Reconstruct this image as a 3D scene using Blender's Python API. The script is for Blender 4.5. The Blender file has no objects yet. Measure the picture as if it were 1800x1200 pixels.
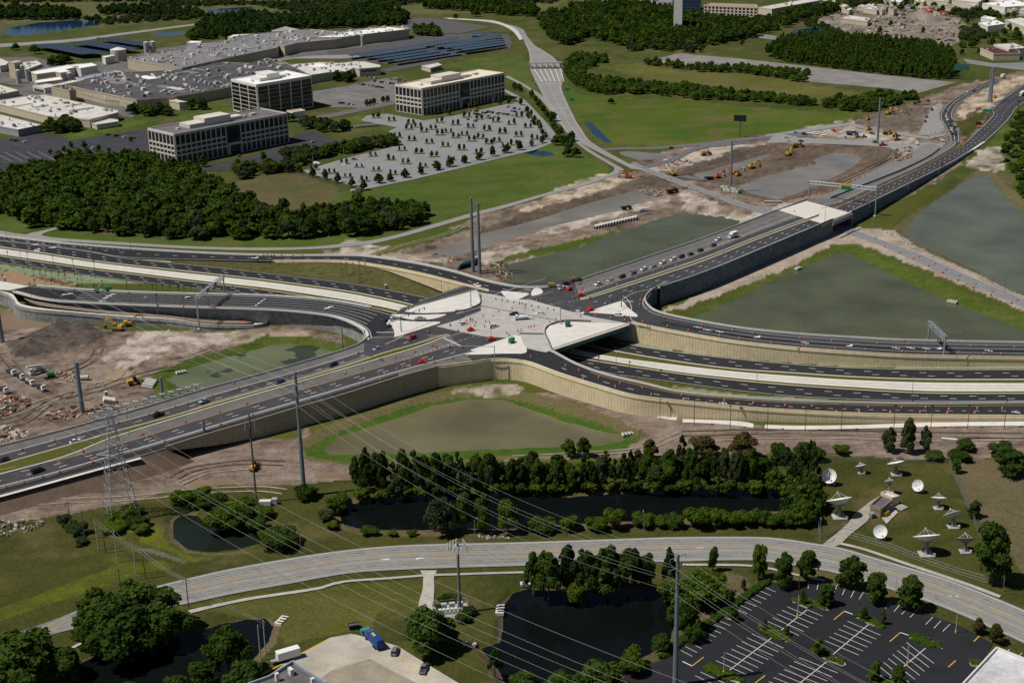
import bpy,math,random
import numpy as np
from mathutils import Vector,Matrix
S = bpy.context.scene
COL = S.collection
random.seed(11)
RNG = np.random.default_rng(11)
# camera, sky, sun, exposure
CAM_H = 228.0
FOC = 2500.0
_d = np.array([1050-900,7750-600,FOC]);_d/=np.linalg.norm(_d)
_up = -_d
_fw = np.array([0,0,1.0])-_up*_up[2];_fw/=np.linalg.norm(_fw)
_rt = np.cross(_fw,_up)
cam = bpy.data.cameras.new('camera')
cam.lens = 50.0;cam.sensor_width = 36.0;cam.sensor_fit = 'HORIZONTAL'
cam.clip_start = 5.0;cam.clip_end = 60000.0
camo = bpy.data.objects.new('camera',cam);COL.objects.link(camo)
camo.matrix_world = Matrix(((_rt[0],-_rt[1],-_rt[2],0),(_fw[0],-_fw[1],-_fw[2],0),(_up[0],-_up[1],-_up[2],CAM_H),(0,0,0,1)))
S.camera = camo
SUN_EL = 58.0
SUN_AZ = math.radians(180+13)
sdir = Vector((math.cos(SUN_AZ)*math.cos(math.radians(SUN_EL)),math.sin(SUN_AZ)*math.cos(math.radians(SUN_EL)),math.sin(math.radians(SUN_EL))))
W = bpy.data.worlds.new('World');S.world = W;W.use_nodes = True
_n = W.node_tree.nodes;_l = W.node_tree.links
sky = _n.new('ShaderNodeTexSky');sky.sky_type = 'NISHITA';sky.sun_disc = False
sky.sun_elevation = math.radians(SUN_EL)
sky.sun_rotation = math.atan2(sdir.x,sdir.y)
sky.altitude = 300;sky.air_density = 0.75;sky.dust_density = 0.3
_n['Background'].inputs['Strength'].default_value = 0.05
_l.new(sky.outputs[0],_n['Background'].inputs[0])
sl = bpy.data.lights.new('sun','SUN');sl.energy = 5.0;sl.angle = math.radians(0.53);sl.color = (1.0,0.95,0.87)
so = bpy.data.objects.new('sun',sl);COL.objects.link(so)
so.rotation_euler = sdir.to_track_quat('Z','Y').to_euler()
vs = S.view_settings
vs.view_transform = 'Standard';vs.look = 'None';vs.exposure = -0.26;vs.gamma = 1.0;vs.use_curve_mapping = False
S.cycles.max_bounces = 5;S.cycles.diffuse_bounces = 2;S.cycles.glossy_bounces = 2
S.cycles.transmission_bounces = 2;S.cycles.transparent_max_bounces = 6;S.cycles.volume_bounces = 0
S.cycles.caustics_reflective = False;S.cycles.caustics_refractive = False
# survey: photo readings -> ground metres
def P(px,py,z=0.0):
 r = np.array([px-900.0,py-600.0,FOC])
 v = np.array([r@_rt,r@_fw,r@_up])
 t = (z-CAM_H)/v[2]
 return Vector((v[0]*t,v[1]*t,z))
def Pn(px,py,z=0.0):
 r = np.stack([px-900.0,py-600.0,np.full_like(px,FOC)],-1)
 a = r@_rt;b = r@_fw;c = r@_up
 t = (z-CAM_H)/c
 return a*t,b*t
TILES = dict(A=(0,0,3),B=(600,0,3),C=(1200,0,3),D=(0,400,3),E=(600,400,3),F=(1200,400,3),G=(0,800,3),H=(600,800,3),I=(1200,800,3),J=(0,60,6),K=(200,30,6),L=(400,20,6),M=(600,20,6),N=(240,160,6),O=(680,100,6),Q=(500,180,6),R=(0,640,6),S=(150,640,6),U=(0,400,6),V=(600,460,7.5),W=(800,460,7.5),X=(880,540,6),Y=(1100,160,6),Z=(1380,160,6),a=(0,740,7.5),b=(1000,400,7.5),c=(1440,260,7.5),d=(1560,600,7.5),e=(0,400,7.5),f=(1600,140,9),g=(1250,1010,7.5),h=(240,440,7.5))
def T(s):
 """'tile x,y x,y ...' -> list of survey readings; '@' = full sheet"""
 out = [];t = (0,0,1)
 for w in s.split():
  if w=='@':t = (0,0,1)
  elif ',' not in w:t = TILES[w]
  else :
   v = [float(q)for q in w.split(',')]
   out.append((t[0]+v[0]/t[2],t[1]+v[1]/t[2])+tuple(v[2:3]))
 return out
def W3(pts,z=None):
 """survey readings (x,y[,z]) -> world points"""
 if isinstance(pts,str):pts = T(pts)
 return [P(p[0],p[1],p[2]if len(p)>2 else (z or 0.0))for p in pts]
def mpp(y):
 p = P(900,y);q = P(901,y);return 1.0/(q-p).length
 # materials
MATS = {}
def mat(name,col,rough=0.85,var=0.18,scale=0.25,spec=0.3,metal=0.0,bump=0.0,big=0.0,emis=None,fine=0.0):
 """principled with two octave families of noise in world metres; col = linear albedo"""
 if name in MATS:return MATS[name]
 m = bpy.data.materials.new(name);m.use_nodes = True;nt = m.node_tree;N = nt.nodes;Lk = nt.links
 b = N['Principled BSDF'];b.inputs['Roughness'].default_value = rough;b.inputs['Metallic'].default_value = metal
 b.inputs['Specular IOR Level'].default_value = spec
 b.inputs['Base Color'].default_value = (*col,1)
 if var>0 or big>0 or fine>0:
  g = N.new('ShaderNodeNewGeometry')
  prev = None
  for (amt,sc)in ((var,scale),(big,0.02),(fine,2.5)):
   if amt<=0:continue
   t = N.new('ShaderNodeTexNoise');t.inputs['Scale'].default_value = sc;t.inputs['Detail'].default_value = 5;t.inputs['Roughness'].default_value = 0.65
   Lk.new(g.outputs['Position'],t.inputs['Vector'])
   r = N.new('ShaderNodeMapRange');r.inputs[1].default_value = 0.3;r.inputs[2].default_value = 0.7
   r.inputs[3].default_value = 1-amt;r.inputs[4].default_value = 1+amt
   Lk.new(t.outputs['Fac'],r.inputs[0])
   if prev is None:prev = r.outputs[0]
   else :
    mm = N.new('ShaderNodeMath');mm.operation = 'MULTIPLY';Lk.new(prev,mm.inputs[0]);Lk.new(r.outputs[0],mm.inputs[1]);prev = mm.outputs[0]
  v = N.new('ShaderNodeVectorMath');v.operation = 'SCALE';v.inputs[0].default_value = col
  Lk.new(prev,v.inputs['Scale']);Lk.new(v.outputs[0],b.inputs['Base Color'])
 if bump>0:
  g2 = N.new('ShaderNodeNewGeometry');t2 = N.new('ShaderNodeTexNoise');t2.inputs['Scale'].default_value = 1.2;t2.inputs['Detail'].default_value = 4
  Lk.new(g2.outputs['Position'],t2.inputs['Vector'])
  bp = N.new('ShaderNodeBump');bp.inputs['Strength'].default_value = bump;bp.inputs['Distance'].default_value = 0.3
  Lk.new(t2.outputs['Fac'],bp.inputs['Height']);Lk.new(bp.outputs[0],b.inputs['Normal'])
 if emis:b.inputs['Emission Color'].default_value = (*emis,1);b.inputs['Emission Strength'].default_value = 1
 MATS[name] = m
 return m
def paint_mat():
 m = bpy.data.materials.new('vehicle_paint');m.use_nodes = True;N = m.node_tree.nodes
 o = N.new('ShaderNodeObjectInfo');b = N['Principled BSDF'];b.inputs['Roughness'].default_value = 0.35
 b.inputs['Coat Weight'].default_value = 0.25
 m.node_tree.links.new(o.outputs['Color'],b.inputs['Base Color']);return m
 # mesh builder
class MB:
 def __init__(s):s.v = [];s.f = [];s.m = [];s.cur = 0
 def _add(s,vs,fs):
  o = len(s.v);s.v.extend([tuple(p)for p in vs]);s.f.extend([[i+o for i in f]for f in fs]);s.m.extend([s.cur]*len(fs));return s
 def mi(s,i):s.cur = i;return s
 def hexa(s,p):return s._add(p,[(0,3,2,1),(4,5,6,7),(0,1,5,4),(1,2,6,5),(2,3,7,6),(3,0,4,7)])
 def box(s,cx,cy,cz,sx,sy,sz,rz=0.0,tx=1.0,ty=1.0):
  """box centred at cx,cy with base cz; top scaled by tx,ty"""
  c,n = math.cos(rz),math.sin(rz);p = []
  for (k,kx,ky)in ((0,1,1),(1,tx,ty)):
   for (a,b)in ((-1,-1),(1,-1),(1,1),(-1,1)):
    x = a*sx/2*kx;y = b*sy/2*ky
    p.append((cx+x*c-y*n,cy+x*n+y*c,cz+k*sz))
  return s.hexa(p)
 def bar(s,p,q,r,r2=None,n=4,caps=True):
  p = Vector(p);q = Vector(q);d = (q-p)
  if d.length<1e-6:return s
  d.normalize();a = d.orthogonal().normalized();b = d.cross(a);r2 = r if r2 is None else r2
  vs = []
  for (c,rr)in ((p,r),(q,r2)):
   for i in range(n):
    t = 2*math.pi*(i+.5)/n;vs.append(c+(a*math.cos(t)+b*math.sin(t))*rr)
  fs = [(i,(i+1)%n,n+(i+1)%n,n+i)for i in range(n)]
  if caps:fs+=[tuple(range(n))[::-1],tuple(range(n,2*n))]
  return s._add(vs,fs)
 def cyl(s,x,y,z,r,h,n=10,r2=None):return s.bar((x,y,z),(x,y,z+h),r,r2,n)
 def beam(s,p,q,w,h):
  """rectangular beam, w across, h up"""
  p = Vector(p);q = Vector(q);d = (q-p).normalized();sd = d.cross(Vector((0,0,1)))
  if sd.length<1e-4:sd = Vector((1,0,0))
  sd.normalize();u = sd.cross(d)
  vs = []
  for c in (p,q):
   for (a,b)in ((-1,-1),(1,-1),(1,1),(-1,1)):vs.append(c+sd*a*w/2+u*b*h/2)
  return s._add(vs,[(0,1,2,3),(7,6,5,4),(0,4,5,1),(1,5,6,2),(2,6,7,3),(3,7,4,0)])
 def poly(s,pts):return s._add(pts,[tuple(range(len(pts)))])
 def prism(s,pts,z0,z1):
  n = len(pts);lo = [(p[0],p[1],z0)for p in pts];hi = [(p[0],p[1],z1)for p in pts]
  a = sum(pts[i][0]*pts[(i+1)%n][1]-pts[(i+1)%n][0]*pts[i][1]for i in range(n))
  if a<0:lo.reverse();hi.reverse()
  return s._add(lo+hi,[tuple(range(n))[::-1],tuple(range(n,2*n))]+[(i,(i+1)%n,n+(i+1)%n,n+i)for i in range(n)])
 def strip(s,A,B):
  n = len(A);return s._add(list(A)+list(B),[(i,i+1,n+i+1,n+i)for i in range(n-1)])
 def sphere(s,c,r,n=8,m=5,sz=1.0):
  vs = [];fs = []
  for j in range(m+1):
   t = math.pi*j/m
   for i in range(n):
    p = 2*math.pi*i/n;vs.append((c[0]+r*math.sin(t)*math.cos(p),c[1]+r*math.sin(t)*math.sin(p),c[2]+r*sz*math.cos(t)))
  for j in range(m):
   for i in range(n):fs.append((j*n+i,(j+1)*n+i,(j+1)*n+(i+1)%n,j*n+(i+1)%n))
  return s._add(vs,fs)
 def mesh(s,name,mats):
  me = bpy.data.meshes.new(name);me.from_pydata(s.v,[],s.f)
  for x in (mats if isinstance(mats,(list,tuple))else [mats]):me.materials.append(x)
  if any(s.m):me.polygons.foreach_set('material_index',s.m)
  me.update();return me
 def obj(s,name,mats,parent=None):return link(name,s.mesh(name,mats),parent)
def link(name,me,parent=None,loc=None,rz=0.0,sc=None):
 o = bpy.data.objects.new(name,me);COL.objects.link(o)
 if parent is not None:o.parent = parent
 if loc is not None:o.location = loc
 if rz:o.rotation_euler = (0,0,rz)
 if sc is not None:o.scale = (sc,sc,sc)if isinstance(sc,(int,float))else sc
 return o
def tag(o,label=None,cat=None,group=None,kind=None):
 if label:o['label'] = label
 if cat:o['category'] = cat
 if group:o['group'] = group
 if kind:o['kind'] = kind
 return o
def struct(o):o['kind'] = 'structure';return o
def stuff(o):o['kind'] = 'stuff';return o
def empty(name,loc=(0,0,0),rz=0.0,label=None,cat=None,group=None):
 o = bpy.data.objects.new(name,None);COL.objects.link(o);o.location = loc;o.rotation_euler = (0,0,rz);o.empty_display_size = .5
 return tag(o,label,cat,group)
KIDS = {}
def kids(o):return [c for c in KIDS.get(o.name,[])]
def clone(parts,name,loc,rz,label,cat,group=None,sc=1.0,color=None,root=None):
 """parts: list of (part name, mesh[, sub-parts]); makes a thing of fresh objects that share those meshes"""
 if root is not None:
  t = link(name,root,None,loc,rz,sc)
  if color:t.color = (*color,1)
 else :
  t = empty(name,loc,rz)
  if sc!=1.0:t.scale = (sc,sc,sc)if isinstance(sc,(int,float))else sc
 tag(t,label,cat,group)
 for p in parts:
  c = link(p[0],p[1],t)
  if color:c.color = (*color,1)
  for q in (p[2]if len(p)>2 else ()):link(q[0],q[1],c)
 return t
 # curves
def spline(pts,n):
 """Catmull-Rom through world points, n samples evenly spaced"""
 p = np.array([tuple(q)for q in pts],float)
 if len(p)==2:dense = p[0]+np.linspace(0,1,40)[:,None]*(p[1]-p[0])
 else :
  e = np.vstack([2*p[0]-p[1],p,2*p[-1]-p[-2]]);out = []
  for i in range(1,len(e)-2):
   t = np.linspace(0,1,24,endpoint=False)[:,None]
   p0,p1,p2,p3 = e[i-1],e[i],e[i+1],e[i+2]
   out.append(.5*(2*p1+(p2-p0)*t+(2*p0-5*p1+4*p2-p3)*t**2+(3*p1-p0-3*p2+p3)*t**3))
  dense = np.vstack(out+[p[-1:]])
 s = np.r_[0,np.cumsum(np.linalg.norm(np.diff(dense,axis=0),axis=1))]
 q = np.linspace(0,s[-1],n)
 return np.stack([np.interp(q,s,dense[:,k])for k in range(3)],1)
def plen(a):return float(np.linalg.norm(np.diff(a,axis=0),axis=1).sum())
def offset(a,d):
 """shift a polyline sideways by d metres (left of travel is positive)"""
 t = np.gradient(a,axis=0);t[:,2] = 0;t/=np.maximum(np.linalg.norm(t,axis=1,keepdims=True),1e-9)
 return a+np.stack([-t[:,1],t[:,0],0*t[:,0]],1)*d
class Road:
 """a paved strip between two surveyed edges (each 'x,y,z' readings)"""
 def __init__(s,name,far,near,material,n=None,lift=0.0):
  a = W3(far);b = W3(near)
  L = plen(np.array([tuple(q)for q in a]));n = n or max(12,int(L/4))
  s.a = spline(a,n);s.b = spline(b,n);LAY[0]+=1;lift+=LAY[0]%20*.0045;s.a[:,2]+=lift;s.b[:,2]+=lift
  s.name = name;s.o = MB().strip(s.a,s.b).obj(name,material);struct(s.o);s.mk = {}
 def u(s,u):return s.a+(s.b-s.a)*u
 def line(s,u,w=0.22,mt='white',t0=0.0,t1=1.0,dash=None,u1=None,z=0.07,phase=0.0):
  c = s.u(u)if u1 is None else s.a+(s.b-s.a)*np.linspace(u,u1,len(s.a))[:,None]
  mb = s.mk.setdefault(mt,MB())
  paint(mb,c,w,t0,t1,dash,z,phase)
  return s
 def done(s):
  for k,mb in s.mk.items():mb.obj('lane_marking',PAINT[k],s.o)
  return s
def paint(mb,c,w,t0=0.0,t1=1.0,dash=None,z=0.03,phase=0.0):
 d = np.r_[0,np.cumsum(np.linalg.norm(np.diff(c,axis=0),axis=1))];Lt = d[-1]
 l = offset(c,w/2);r = offset(c,-w/2)
 def seg(s0,s1,k):
  q = np.linspace(s0,s1,k)
  A = np.stack([np.interp(q,d,l[:,i])for i in range(3)],1);B = np.stack([np.interp(q,d,r[:,i])for i in range(3)],1)
  A[:,2]+=z;B[:,2]+=z
  mb.strip(A,B)
 if dash is None:seg(t0*Lt,t1*Lt,max(2,int((t1-t0)*Lt/4)))
 else :
  on,per = dash;x = t0*Lt+phase
  while x+on<t1*Lt:seg(x,x+on,2);x+=per
LAY = [0]
def chaikin(p,it=2):
 for _ in range(it):p = [q for i in range(len(p))for q in (tuple(a*.75+b*.25 for a,b in zip(p[i],p[(i+1)%len(p)])),tuple(a*.25+b*.75 for a,b in zip(p[i],p[(i+1)%len(p)])))]
 return p
def sheet(name,pts,material,z=0.05,kind='structure',parent=None):
 LAY[0]+=1;z+=LAY[0]%40*.0035
 if not isinstance(pts[0],Vector):pts = [(q[0],q[1],(q[2]if len(q)>2 else z)+(LAY[0]%40*.0035 if len(q)>2 else 0))for q in pts]
 w = W3(pts,z)if not isinstance(pts[0],Vector)else pts
 o = MB().poly(w).obj(name,material,parent)
 if kind and parent is None:o['kind'] = kind
 return o
def wallmesh(mb,top,z_bot,thick=0.35,proud=0.0):
 """vertical wall below a polyline, z_bot scalar or array"""
 zb = np.full(len(top),z_bot)if np.isscalar(z_bot)else np.asarray(z_bot)
 A = offset(top,thick/2+proud);B = offset(top,-thick/2+proud)
 A0 = A.copy();A0[:,2] = zb;B0 = B.copy();B0[:,2] = zb
 mb.strip(A,A0);mb.strip(B0,B);mb.strip(B,A)
 mb._add([A[0],A0[0],B0[0],B[0]],[(0,1,2,3)]);mb._add([A[-1],A0[-1],B0[-1],B[-1]],[(3,2,1,0)])
 return mb
def resample(a,step):
 n = max(2,int(plen(a)/step)+1);d = np.r_[0,np.cumsum(np.linalg.norm(np.diff(a,axis=0),axis=1))]
 q = np.linspace(0,d[-1],n);return np.stack([np.interp(q,d,a[:,i])for i in range(3)],1)
def barrier(name,a,label,material,h=0.9,w=0.45,cat='concrete barrier',off=0.0,base=0.0):
 """jersey-shaped barrier along a polyline"""
 a = offset(a,off);mb = MB();prof = ((-w/2,0),(-w/2,.15),(-w/4,h),(w/4,h),(w/2,.15),(w/2,0));rings = []
 for (dx,dz)in prof:
  r = offset(a,dx);r[:,2]+=dz+base;rings.append(r)
 for i in range(len(prof)-1):mb.strip(rings[i+1],rings[i])
 for e in (0,-1):mb.poly([tuple(r[e])for r in rings])
 o = mb.obj(name,material);tag(o,label,cat);return o
 # terrain
def vnoise(x,y,sc,seed,oct=3,ax=0.0,st=1.0):
 """value noise in -1..1; ax rotates, st stretches along the rotated axis"""
 if ax or st!=1:c,s_ = math.cos(ax),math.sin(ax);x,y = (x*c+y*s_)/st,-x*s_+y*c
 tot = np.zeros_like(x);amp = 1;nrm = 0;r = np.random.default_rng(seed);tab = r.random((256,256))*2-1
 for o in range(oct):
  u = x/sc+37.1*o;v = y/sc+11.7*o;i = np.floor(u).astype(int);j = np.floor(v).astype(int);f = u-i;g = v-j
  f = f*f*(3-2*f);g = g*g*(3-2*g)
  a = tab[i&255,j&255];b = tab[(i+1)&255,j&255];c = tab[i&255,(j+1)&255];d = tab[(i+1)&255,(j+1)&255]
  tot+=amp*((a*(1-f)+b*f)*(1-g)+(c*(1-f)+d*f)*g);nrm+=amp;amp*=.55;sc*=.47
 return tot/nrm
def inside(x,y,poly):
 r = np.zeros(x.shape,bool);n = len(poly)
 for i in range(n):
  (x0,y0),(x1,y1) = poly[i][:2],poly[(i+1)%n][:2]
  if y0==y1:continue
  r^=((y0>y)!=(y1>y))&(x<(x1-x0)*(y-y0)/(y1-y0)+x0)
 return r
def sdist(x,y,poly):
 """signed distance to polygon, negative inside"""
 d = np.full(x.shape,1e9);n = len(poly)
 for i in range(n):
  ax,ay = poly[i][:2];bx,by = poly[(i+1)%n][:2];vx,vy = bx-ax,by-ay;L = max(vx*vx+vy*vy,1e-9)
  t = np.clip(((x-ax)*vx+(y-ay)*vy)/L,0,1);d = np.minimum(d,np.hypot(x-ax-t*vx,y-ay-t*vy))
 return np.where(inside(x,y,poly),-d,d)
def smooth(t):t = np.clip(t,0,1);return t*t*(3-2*t)
gx = np.r_[np.arange(-420,-20,20.),np.arange(-20,1820,4.),np.arange(1820,2240,20.)]
gy = np.r_[np.arange(-170,-20,5.),np.arange(-20,1230,3.),np.arange(1230,1420,12.)]
GX,GY = np.meshgrid(gx,gy)
WX,WY = Pn(GX,GY)
JX = GX+vnoise(WX,WY,9,5,3)*5*1.4;JY = GY+vnoise(WX,WY,9,6,3)*2.2
PONDS = [('retention_pond',T('@ 565,791 600,766 680,741 760,713 820,703 885,703 940,723 1000,743 1060,758 1092,765 1098,773 1060,782 960,786 800,793 680,798 580,798'),-2.0,11,'silt'),('retention_pond',T('@ 1222,557 1290,527 1380,482 1477,443 1493,445 1560,480 1680,535 1800,580 1900,620 1900,640 1800,626 1600,620 1400,607 1290,590 1230,572'),-2.0,12,'green'),('retention_pond',T('@ 880,468 905,461 960,448 1020,434 1085,410 1140,391 1200,373 1240,374 1290,380 1303,388 1285,412 1210,446 1110,482 1030,512 960,516 905,500 893,490'),-1.6,7,'green'),('retention_pond',T('@ 1592,412 1610,378 1660,344 1708,311 1735,308 1762,341 1800,376 1870,430 1870,550 1770,507 1700,467 1635,438 1602,423'),-1.6,8,'teal'),('retention_pond',T('@ 293,667 333,647 400,627 493,603 547,606 582,617 600,632 570,648 480,672 410,693 345,694 312,679'),-1.6,6,'algae'),('dark_pond',T('@ 595,906 605,890 640,880 720,869 800,863 900,866 1000,873 1100,866 1200,856 1300,849 1360,849 1384,862 1388,882 1372,898 1300,904 1200,911 1120,915 1000,921 900,929 720,931 640,930 604,922'),-1.4,4,'black'),('dark_pond',T('@ 303,916 320,904 345,905 365,919 390,929 440,932 472,939 460,954 420,965 370,970 330,966 306,945'),-1.2,3.5,'blackgreen'),('dark_pond',T('@ 885,1062 903,1043 930,1034 1000,1041 1100,1036 1184,1036 1196,1075 1176,1130 1085,1178 1010,1215 900,1230 868,1165 845,1140 880,1128 884,1092'),-1.4,3,'black'),('dark_pond',T('@ 120,1240 140,1165 190,1142 330,1112 390,1096 430,1089 466,1086 479,1100 474,1125 456,1144 440,1165 400,1190 360,1240'),-1.4,4,'black'),('lake',T('A 20,182 90,192 200,180 300,166 420,146 528,132 505,116 380,108 200,122 30,152'),-.8,8,'blue'),('lake',T('A 1080,62 1180,45 1320,37 1345,46 1200,68 1100,74'),-.8,8,'blue'),('lake',T('A 770,182 850,172 980,163 975,178 890,192 810,190'),-.8,6,'blue'),('lake',T('C 560,176 600,156 700,148 772,154 745,174 680,191 590,192'),-.8,8,'blue'),('lake',T('B 978,806 1015,795 1090,798 1135,818 1060,826 990,816'),-.8,4,'blue'),('ditch_water',T('B 1278,634 1312,640 1365,690 1432,756 1385,752 1312,694'),-.6,4,'blue'),('puddle',T('B 1450,798 1600,805 1735,814 1700,838 1570,845 1485,818'),-.4,3,'mud'),('excavation_pond',T('@ 745,445 850,410 920,393 1033,358 1116,335 1148,337 1152,346 1100,366 1017,387 950,403 850,437 790,453'),-1.2,5,'brownmud'),('excavation_pond',T('Y 690,892 1050,790 1400,690 1540,658 1505,700 1380,742 1250,802 1150,842 950,902 830,925'),-1.5,6,'brownmud'),('excavation_pond',T('C 300,982 560,880 800,806 955,816 932,852 880,892 760,952 600,1022 500,1052 330,1012'),-2.0,12,'mud'),('puddle',T('D -60,450 0,425 60,440 130,475 260,490 380,500 300,525 120,530 0,545 -60,540'),-.5,3,'brown'),('puddle',T('G 945,155 990,135 1150,130 1290,128 1285,142 1150,152 1040,165'),-.35,2,'brown'),('puddle',T('G 1640,112 1700,98 1860,90 1950,98 1900,120 1700,124'),-.35,2,'brown'),]
hgt = vnoise(WX,WY,14,1)*.12-.16
POND_OBJ = []
bankw = np.zeros(GX.shape)
for (nm,poly,zw,bw,key)in PONDS:
 wp = [P(a[0],a[1],zw)for a in poly]
 xs = [q.x for q in wp];ys = [q.y for q in wp];m = bw+8
 sel = (WX>min(xs)-m)&(WX<max(xs)+m)&(WY>min(ys)-m)&(WY<max(ys)+m)
 if not sel.any():continue
 d = sdist(WX[sel],WY[sel],wp)+vnoise(WX[sel],WY[sel],7,9,3)*min(1.2,bw*.2)
 tt = smooth((d+4)/(bw+4));hh = hgt[sel]
 h0 = zw-.8+(0.8*smooth((d+5)/5.0))
 hh = np.where(d<0,np.minimum(hh,h0),np.minimum(hh,zw+(hh-zw)*smooth(d/bw)))
 hgt[sel] = hh
 POND_OBJ.append((nm,wp,zw,key))
MOUNDS = [(T('D 30,620 150,570 300,500 450,510 560,560 500,620 350,650 150,690 60,680'),3.2,7),(T('D 500,690 650,620 780,575 900,570 1080,600 950,690 700,740'),.9,5),(T('C 1100,590 1150,570 1200,590 1160,610'),3.0,4),(T('C 820,830 1000,800 540,850 400,880 480,905 600,880'),1.6,5),(T('C 0,1060 60,1050 330,1130 250,1150 0,1110'),1.4,4),(T('E 380,190 480,130 620,150 560,190 420,200'),1.2,4),(T('C 1490,620 1560,570 1640,560 1600,610'),2.2,8),(T('C 1200,90 1260,50 1400,80 1330,110'),6,12)]
for (poly,hm,sc)in MOUNDS:
 wp = [P(a[0],a[1])for a in poly];xs = [q.x for q in wp];ys = [q.y for q in wp]
 sel = (WX>min(xs)-12)&(WX<max(xs)+12)&(WY>min(ys)-12)&(WY<max(ys)+12)
 d = sdist(WX[sel],WY[sel],wp);k = smooth((6-d)/12)
 hgt[sel]+=k*hm*(.45+.75*np.abs(vnoise(WX[sel],WY[sel],sc,21,3))+.25*vnoise(WX[sel],WY[sel],2.2,22,2))
olive = ((.036,.046,.009),(.074,.073,.018));fresh = ((.046,.084,.012),(.09,.12,.024));meadow = ((.055,.076,.011),(.1,.096,.023))
dirt = ((.1,.074,.056),(.28,.22,.175));dark = ((.075,.056,.043),(.15,.115,.088));pale = ((.33,.28,.235),(.5,.44,.38))
bank = ((.034,.078,.007),(.1,.112,.024));dry = ((.15,.115,.065),(.1,.09,.035));sand = ((.42,.33,.22),(.55,.48,.38))
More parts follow.
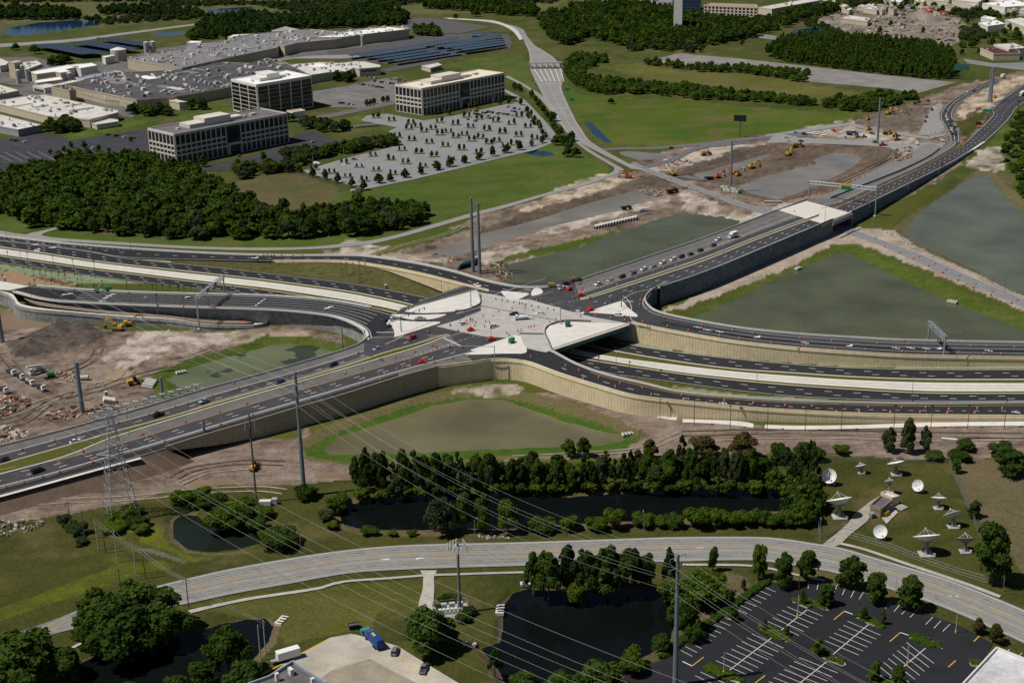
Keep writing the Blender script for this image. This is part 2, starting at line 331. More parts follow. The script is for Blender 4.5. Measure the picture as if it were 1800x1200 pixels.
COVER = [('grass',T('@ -500,-200 2300,-200 2300,330 1000,330 300,440 -500,430'),((.042,.064,.012),(.078,.083,.022)),40,None),('meadow',T('@ -500,820 0,815 560,830 1400,800 2300,780 2300,1500 -500,1500'),olive,18,(0.5,4)),('scrub_field',T('@ 0,0 150,0 700,0 1000,0 960,20 700,25 460,25 200,45 0,58'),((.075,.088,.03),(.12,.115,.05)),60,None),('lawn',T('@ 540,377 562,366 600,335 640,338 700,316 840,277 900,263 960,252 1000,260 1035,277 1075,297 1058,310 1000,329 900,355 830,372 760,398 700,413 600,428 480,440 350,438 200,431 90,419 70,406 100,396 180,415 350,420 560,415 700,402 742,388 740,350'),fresh,16,(0.25,7)),('lawn',T('@ -100,370 0,378 30,385 62,401 40,409 0,413 -100,410'),fresh,14,None),('rough_field',T('@ 400,336 415,318 470,308 510,304 550,312 600,333 575,357 548,370 500,374 460,364 425,350'),((.075,.085,.03),(.13,.095,.055)),9,None),('meadow',T('B 1180,420 1200,460 1250,500 1330,508 1800,530 2000,545 2100,560 2300,575 2700,600 2720,615 2640,640 2440,680 2100,745 1800,778 1560,772 1420,762 1300,702 1250,640 1200,570 1180,500'),((.05,.09,.01),(.092,.115,.018)),35,(0.1,5)),('meadow',T('C 0,372 100,366 330,385 560,420 700,450 930,480 980,470 900,505 720,530 560,520 300,470 0,440 -150,420 -450,350 -250,335'),((.085,.092,.02),(.13,.122,.035)),30,None),('meadow',T('B 540,345 700,312 950,285 985,340 1005,420 1070,520 960,470 880,420 860,380 640,365'),fresh,25,None),('lawn',T('A 940,610 1230,560 1230,600 1100,640 940,640'),fresh,10,None),('lawn',T('J 600,1075 780,1115 980,1075 1100,1040 1700,900 1790,890 1250,890 1080,960 900,1000'),fresh,10,None),('lawn',T('Q 560,185 790,140 860,150 800,190 1180,262 1060,300 960,270 800,260 700,215'),fresh,12,None),('bare_soil',T('@ 570,439 620,442 700,430 740,424 850,376 960,346 1060,316 1130,296 1100,290 1180,262 1290,243 1400,238 1500,212 1533,203 1600,182 1640,165 1700,148 1790,126 1900,120 1900,170 1800,150 1740,200 1690,290 1600,345 1500,375 1400,420 1270,440 1100,490 960,520 880,498 830,485 760,464 700,468 640,455 570,447'),dirt,8,(0.35,4)),('bare_soil',T('D -200,430 0,425 120,450 350,520 650,540 1030,540 1200,545 1420,520 1500,510 1800,570 1800,720 1640,760 1000,990 600,1010 0,1150 -200,1200'),dirt,7,(0.3,3)),('bare_soil',T('@ -200,930 -200,900 0,865 100,842 250,802 290,790 400,772 520,768 535,745 560,800 610,810 800,806 1060,792 1120,776 1125,755 1080,735 1010,706 930,690 1000,690 1150,725 1240,740 1400,752 1800,748 2000,745 2000,805 1800,802 1700,806 1600,806 1400,795 1250,800 1100,803 900,808 622,818 622,842 545,848 400,852 300,862 230,882 100,906 0,922'),((.13,.095,.073),(.27,.213,.172)),6,(0.05,7)),('bare_soil',T('C 800,70 1000,60 1200,40 1420,70 1480,120 1500,170 1440,240 1330,245 1180,225 1000,205 860,200 780,160 650,120'),((.14,.115,.09),(.3,.26,.22)),14,None),('bare_soil',T('C 1180,560 1300,570 1220,700 1000,650 1080,600'),dark,8,(0.4,4)),('sandy_ground',T('D 500,690 620,640 700,570 740,540 900,535 1060,560 1180,560 1250,600 1080,630 950,690 800,690 700,740 590,740'),pale,5,(0.4,2)),('sandy_ground',T('D 1180,560 1420,525 1600,545 1640,575 1500,580 1380,572 1330,600 1250,610'),((.3,.23,.16),(.42,.36,.3)),5,None),('bare_soil',T('D 30,620 150,570 300,500 450,510 560,560 500,620 350,650 150,690 60,680'),((.05,.04,.034),(.12,.098,.082)),5,(0.9,2)),('bare_soil',T('D 560,770 640,740 700,770 860,800 850,850 760,800 560,830'),((.22,.17,.1),(.3,.24,.16)),5,None),('sandy_ground',T('E 0,70 60,60 180,90 260,100 380,150 450,170 560,150 620,120 560,190 400,180 160,150 0,145'),pale,5,None),('sandy_ground',T('B 930,1120 1100,1010 1300,935 1450,900 1560,930 1300,1030 1010,1110'),sand,6,(0.4,3)),('sandy_ground',T('E 700,150 900,80 1010,120 1030,150 900,190 800,210'),pale,5,None),('sandy_ground',T('B 1020,1200 1300,1140 1600,1060 1700,1040 1720,1070 1500,1130 1250,1200 1050,1250'),pale,5,(0.4,3)),('sandy_ground',T('C 0,1000 150,1060 330,1130 500,1090 640,1060 480,1130 300,1180 150,1150 0,1100'),pale,5,None),('sandy_ground',T('Y 170,830 600,665 900,595 1300,550 1500,560 1300,600 1000,670 700,760 400,830 330,860'),pale,6,(0.4,3)),('sandy_ground',T('Z 0,440 300,370 700,300 840,300 700,340 900,390 1300,430 1370,500 1250,550 900,520 600,500 300,480'),pale,6,None),('sandy_ground',T('C 1480,870 1560,790 1660,752 1700,780 1682,830 1692,892 1640,905 1500,885'),pale,6,None),('sandy_ground',T('C 1430,600 1500,510 1600,450 1700,415 1800,405 1850,420 1700,490 1640,560 1560,640 1480,620'),sand,7,(0.5,2)),('bare_soil',T('C 1490,620 1530,580 1570,560 1580,590 1520,625'),dark,5,None),('grass',T('C 1430,640 1490,630 1600,590 1640,560 1700,500 1640,560 1500,740 1470,710 1440,660'),olive,8,None),('grass',T('C 1620,760 1700,640 1800,540 1900,480 2000,600 2000,1300 1800,1080 1690,880 1700,780'),bank,10,None),('bare_soil',T('C 0,905 200,832 560,770 800,755 1080,778 1145,800 1130,842 1000,912 850,992 600,1062 480,1065 300,1022 170,978'),((.085,.063,.047),(.16,.12,.09)),5,(0.45,4)),('bare_soil',T('C 560,1060 860,985 1010,905 1120,840 1140,860 1010,940 860,1010 640,1090'),((.2,.135,.09),(.28,.2,.14)),5,(0.45,4)),('bare_soil',T('B 740,1210 1000,1110 1300,1030 1600,935 1800,895 1900,850 2100,780 2280,770 2150,830 1800,960 1660,1000 1550,1000 1250,1090 950,1200 780,1260'),((.08,.06,.045),(.15,.115,.09)),5,(0.4,4)),('bare_soil',T('C 1020,590 1200,570 1290,570 1220,690 1100,690 900,650'),((.11,.085,.066),(.18,.145,.115)),6,(0.3,3)),('grass',T('E 170,135 300,80 500,20 660,-10 700,0 560,50 330,110 200,150'),bank,5,None),('grass',T('E 780,190 900,140 1000,120 1200,70 1450,10 1560,-5 1500,20 1200,105 1040,135 900,165 800,205'),bank,5,None),('pond_bank',T('@ 528,772 560,755 650,720 720,698 800,682 880,682 935,690 1000,704 1080,733 1122,755 1105,778 1060,796 800,812 600,816 540,808'),((.15,.115,.06),(.11,.1,.04)),6,(0.1,4)),('pond_bank',T('@ 536,784 578,761 658,729 738,704 820,690 886,692 937,706 1000,725 1070,745 1116,764 1100,788 960,798 800,806 604,811 546,801'),((.03,.085,.006),(.075,.118,.014)),4,(0.1,3)),('pond_bank',T('@ 1180,565 1200,552 1290,508 1380,465 1470,434 1500,430 1530,436 1600,470 1700,515 1800,552 1900,590 1900,660 1700,640 1300,610'),bank,5,(-0.3,4)),('pond_bank',T('@ 1565,412 1590,380 1650,345 1690,318 1715,300 1745,300 1780,335 1830,375 1900,430 1900,560 1770,518 1690,478 1620,446 1560,425'),((.08,.085,.03),(.14,.12,.07)),4,(-.3,3)),('pond_bank',T('@ 262,662 290,645 390,615 430,603 465,590 540,590 598,603 620,640 480,690 330,705 280,700'),bank,5,(.3,3)),('bare_soil',T('F 790,-20 880,-10 1100,20 1240,90 1330,150 1800,330 2000,420 2000,500 1800,440 1400,270 940,85 790,88 600,178 330,295 60,400 -100,455 -100,430 300,250'),((.28,.225,.18),(.4,.34,.28)),7,None),('sandy_ground',T('C 1640,900 1700,910 1760,1010 1830,1090 1800,1110 1720,1030 1660,950'),dry,5,(-1,4)),('bare_soil',T('D 140,245 200,235 380,265 370,285 250,285'),((.11,.045,.025),(.16,.07,.04)),4,None),('bare_soil',T('D 1380,195 1420,190 1620,205 1600,232 1400,215'),((.12,.05,.03),(.18,.08,.05)),4,None),('bare_soil',T('E 0,205 60,210 150,262 140,285 40,262 0,250'),((.12,.05,.03),(.18,.08,.05)),4,None),('seeded_slope',T('D -60,185 0,190 250,228 650,272 780,290 600,295 400,290 140,245 0,215 -60,205'),((.16,.21,.13),(.24,.27,.17)),6,None),('bare_soil',T('D -60,215 0,218 140,250 250,285 400,300 300,310 100,300 -60,270'),((.3,.2,.12),(.24,.17,.12)),5,None),('seeded_slope',T('D 560,158 800,165 1040,175 1080,190 1050,200 900,185 700,165'),((.3,.3,.2),(.22,.26,.16)),6,None),('seeded_slope',T('X 1330,395 1420,350 1800,430 1830,470 1500,440'),((.2,.23,.13),(.3,.28,.19)),5,None),('seeded_slope',T('F 0,640 300,680 600,705 900,718 1200,722 1800,712 2000,708 2000,745 1800,745 1300,742 900,735 600,712 300,688 0,660'),((.24,.25,.15),(.3,.27,.19)),6,(0,3)),('seeded_slope',T('F -60,835 0,838 300,880 600,892 900,905 600,905 300,890 0,860'),((.2,.23,.12),(.28,.26,.18)),5,None),('sandy_ground',T('E 560,860 660,828 800,815 930,818 990,852 940,872 800,866 690,856'),((.24,.19,.15),(.42,.36,.3)),4,None),('rough_grass',T('G 200,735 400,655 620,575 560,545 590,520 700,560 860,552 920,590 800,615 700,640 550,690 400,735 200,805 0,870 -100,900 -100,840 0,800'),((.1,.115,.006),(.065,.075,.012)),5,None),('rough_grass',T('G 720,430 790,370 840,380 880,470 1000,528 1150,538 1010,562 900,510 740,455'),((.105,.12,.008),(.075,.085,.014)),5,None),('rough_grass',T('G 560,350 700,330 780,360 740,410 600,400'),((.09,.1,.015),(.14,.13,.02)),4,None),('bare_soil',T('G 720,485 800,490 920,530 1000,560 960,565 850,530 740,500'),((.14,.12,.095),(.1,.09,.06)),4,None),('pond_bank',T('@ 290,925 300,905 325,895 350,898 345,906 322,908 308,920 312,945 335,964 372,970 420,966 440,968 380,976 325,970 298,950'),dry,3,None),('pond_bank',T('@ 575,905 590,885 620,872 720,862 800,856 1000,866 1200,848 1370,842 1400,865 1400,890 1380,905 1200,920 1000,930 900,937 720,940 630,938 585,925'),((.16,.105,.07),(.085,.08,.03)),3,None),('pond_bank',T('@ 868,1070 890,1045 925,1026 1000,1030 1200,1025 1215,1080 1190,1135 1090,1190 1010,1230 900,1240 850,1165 830,1140 868,1125 872,1090'),((.1,.07,.05),(.08,.075,.03)),3,None),('pond_bank',T('@ 110,1250 130,1160 185,1136 330,1106 390,1090 430,1082 468,1078 490,1098 482,1130 460,1152 445,1172 400,1195 360,1250'),((.15,.1,.075),(.1,.085,.04)),3,None),('hay_field',T('@ 1672,812 1710,808 1800,800 2000,790 2000,1010 1800,1010 1770,965 1730,925 1690,865'),((.1,.088,.042),(.135,.108,.06)),8,(-1.05,6)),('lawn',T('G 940,800 1000,790 1200,745 1800,680 2200,660 2230,680 2180,820 2000,820 1990,830 1960,900 1700,950 1500,1000 1480,930 1450,850 1380,838 1230,838'),((.055,.07,.011),(.105,.098,.022)),9,(.2,5)),('bare_soil',T('I 440,740 380,720 340,640 200,590 250,680 180,740 150,800 60,900 100,880 300,760'),((.13,.1,.07),(.1,.085,.04)),5,None),]
names = ['grass'];rid = np.zeros(GX.shape,int)
n1 = vnoise(WX,WY,30,3)[...,None]*.5+.5
colr = np.array(meadow[0])*(1-n1)+np.array(meadow[1])*n1
SOFT = {'lawn','hay_field','seeded_slope','meadow','grass','rough_field','rough_grass','bare_soil','sandy_ground','pond_bank','scrub_field'}
for k,(nm,poly,(c0,c1),sc,st)in enumerate(COVER):
 xs = [q[0]for q in poly];ys = [q[1]for q in poly]
 sel = (GX>min(xs)-14)&(GX<max(xs)+14)&(GY>min(ys)-8)&(GY<max(ys)+8)
 ins = np.zeros(GX.shape,bool);amp = .35 if nm in ('lawn','hay_field','seeded_slope')else 2.4 if nm=='sandy_ground' else 1.5 if nm=='bare_soil' else 1.0
 ins[sel] = inside(GX[sel]+(JX-GX)[sel]*amp,GY[sel]+(JY-GY)[sel]*amp,poly)
 x,y = WX[ins],WY[ins]
 t = vnoise(x,y,sc,40+k,4)
 if st:t = .55*t+.6*vnoise(x,y,sc*.35,90+k,3,st[0],st[1])
 t = t+.35*vnoise(x,y,1.6,7,2)
 if nm in ('bare_soil','sandy_ground'):t = t*1.25+.45*vnoise(x,y,22,130+k,2)+.5*np.maximum(0,vnoise(x,y,5,170+k,2,RNG.uniform(-.2,1.0),9))-.1
 t = np.clip(t*.8+.5,-.3,1.25)[:,None]
 new = np.maximum(.012,np.array(c0)*(1-t)+np.array(c1)*t)
 if nm in ('meadow','lawn','grass','rough_field','pond_bank'):
  dr = (np.clip(vnoise(x,y,19,300+k,4)*1.7-.12,0,.6)*(.45 if nm in ('lawn','pond_bank')else 1))[:,None];new = new*(1-dr)+np.array((.125,.1,.045))*dr
 if nm=='sandy_ground':w_ = np.clip(.72+1.5*vnoise(x,y,7,200+k,4),0,1)[:,None];new = new*w_+colr[ins]*(1-w_)
 colr[ins] = new
 if nm not in names:names.append(nm)
 rid[ins] = names.index(nm)
colr = np.clip(colr*(1+.12*vnoise(WX,WY,55,61)[...,None]),.008,.8)
gm = bpy.data.materials.new('ground_cover');gm.use_nodes = True
_N = gm.node_tree.nodes;_L = gm.node_tree.links;_b = _N['Principled BSDF'];_b.inputs['Roughness'].default_value = .95;_b.inputs['Specular IOR Level'].default_value = .1
_a = _N.new('ShaderNodeAttribute');_a.attribute_name = 'cover'
_g = _N.new('ShaderNodeNewGeometry');_t = _N.new('ShaderNodeTexNoise');_t.inputs['Scale'].default_value = .8;_t.inputs['Detail'].default_value = 6;_t.inputs['Roughness'].default_value = .75
_L.new(_g.outputs['Position'],_t.inputs['Vector'])
_r = _N.new('ShaderNodeMapRange');_r.inputs[1].default_value = .28;_r.inputs[2].default_value = .72;_r.inputs[3].default_value = .62;_r.inputs[4].default_value = 1.38
_L.new(_t.outputs['Fac'],_r.inputs[0])
_v = _N.new('ShaderNodeVectorMath');_v.operation = 'SCALE';_L.new(_a.outputs['Color'],_v.inputs[0]);_L.new(_r.outputs[0],_v.inputs['Scale']);_L.new(_v.outputs[0],_b.inputs['Base Color'])
_bp = _N.new('ShaderNodeBump');_bp.inputs['Strength'].default_value = .6;_bp.inputs['Distance'].default_value = .5;_L.new(_t.outputs['Fac'],_bp.inputs['Height']);_L.new(_bp.outputs[0],_b.inputs['Normal'])
def mesh_np(name,verts,quads,material,cols=None):
 me = bpy.data.meshes.new(name);me.vertices.add(len(verts));me.vertices.foreach_set('co',np.ascontiguousarray(verts,np.float32).ravel())
 k = quads.shape[1];me.loops.add(quads.size);me.loops.foreach_set('vertex_index',np.ascontiguousarray(quads,np.int32).ravel())
 me.polygons.add(len(quads));me.polygons.foreach_set('loop_start',np.arange(0,quads.size,k,dtype=np.int32));me.polygons.foreach_set('loop_total',np.full(len(quads),k,np.int32))
 if cols is not None:
  at = me.attributes.new('cover','FLOAT_COLOR','POINT');at.data.foreach_set('color',np.c_[cols,np.ones(len(cols))].astype(np.float32).ravel())
 me.materials.append(material);me.update(calc_edges=True);me.validate();return me
ny,nx = GX.shape
V = np.stack([WX,WY,hgt],-1).reshape(-1,3);C = colr.reshape(-1,3)
ii = (np.arange(ny-1)[:,None]*nx+np.arange(nx-1)[None]).reshape(-1)
Q = np.stack([ii,ii+nx,ii+nx+1,ii+1],1)[:,::-1]
fr = rid[:-1,:-1].reshape(-1)
for k,nm in enumerate(names):
 q = Q[fr==k]
 if not len(q):continue
 u,inv = np.unique(q,return_inverse=True)
 me = mesh_np(nm,V[u],inv.reshape(-1,4),gm,C[u]);me.polygons.foreach_set('use_smooth',np.ones(len(q),bool))
 struct(link(nm,me))
def ground_z(x,y):
 i = np.argmin((WX-x)**2+(WY-y)**2);return float(hgt.reshape(-1)[i])
o = MB().poly([(-22000,-6000,-5),(22000,-6000,-5),(22000,40000,-5),(-22000,40000,-5)]).obj('far_ground',mat('far_land',(.05,.065,.024),.95,.4,.004,.1));struct(o)
def water_mat(key,col,rough,fleck=None,alg=None):
 m = bpy.data.materials.new('water_'+key);m.use_nodes = True;N = m.node_tree.nodes;Lk = m.node_tree.links;b = N['Principled BSDF']
 b.inputs['Roughness'].default_value = rough;b.inputs['IOR'].default_value = 1.33;b.inputs['Specular IOR Level'].default_value = .22 if key.startswith('black')else .3
 g = N.new('ShaderNodeNewGeometry');t = N.new('ShaderNodeTexNoise');t.inputs['Scale'].default_value = .035;t.inputs['Detail'].default_value = 3
 Lk.new(g.outputs['Position'],t.inputs['Vector']);r = N.new('ShaderNodeMapRange');r.inputs[1].default_value = .3;r.inputs[2].default_value = .7;r.inputs[3].default_value = .78;r.inputs[4].default_value = 1.22
 Lk.new(t.outputs['Fac'],r.inputs[0]);v = N.new('ShaderNodeVectorMath');v.operation = 'SCALE';v.inputs[0].default_value = col;Lk.new(r.outputs[0],v.inputs['Scale'])
 if alg:
  t3 = N.new('ShaderNodeTexNoise');t3.inputs['Scale'].default_value = .055;t3.inputs['Detail'].default_value = 4;Lk.new(g.outputs['Position'],t3.inputs['Vector'])
  cr = N.new('ShaderNodeMapRange');cr.inputs[1].default_value = .54;cr.inputs[2].default_value = .57;Lk.new(t3.outputs['Fac'],cr.inputs[0])
  mx = N.new('ShaderNodeMix');mx.data_type = 'RGBA';Lk.new(cr.outputs[0],mx.inputs['Factor']);Lk.new(v.outputs[0],mx.inputs[6]);mx.inputs[7].default_value = (*alg,1);Lk.new(mx.outputs[2],b.inputs['Base Color'])
 else :Lk.new(v.outputs[0],b.inputs['Base Color'])
 t2 = N.new('ShaderNodeTexNoise');t2.inputs['Scale'].default_value = .7;t2.inputs['Detail'].default_value = 3;Lk.new(g.outputs['Position'],t2.inputs['Vector'])
 bp = N.new('ShaderNodeBump');bp.inputs['Strength'].default_value = .3;bp.inputs['Distance'].default_value = .15;Lk.new(t2.outputs['Fac'],bp.inputs['Height']);Lk.new(bp.outputs[0],b.inputs['Normal'])
 return m
WM = dict(silt=water_mat('silt',(.13,.118,.066),.12),green=water_mat('green',(.082,.09,.048),.12),teal=water_mat('teal',(.105,.115,.08),.12),algae=water_mat('algae',(.115,.13,.07),.15,alg=(.04,.05,.03)),black=water_mat('black',(.004,.006,.006),.05),blackgreen=water_mat('blackgreen',(.012,.018,.013),.06),blue=water_mat('blue',(.012,.035,.075),.08),mud=water_mat('mud',(.2,.182,.16),.12),brownmud=water_mat('brownmud',(.19,.175,.145),.12),brown=water_mat('brown',(.19,.135,.085),.25))
for (nm,wp,zw,key)in POND_OBJ:
 c = sum(wp,Vector())/len(wp);area = [(p+(p-c).normalized()*4.0)for p in wp]
 n = len(wp);sg = sum(wp[i].x*wp[(i+1)%n].y-wp[(i+1)%n].x*wp[i].y for i in range(n));out = []
 for i in range(n):
  e = (wp[(i+1)%n]-wp[i-1]);e.normalize();nn = Vector((e.y,-e.x,0))*(1 if sg>0 else -1);out.append((wp[i].x+nn.x*2.5,wp[i].y+nn.y*2.5,zw))
 struct(MB().poly(out).obj(nm,WM[key]))
 # paved surfaces
ASPH_NEW = mat('asphalt_new',(.027,.028,.033),.9,.2,.3,.15,big=.2,fine=.15)
ASPH_MID = mat('asphalt_mid',(.055,.055,.06),.9,.2,.25,.15,big=.2,fine=.15)
ASPH_OLD = mat('asphalt_old',(.135,.13,.125),.92,.18,.2,.15,big=.18,fine=.15)
ROAD_GREY = mat('road_grey',(.26,.255,.245),.92,.1,.2,.15,big=.06,fine=.1)
LOT_GREY = mat('lot_grey',(.235,.235,.24),.92,.1,.12,.15,big=.1,fine=.08)
LOT_DARK = mat('lot_dark',(.05,.05,.058),.9,.2,.1,.15,big=.2,fine=.1)
CONC = mat('concrete_slab',(.4,.385,.36),.9,.14,.2,.2,big=.14,fine=.14)
CONC_NEW = mat('concrete_new',(.6,.57,.52),.9,.06,.2,.2,big=.05,fine=.05)
CONC_WHITE = mat('concrete_white',(.62,.595,.55),.9,.1,.25,.2,big=.08,fine=.08)
BARR = mat('barrier_concrete',(.5,.49,.47),.9,.1,.4,.2)
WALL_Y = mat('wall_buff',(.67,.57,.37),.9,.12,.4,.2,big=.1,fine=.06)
WALL_G = mat('wall_grey',(.27,.275,.27),.92,.35,.35,.2,big=.15,fine=.3)
WALL_D = mat('wall_dark_stone',(.14,.165,.195),.9,.35,.4,.2,big=.15,fine=.35)  # grey wall stone again, its shade painted into a darker bluish albedo
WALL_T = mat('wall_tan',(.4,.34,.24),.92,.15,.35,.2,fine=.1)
TRACK = mat('dirt_track',(.36,.31,.26),.95,.2,.15,.1,fine=.15)
GRAVEL = mat('gravel_lot',(.22,.21,.2),.95,.22,.06,.1,big=.14,fine=.1)
PAINT = dict(white=mat('paint_white',(.72,.72,.7),.8,.12,1.5),yellow=mat('paint_yellow',(.6,.36,.05),.8,.12,1.5),orange=mat('paint_orange',(.55,.27,.06),.8,.15,1.5),faint=mat('paint_worn',(.42,.41,.4),.9,.15,1.5),track=mat('wheel_track',(.235,.23,.22),.92,.2,.5,.1,fine=.12),wear=mat('lane_wear',(.037,.037,.041),.85,.25,.4,.15,fine=.2),black=mat('paint_tar',(.03,.03,.032),.9,.1,1.))
GREEN_STEEL = mat('steel_green',(.02,.13,.1),.5,.05,.5)
GRASS_STRIP = mat('median_grass',(.08,.085,.02),.95,.25,.6,.1,fine=.2)
ZJ = 9.0
def zz(s,zs):
 p = T(s);xs = np.linspace(0,1,len(p));return [(a[0],a[1],z)for a,z in zip(p,zs)]
 # freeway, both carriageways and the concrete median (at grade)
northL = '@ -60,417 0,423 70,431 145,440.5 212,452.5 240,455.5 300,462 400,472 480,481.5 600,496 680,509 767,527 900,560 1000,582 1103,604.5 1200,619.5 1300,631 1400,640 1500,646 1633,649 1800,649 1900,648'
northR = '@ -60,426 0,434 75,444.5 150,456 220,465 300,473.5 360,480 420,486.5 480,493.5 600,510 670,523 731,537 880,571 980,595 1075,615.5 1190,635 1290,648 1400,655.5 1500,662 1633,666.5 1800,666.7 1900,666'
medF = '@ -60,429 0,437.2 75,447.5 150,459 220,468 300,477 360,483.5 420,490 480,497 600,513.5 670,527 731,541 880,576 975,602 1050,622 1180,640 1290,652.5 1400,661 1500,667.5 1633,672 1800,673 1900,672.5'
medN = '@ -60,438 0,447 75,457.5 150,468.5 220,477 300,487 360,494 420,500.5 480,507.5 600,525.5 650,535 700,545.5 860,584 960,610 1035,627.5 1180,651.5 1290,664 1400,673.5 1500,680 1633,687 1800,687.5 1900,687'
southL = '@ -60,441 0,450 75,461 150,472 220,480.5 300,490.5 360,497.5 420,504 480,511.5 600,530 650,540 700,551 850,588 950,613.5 1025,630.5 1180,654.5 1290,667.5 1400,677 1500,684 1633,690.5 1800,691 1900,690.5'
southR = '@ -60,453 0,462 75,472.5 145,482.5 217,492 300,502 360,509 420,515 480,522 600,541 650,552 700,565 830,600 930,624 1000,640 1080,658 1180,671 1290,686 1400,697 1533,703 1633,705 1800,705 1900,704.5'
def at0(s,z):return [(p[0],p[1],z)for p in T(s)]
fn = Road('freeway',at0(northL,.12),at0(northR,.12),ASPH_NEW,260)
fs = Road('freeway',at0(southL,.12),at0(southR,.12),ASPH_NEW,260)
for r in (fn,fs):
 for u in (.12,.26,.45,.59,.76,.9):r.line(u,.6,'wear',z=.03)
 r.line(.36,.3,dash=(3.05,12.19)).line(.68,.3,dash=(3.05,12.19),phase=1.2).line(.04,.25).line(.965,.25)
 r.done()
m = Road('median_slab',at0(medF,.2),at0(medN,.2),CONC_WHITE,260)
for u in (.34,.66):m.line(u,.3,'orange')
m.mk['joint'] = m.mk.pop('orange');PAINT['joint'] = mat('slab_joint',(.42,.36,.28),.9,.1,1.)
m.done()
Road('median_grass',at0(northR,.14),at0(medF,.14),GRASS_STRIP,200)
Road('median_grass',at0(medN,.14),at0(southL,.14),GRASS_STRIP,200)
CURB = mat('curb_cream',(.56,.48,.33),.9,.08,1.)
for (s_,dz)in ((northR,.0),(southL,.0)):
 cl = spline(W3(at0(s_,.2)),260);mb = MB();paint(mb,cl,.8,z=.02);struct(mb.obj('kerb',CURB))
 # north frontage lanes and the ramp climbing to the junction
r4far = zz('@ -60,407 0,415 70,423.5 133,430 267,440 400,447 500,449.5 600,449.5 650,451.5 733,463.5 800,478.5 850,493 900,503.5 937,506 985,503',[.12,.12,.12,.12,.12,1,2.5,4.6,5.8,7.8,8.8,ZJ,ZJ,ZJ,ZJ])
r4near = zz('@ -60,416.7 0,422.7 70,430.5 145,440 212,452 300,456 351,456.8 480,459.5 600,460 667,468 733,480.5 783,492.5 820,502 860,512 930,516',[.12,.12,.12,.12,.12,.6,.9,2.5,4.6,6.2,7.8,8.6,ZJ,ZJ,ZJ])
def pair(name,A,B,material,**k):
 return Road(name,A,B,material,**k)
ramp4 = pair('ramp_road',r4far,r4near,ASPH_NEW)
ramp4.line(.5,.3,dash=(3.05,12.19)).line(.06,.25).line(.95,.25).line(.27,.25,dash=(1,4),t1=.3).line(.75,.25,dash=(3,12.2),t1=.2)
# left lower ramp
r7far = zz('@ -60,494 0,497 65,503 150,510 240,514.5 330,517 400,518.5 480,521 560,526.5 600,531.5 653,541 690,550 715,560',[6.6,6.6,6.7,6.9,7.2,7.5,7.8,8.1,8.5,8.7,ZJ,ZJ,ZJ])
r7near = zz('@ -60,506 0,508 30,512 83,525 150,530.5 240,534.5 360,539 480,543 560,550 600,557.5 633,571 648,583 650,597',[6.6,6.6,6.7,6.9,7.2,7.5,7.8,8.2,8.6,8.8,ZJ,ZJ,ZJ])
ramp7 = pair('ramp_road',r7far,r7near,ASPH_NEW,n=160)
for u in (.3,.48,.66,.84):ramp7.line(u,.2,t0=.28,t1=.93)
ramp7.line(.12,.25).line(.96,.25)
ramp7.done()
sheet('plaza',zz('@ -60,489 0,494 52,503 15,510 0,509 -60,506',[6.75]*6),CONC_NEW,6.75)
# arterial, south-west arm: whole deck, then newer asphalt bands, then median
aF = zz('@ -80,806 0,785.5 100,760 150,746.5 250,718.5 358,686 450,661 540,635.5 600,617.5 632,605 648,592',[4.2,4.5,5,5.2,5.8,6.5,7.2,8,8.6,8.9,ZJ])
mF = zz('@ -80,837.5 0,816.5 117,783.5 207,757.5 300,732.5 375,710 450,688.5 600,645.5 677,620 733,604.5 786,587.5',[4.2,4.5,5,5.5,6,6.6,7.2,8.6,ZJ,ZJ,ZJ])
mN = zz('@ -80,854 0,833.5 112,803 183,774.5 220,762 300,737.5 375,715 450,693 600,650 680,626.5 740,608.5 790,589',[4.2,4.5,5,5.3,5.6,6,6.6,7.2,8.6,ZJ,ZJ,ZJ])
aN = zz('@ -80,890 0,868.5 110,838.5 190,816.5 247,801.5 290,788.5 350,769.5 450,740.5 530,716.5 600,696.5 700,665 770,646 833,637',[4.2,4.5,4.9,5.3,5.7,6,6.5,7.2,8,8.6,ZJ,ZJ,ZJ])
art_sw_far = Road('arterial_road',aF,mF,ASPH_OLD)
art_sw_far.line(.44,.25).line(.95,.25,'orange')
c = art_sw_far.a+(art_sw_far.b-art_sw_far.a)*.72;mb = MB();paint(mb,c,7.6,z=.02);mb.obj('new_asphalt',ASPH_MID,art_sw_far.o)
art_sw_far.line(.72,.28,dash=(3.05,12.19),z=.05).done()
art_sw = Road('arterial_road',mN,aN,ASPH_OLD)
bandA = T('@ -80,845 0,825 60,815 117,804.5 217,778 300,752.5 450,707.5 600,664.5 690,638.5 800,605')
bz = [4.2,4.5,4.7,5,5.6,6,7.2,8.6,ZJ,ZJ]
bandB = T('@ -80,877 0,856 72,838 150,815.5 300,772 375,749.5 450,727 600,683 700,653 838,617')
A_ = [(p[0],p[1],z+.13)for p,z in zip(bandA,bz)];B_ = [(p[0],p[1],z+.13)for p,z in zip(bandB,[4.2,4.5,4.9,5.3,6,6.6,7.2,8.6,ZJ,ZJ])]
bd = Road('new_asphalt',A_,B_,ASPH_MID);bd.o.parent = art_sw.o;del bd.o['kind']
bd.line(.02,.3,'orange').line(.985,.3,'white').line(.93,.22,'white').line(.36,.28,dash=(3.05,12.19)).line(.64,.28,dash=(3.05,12.19),phase=2).done()
Bn = [(p[0],p[1],z+.13)for p,z in zip(T('@ -80,880 0,859 72,841 150,818.5 300,775 375,752.5 450,730 600,686 700,656'),[4.2,4.5,4.9,5.3,6,6.6,7.2,8.6,ZJ])]
An = [(p[0],p[1],z+.13)for p,z in zip(T('@ -80,888 0,866.5 110,836.5 190,814.5 290,786.5 350,767.5 450,738.5 600,694.5 700,663'),[4.2,4.5,4.9,5.3,6,6.5,7.2,8.6,ZJ])]
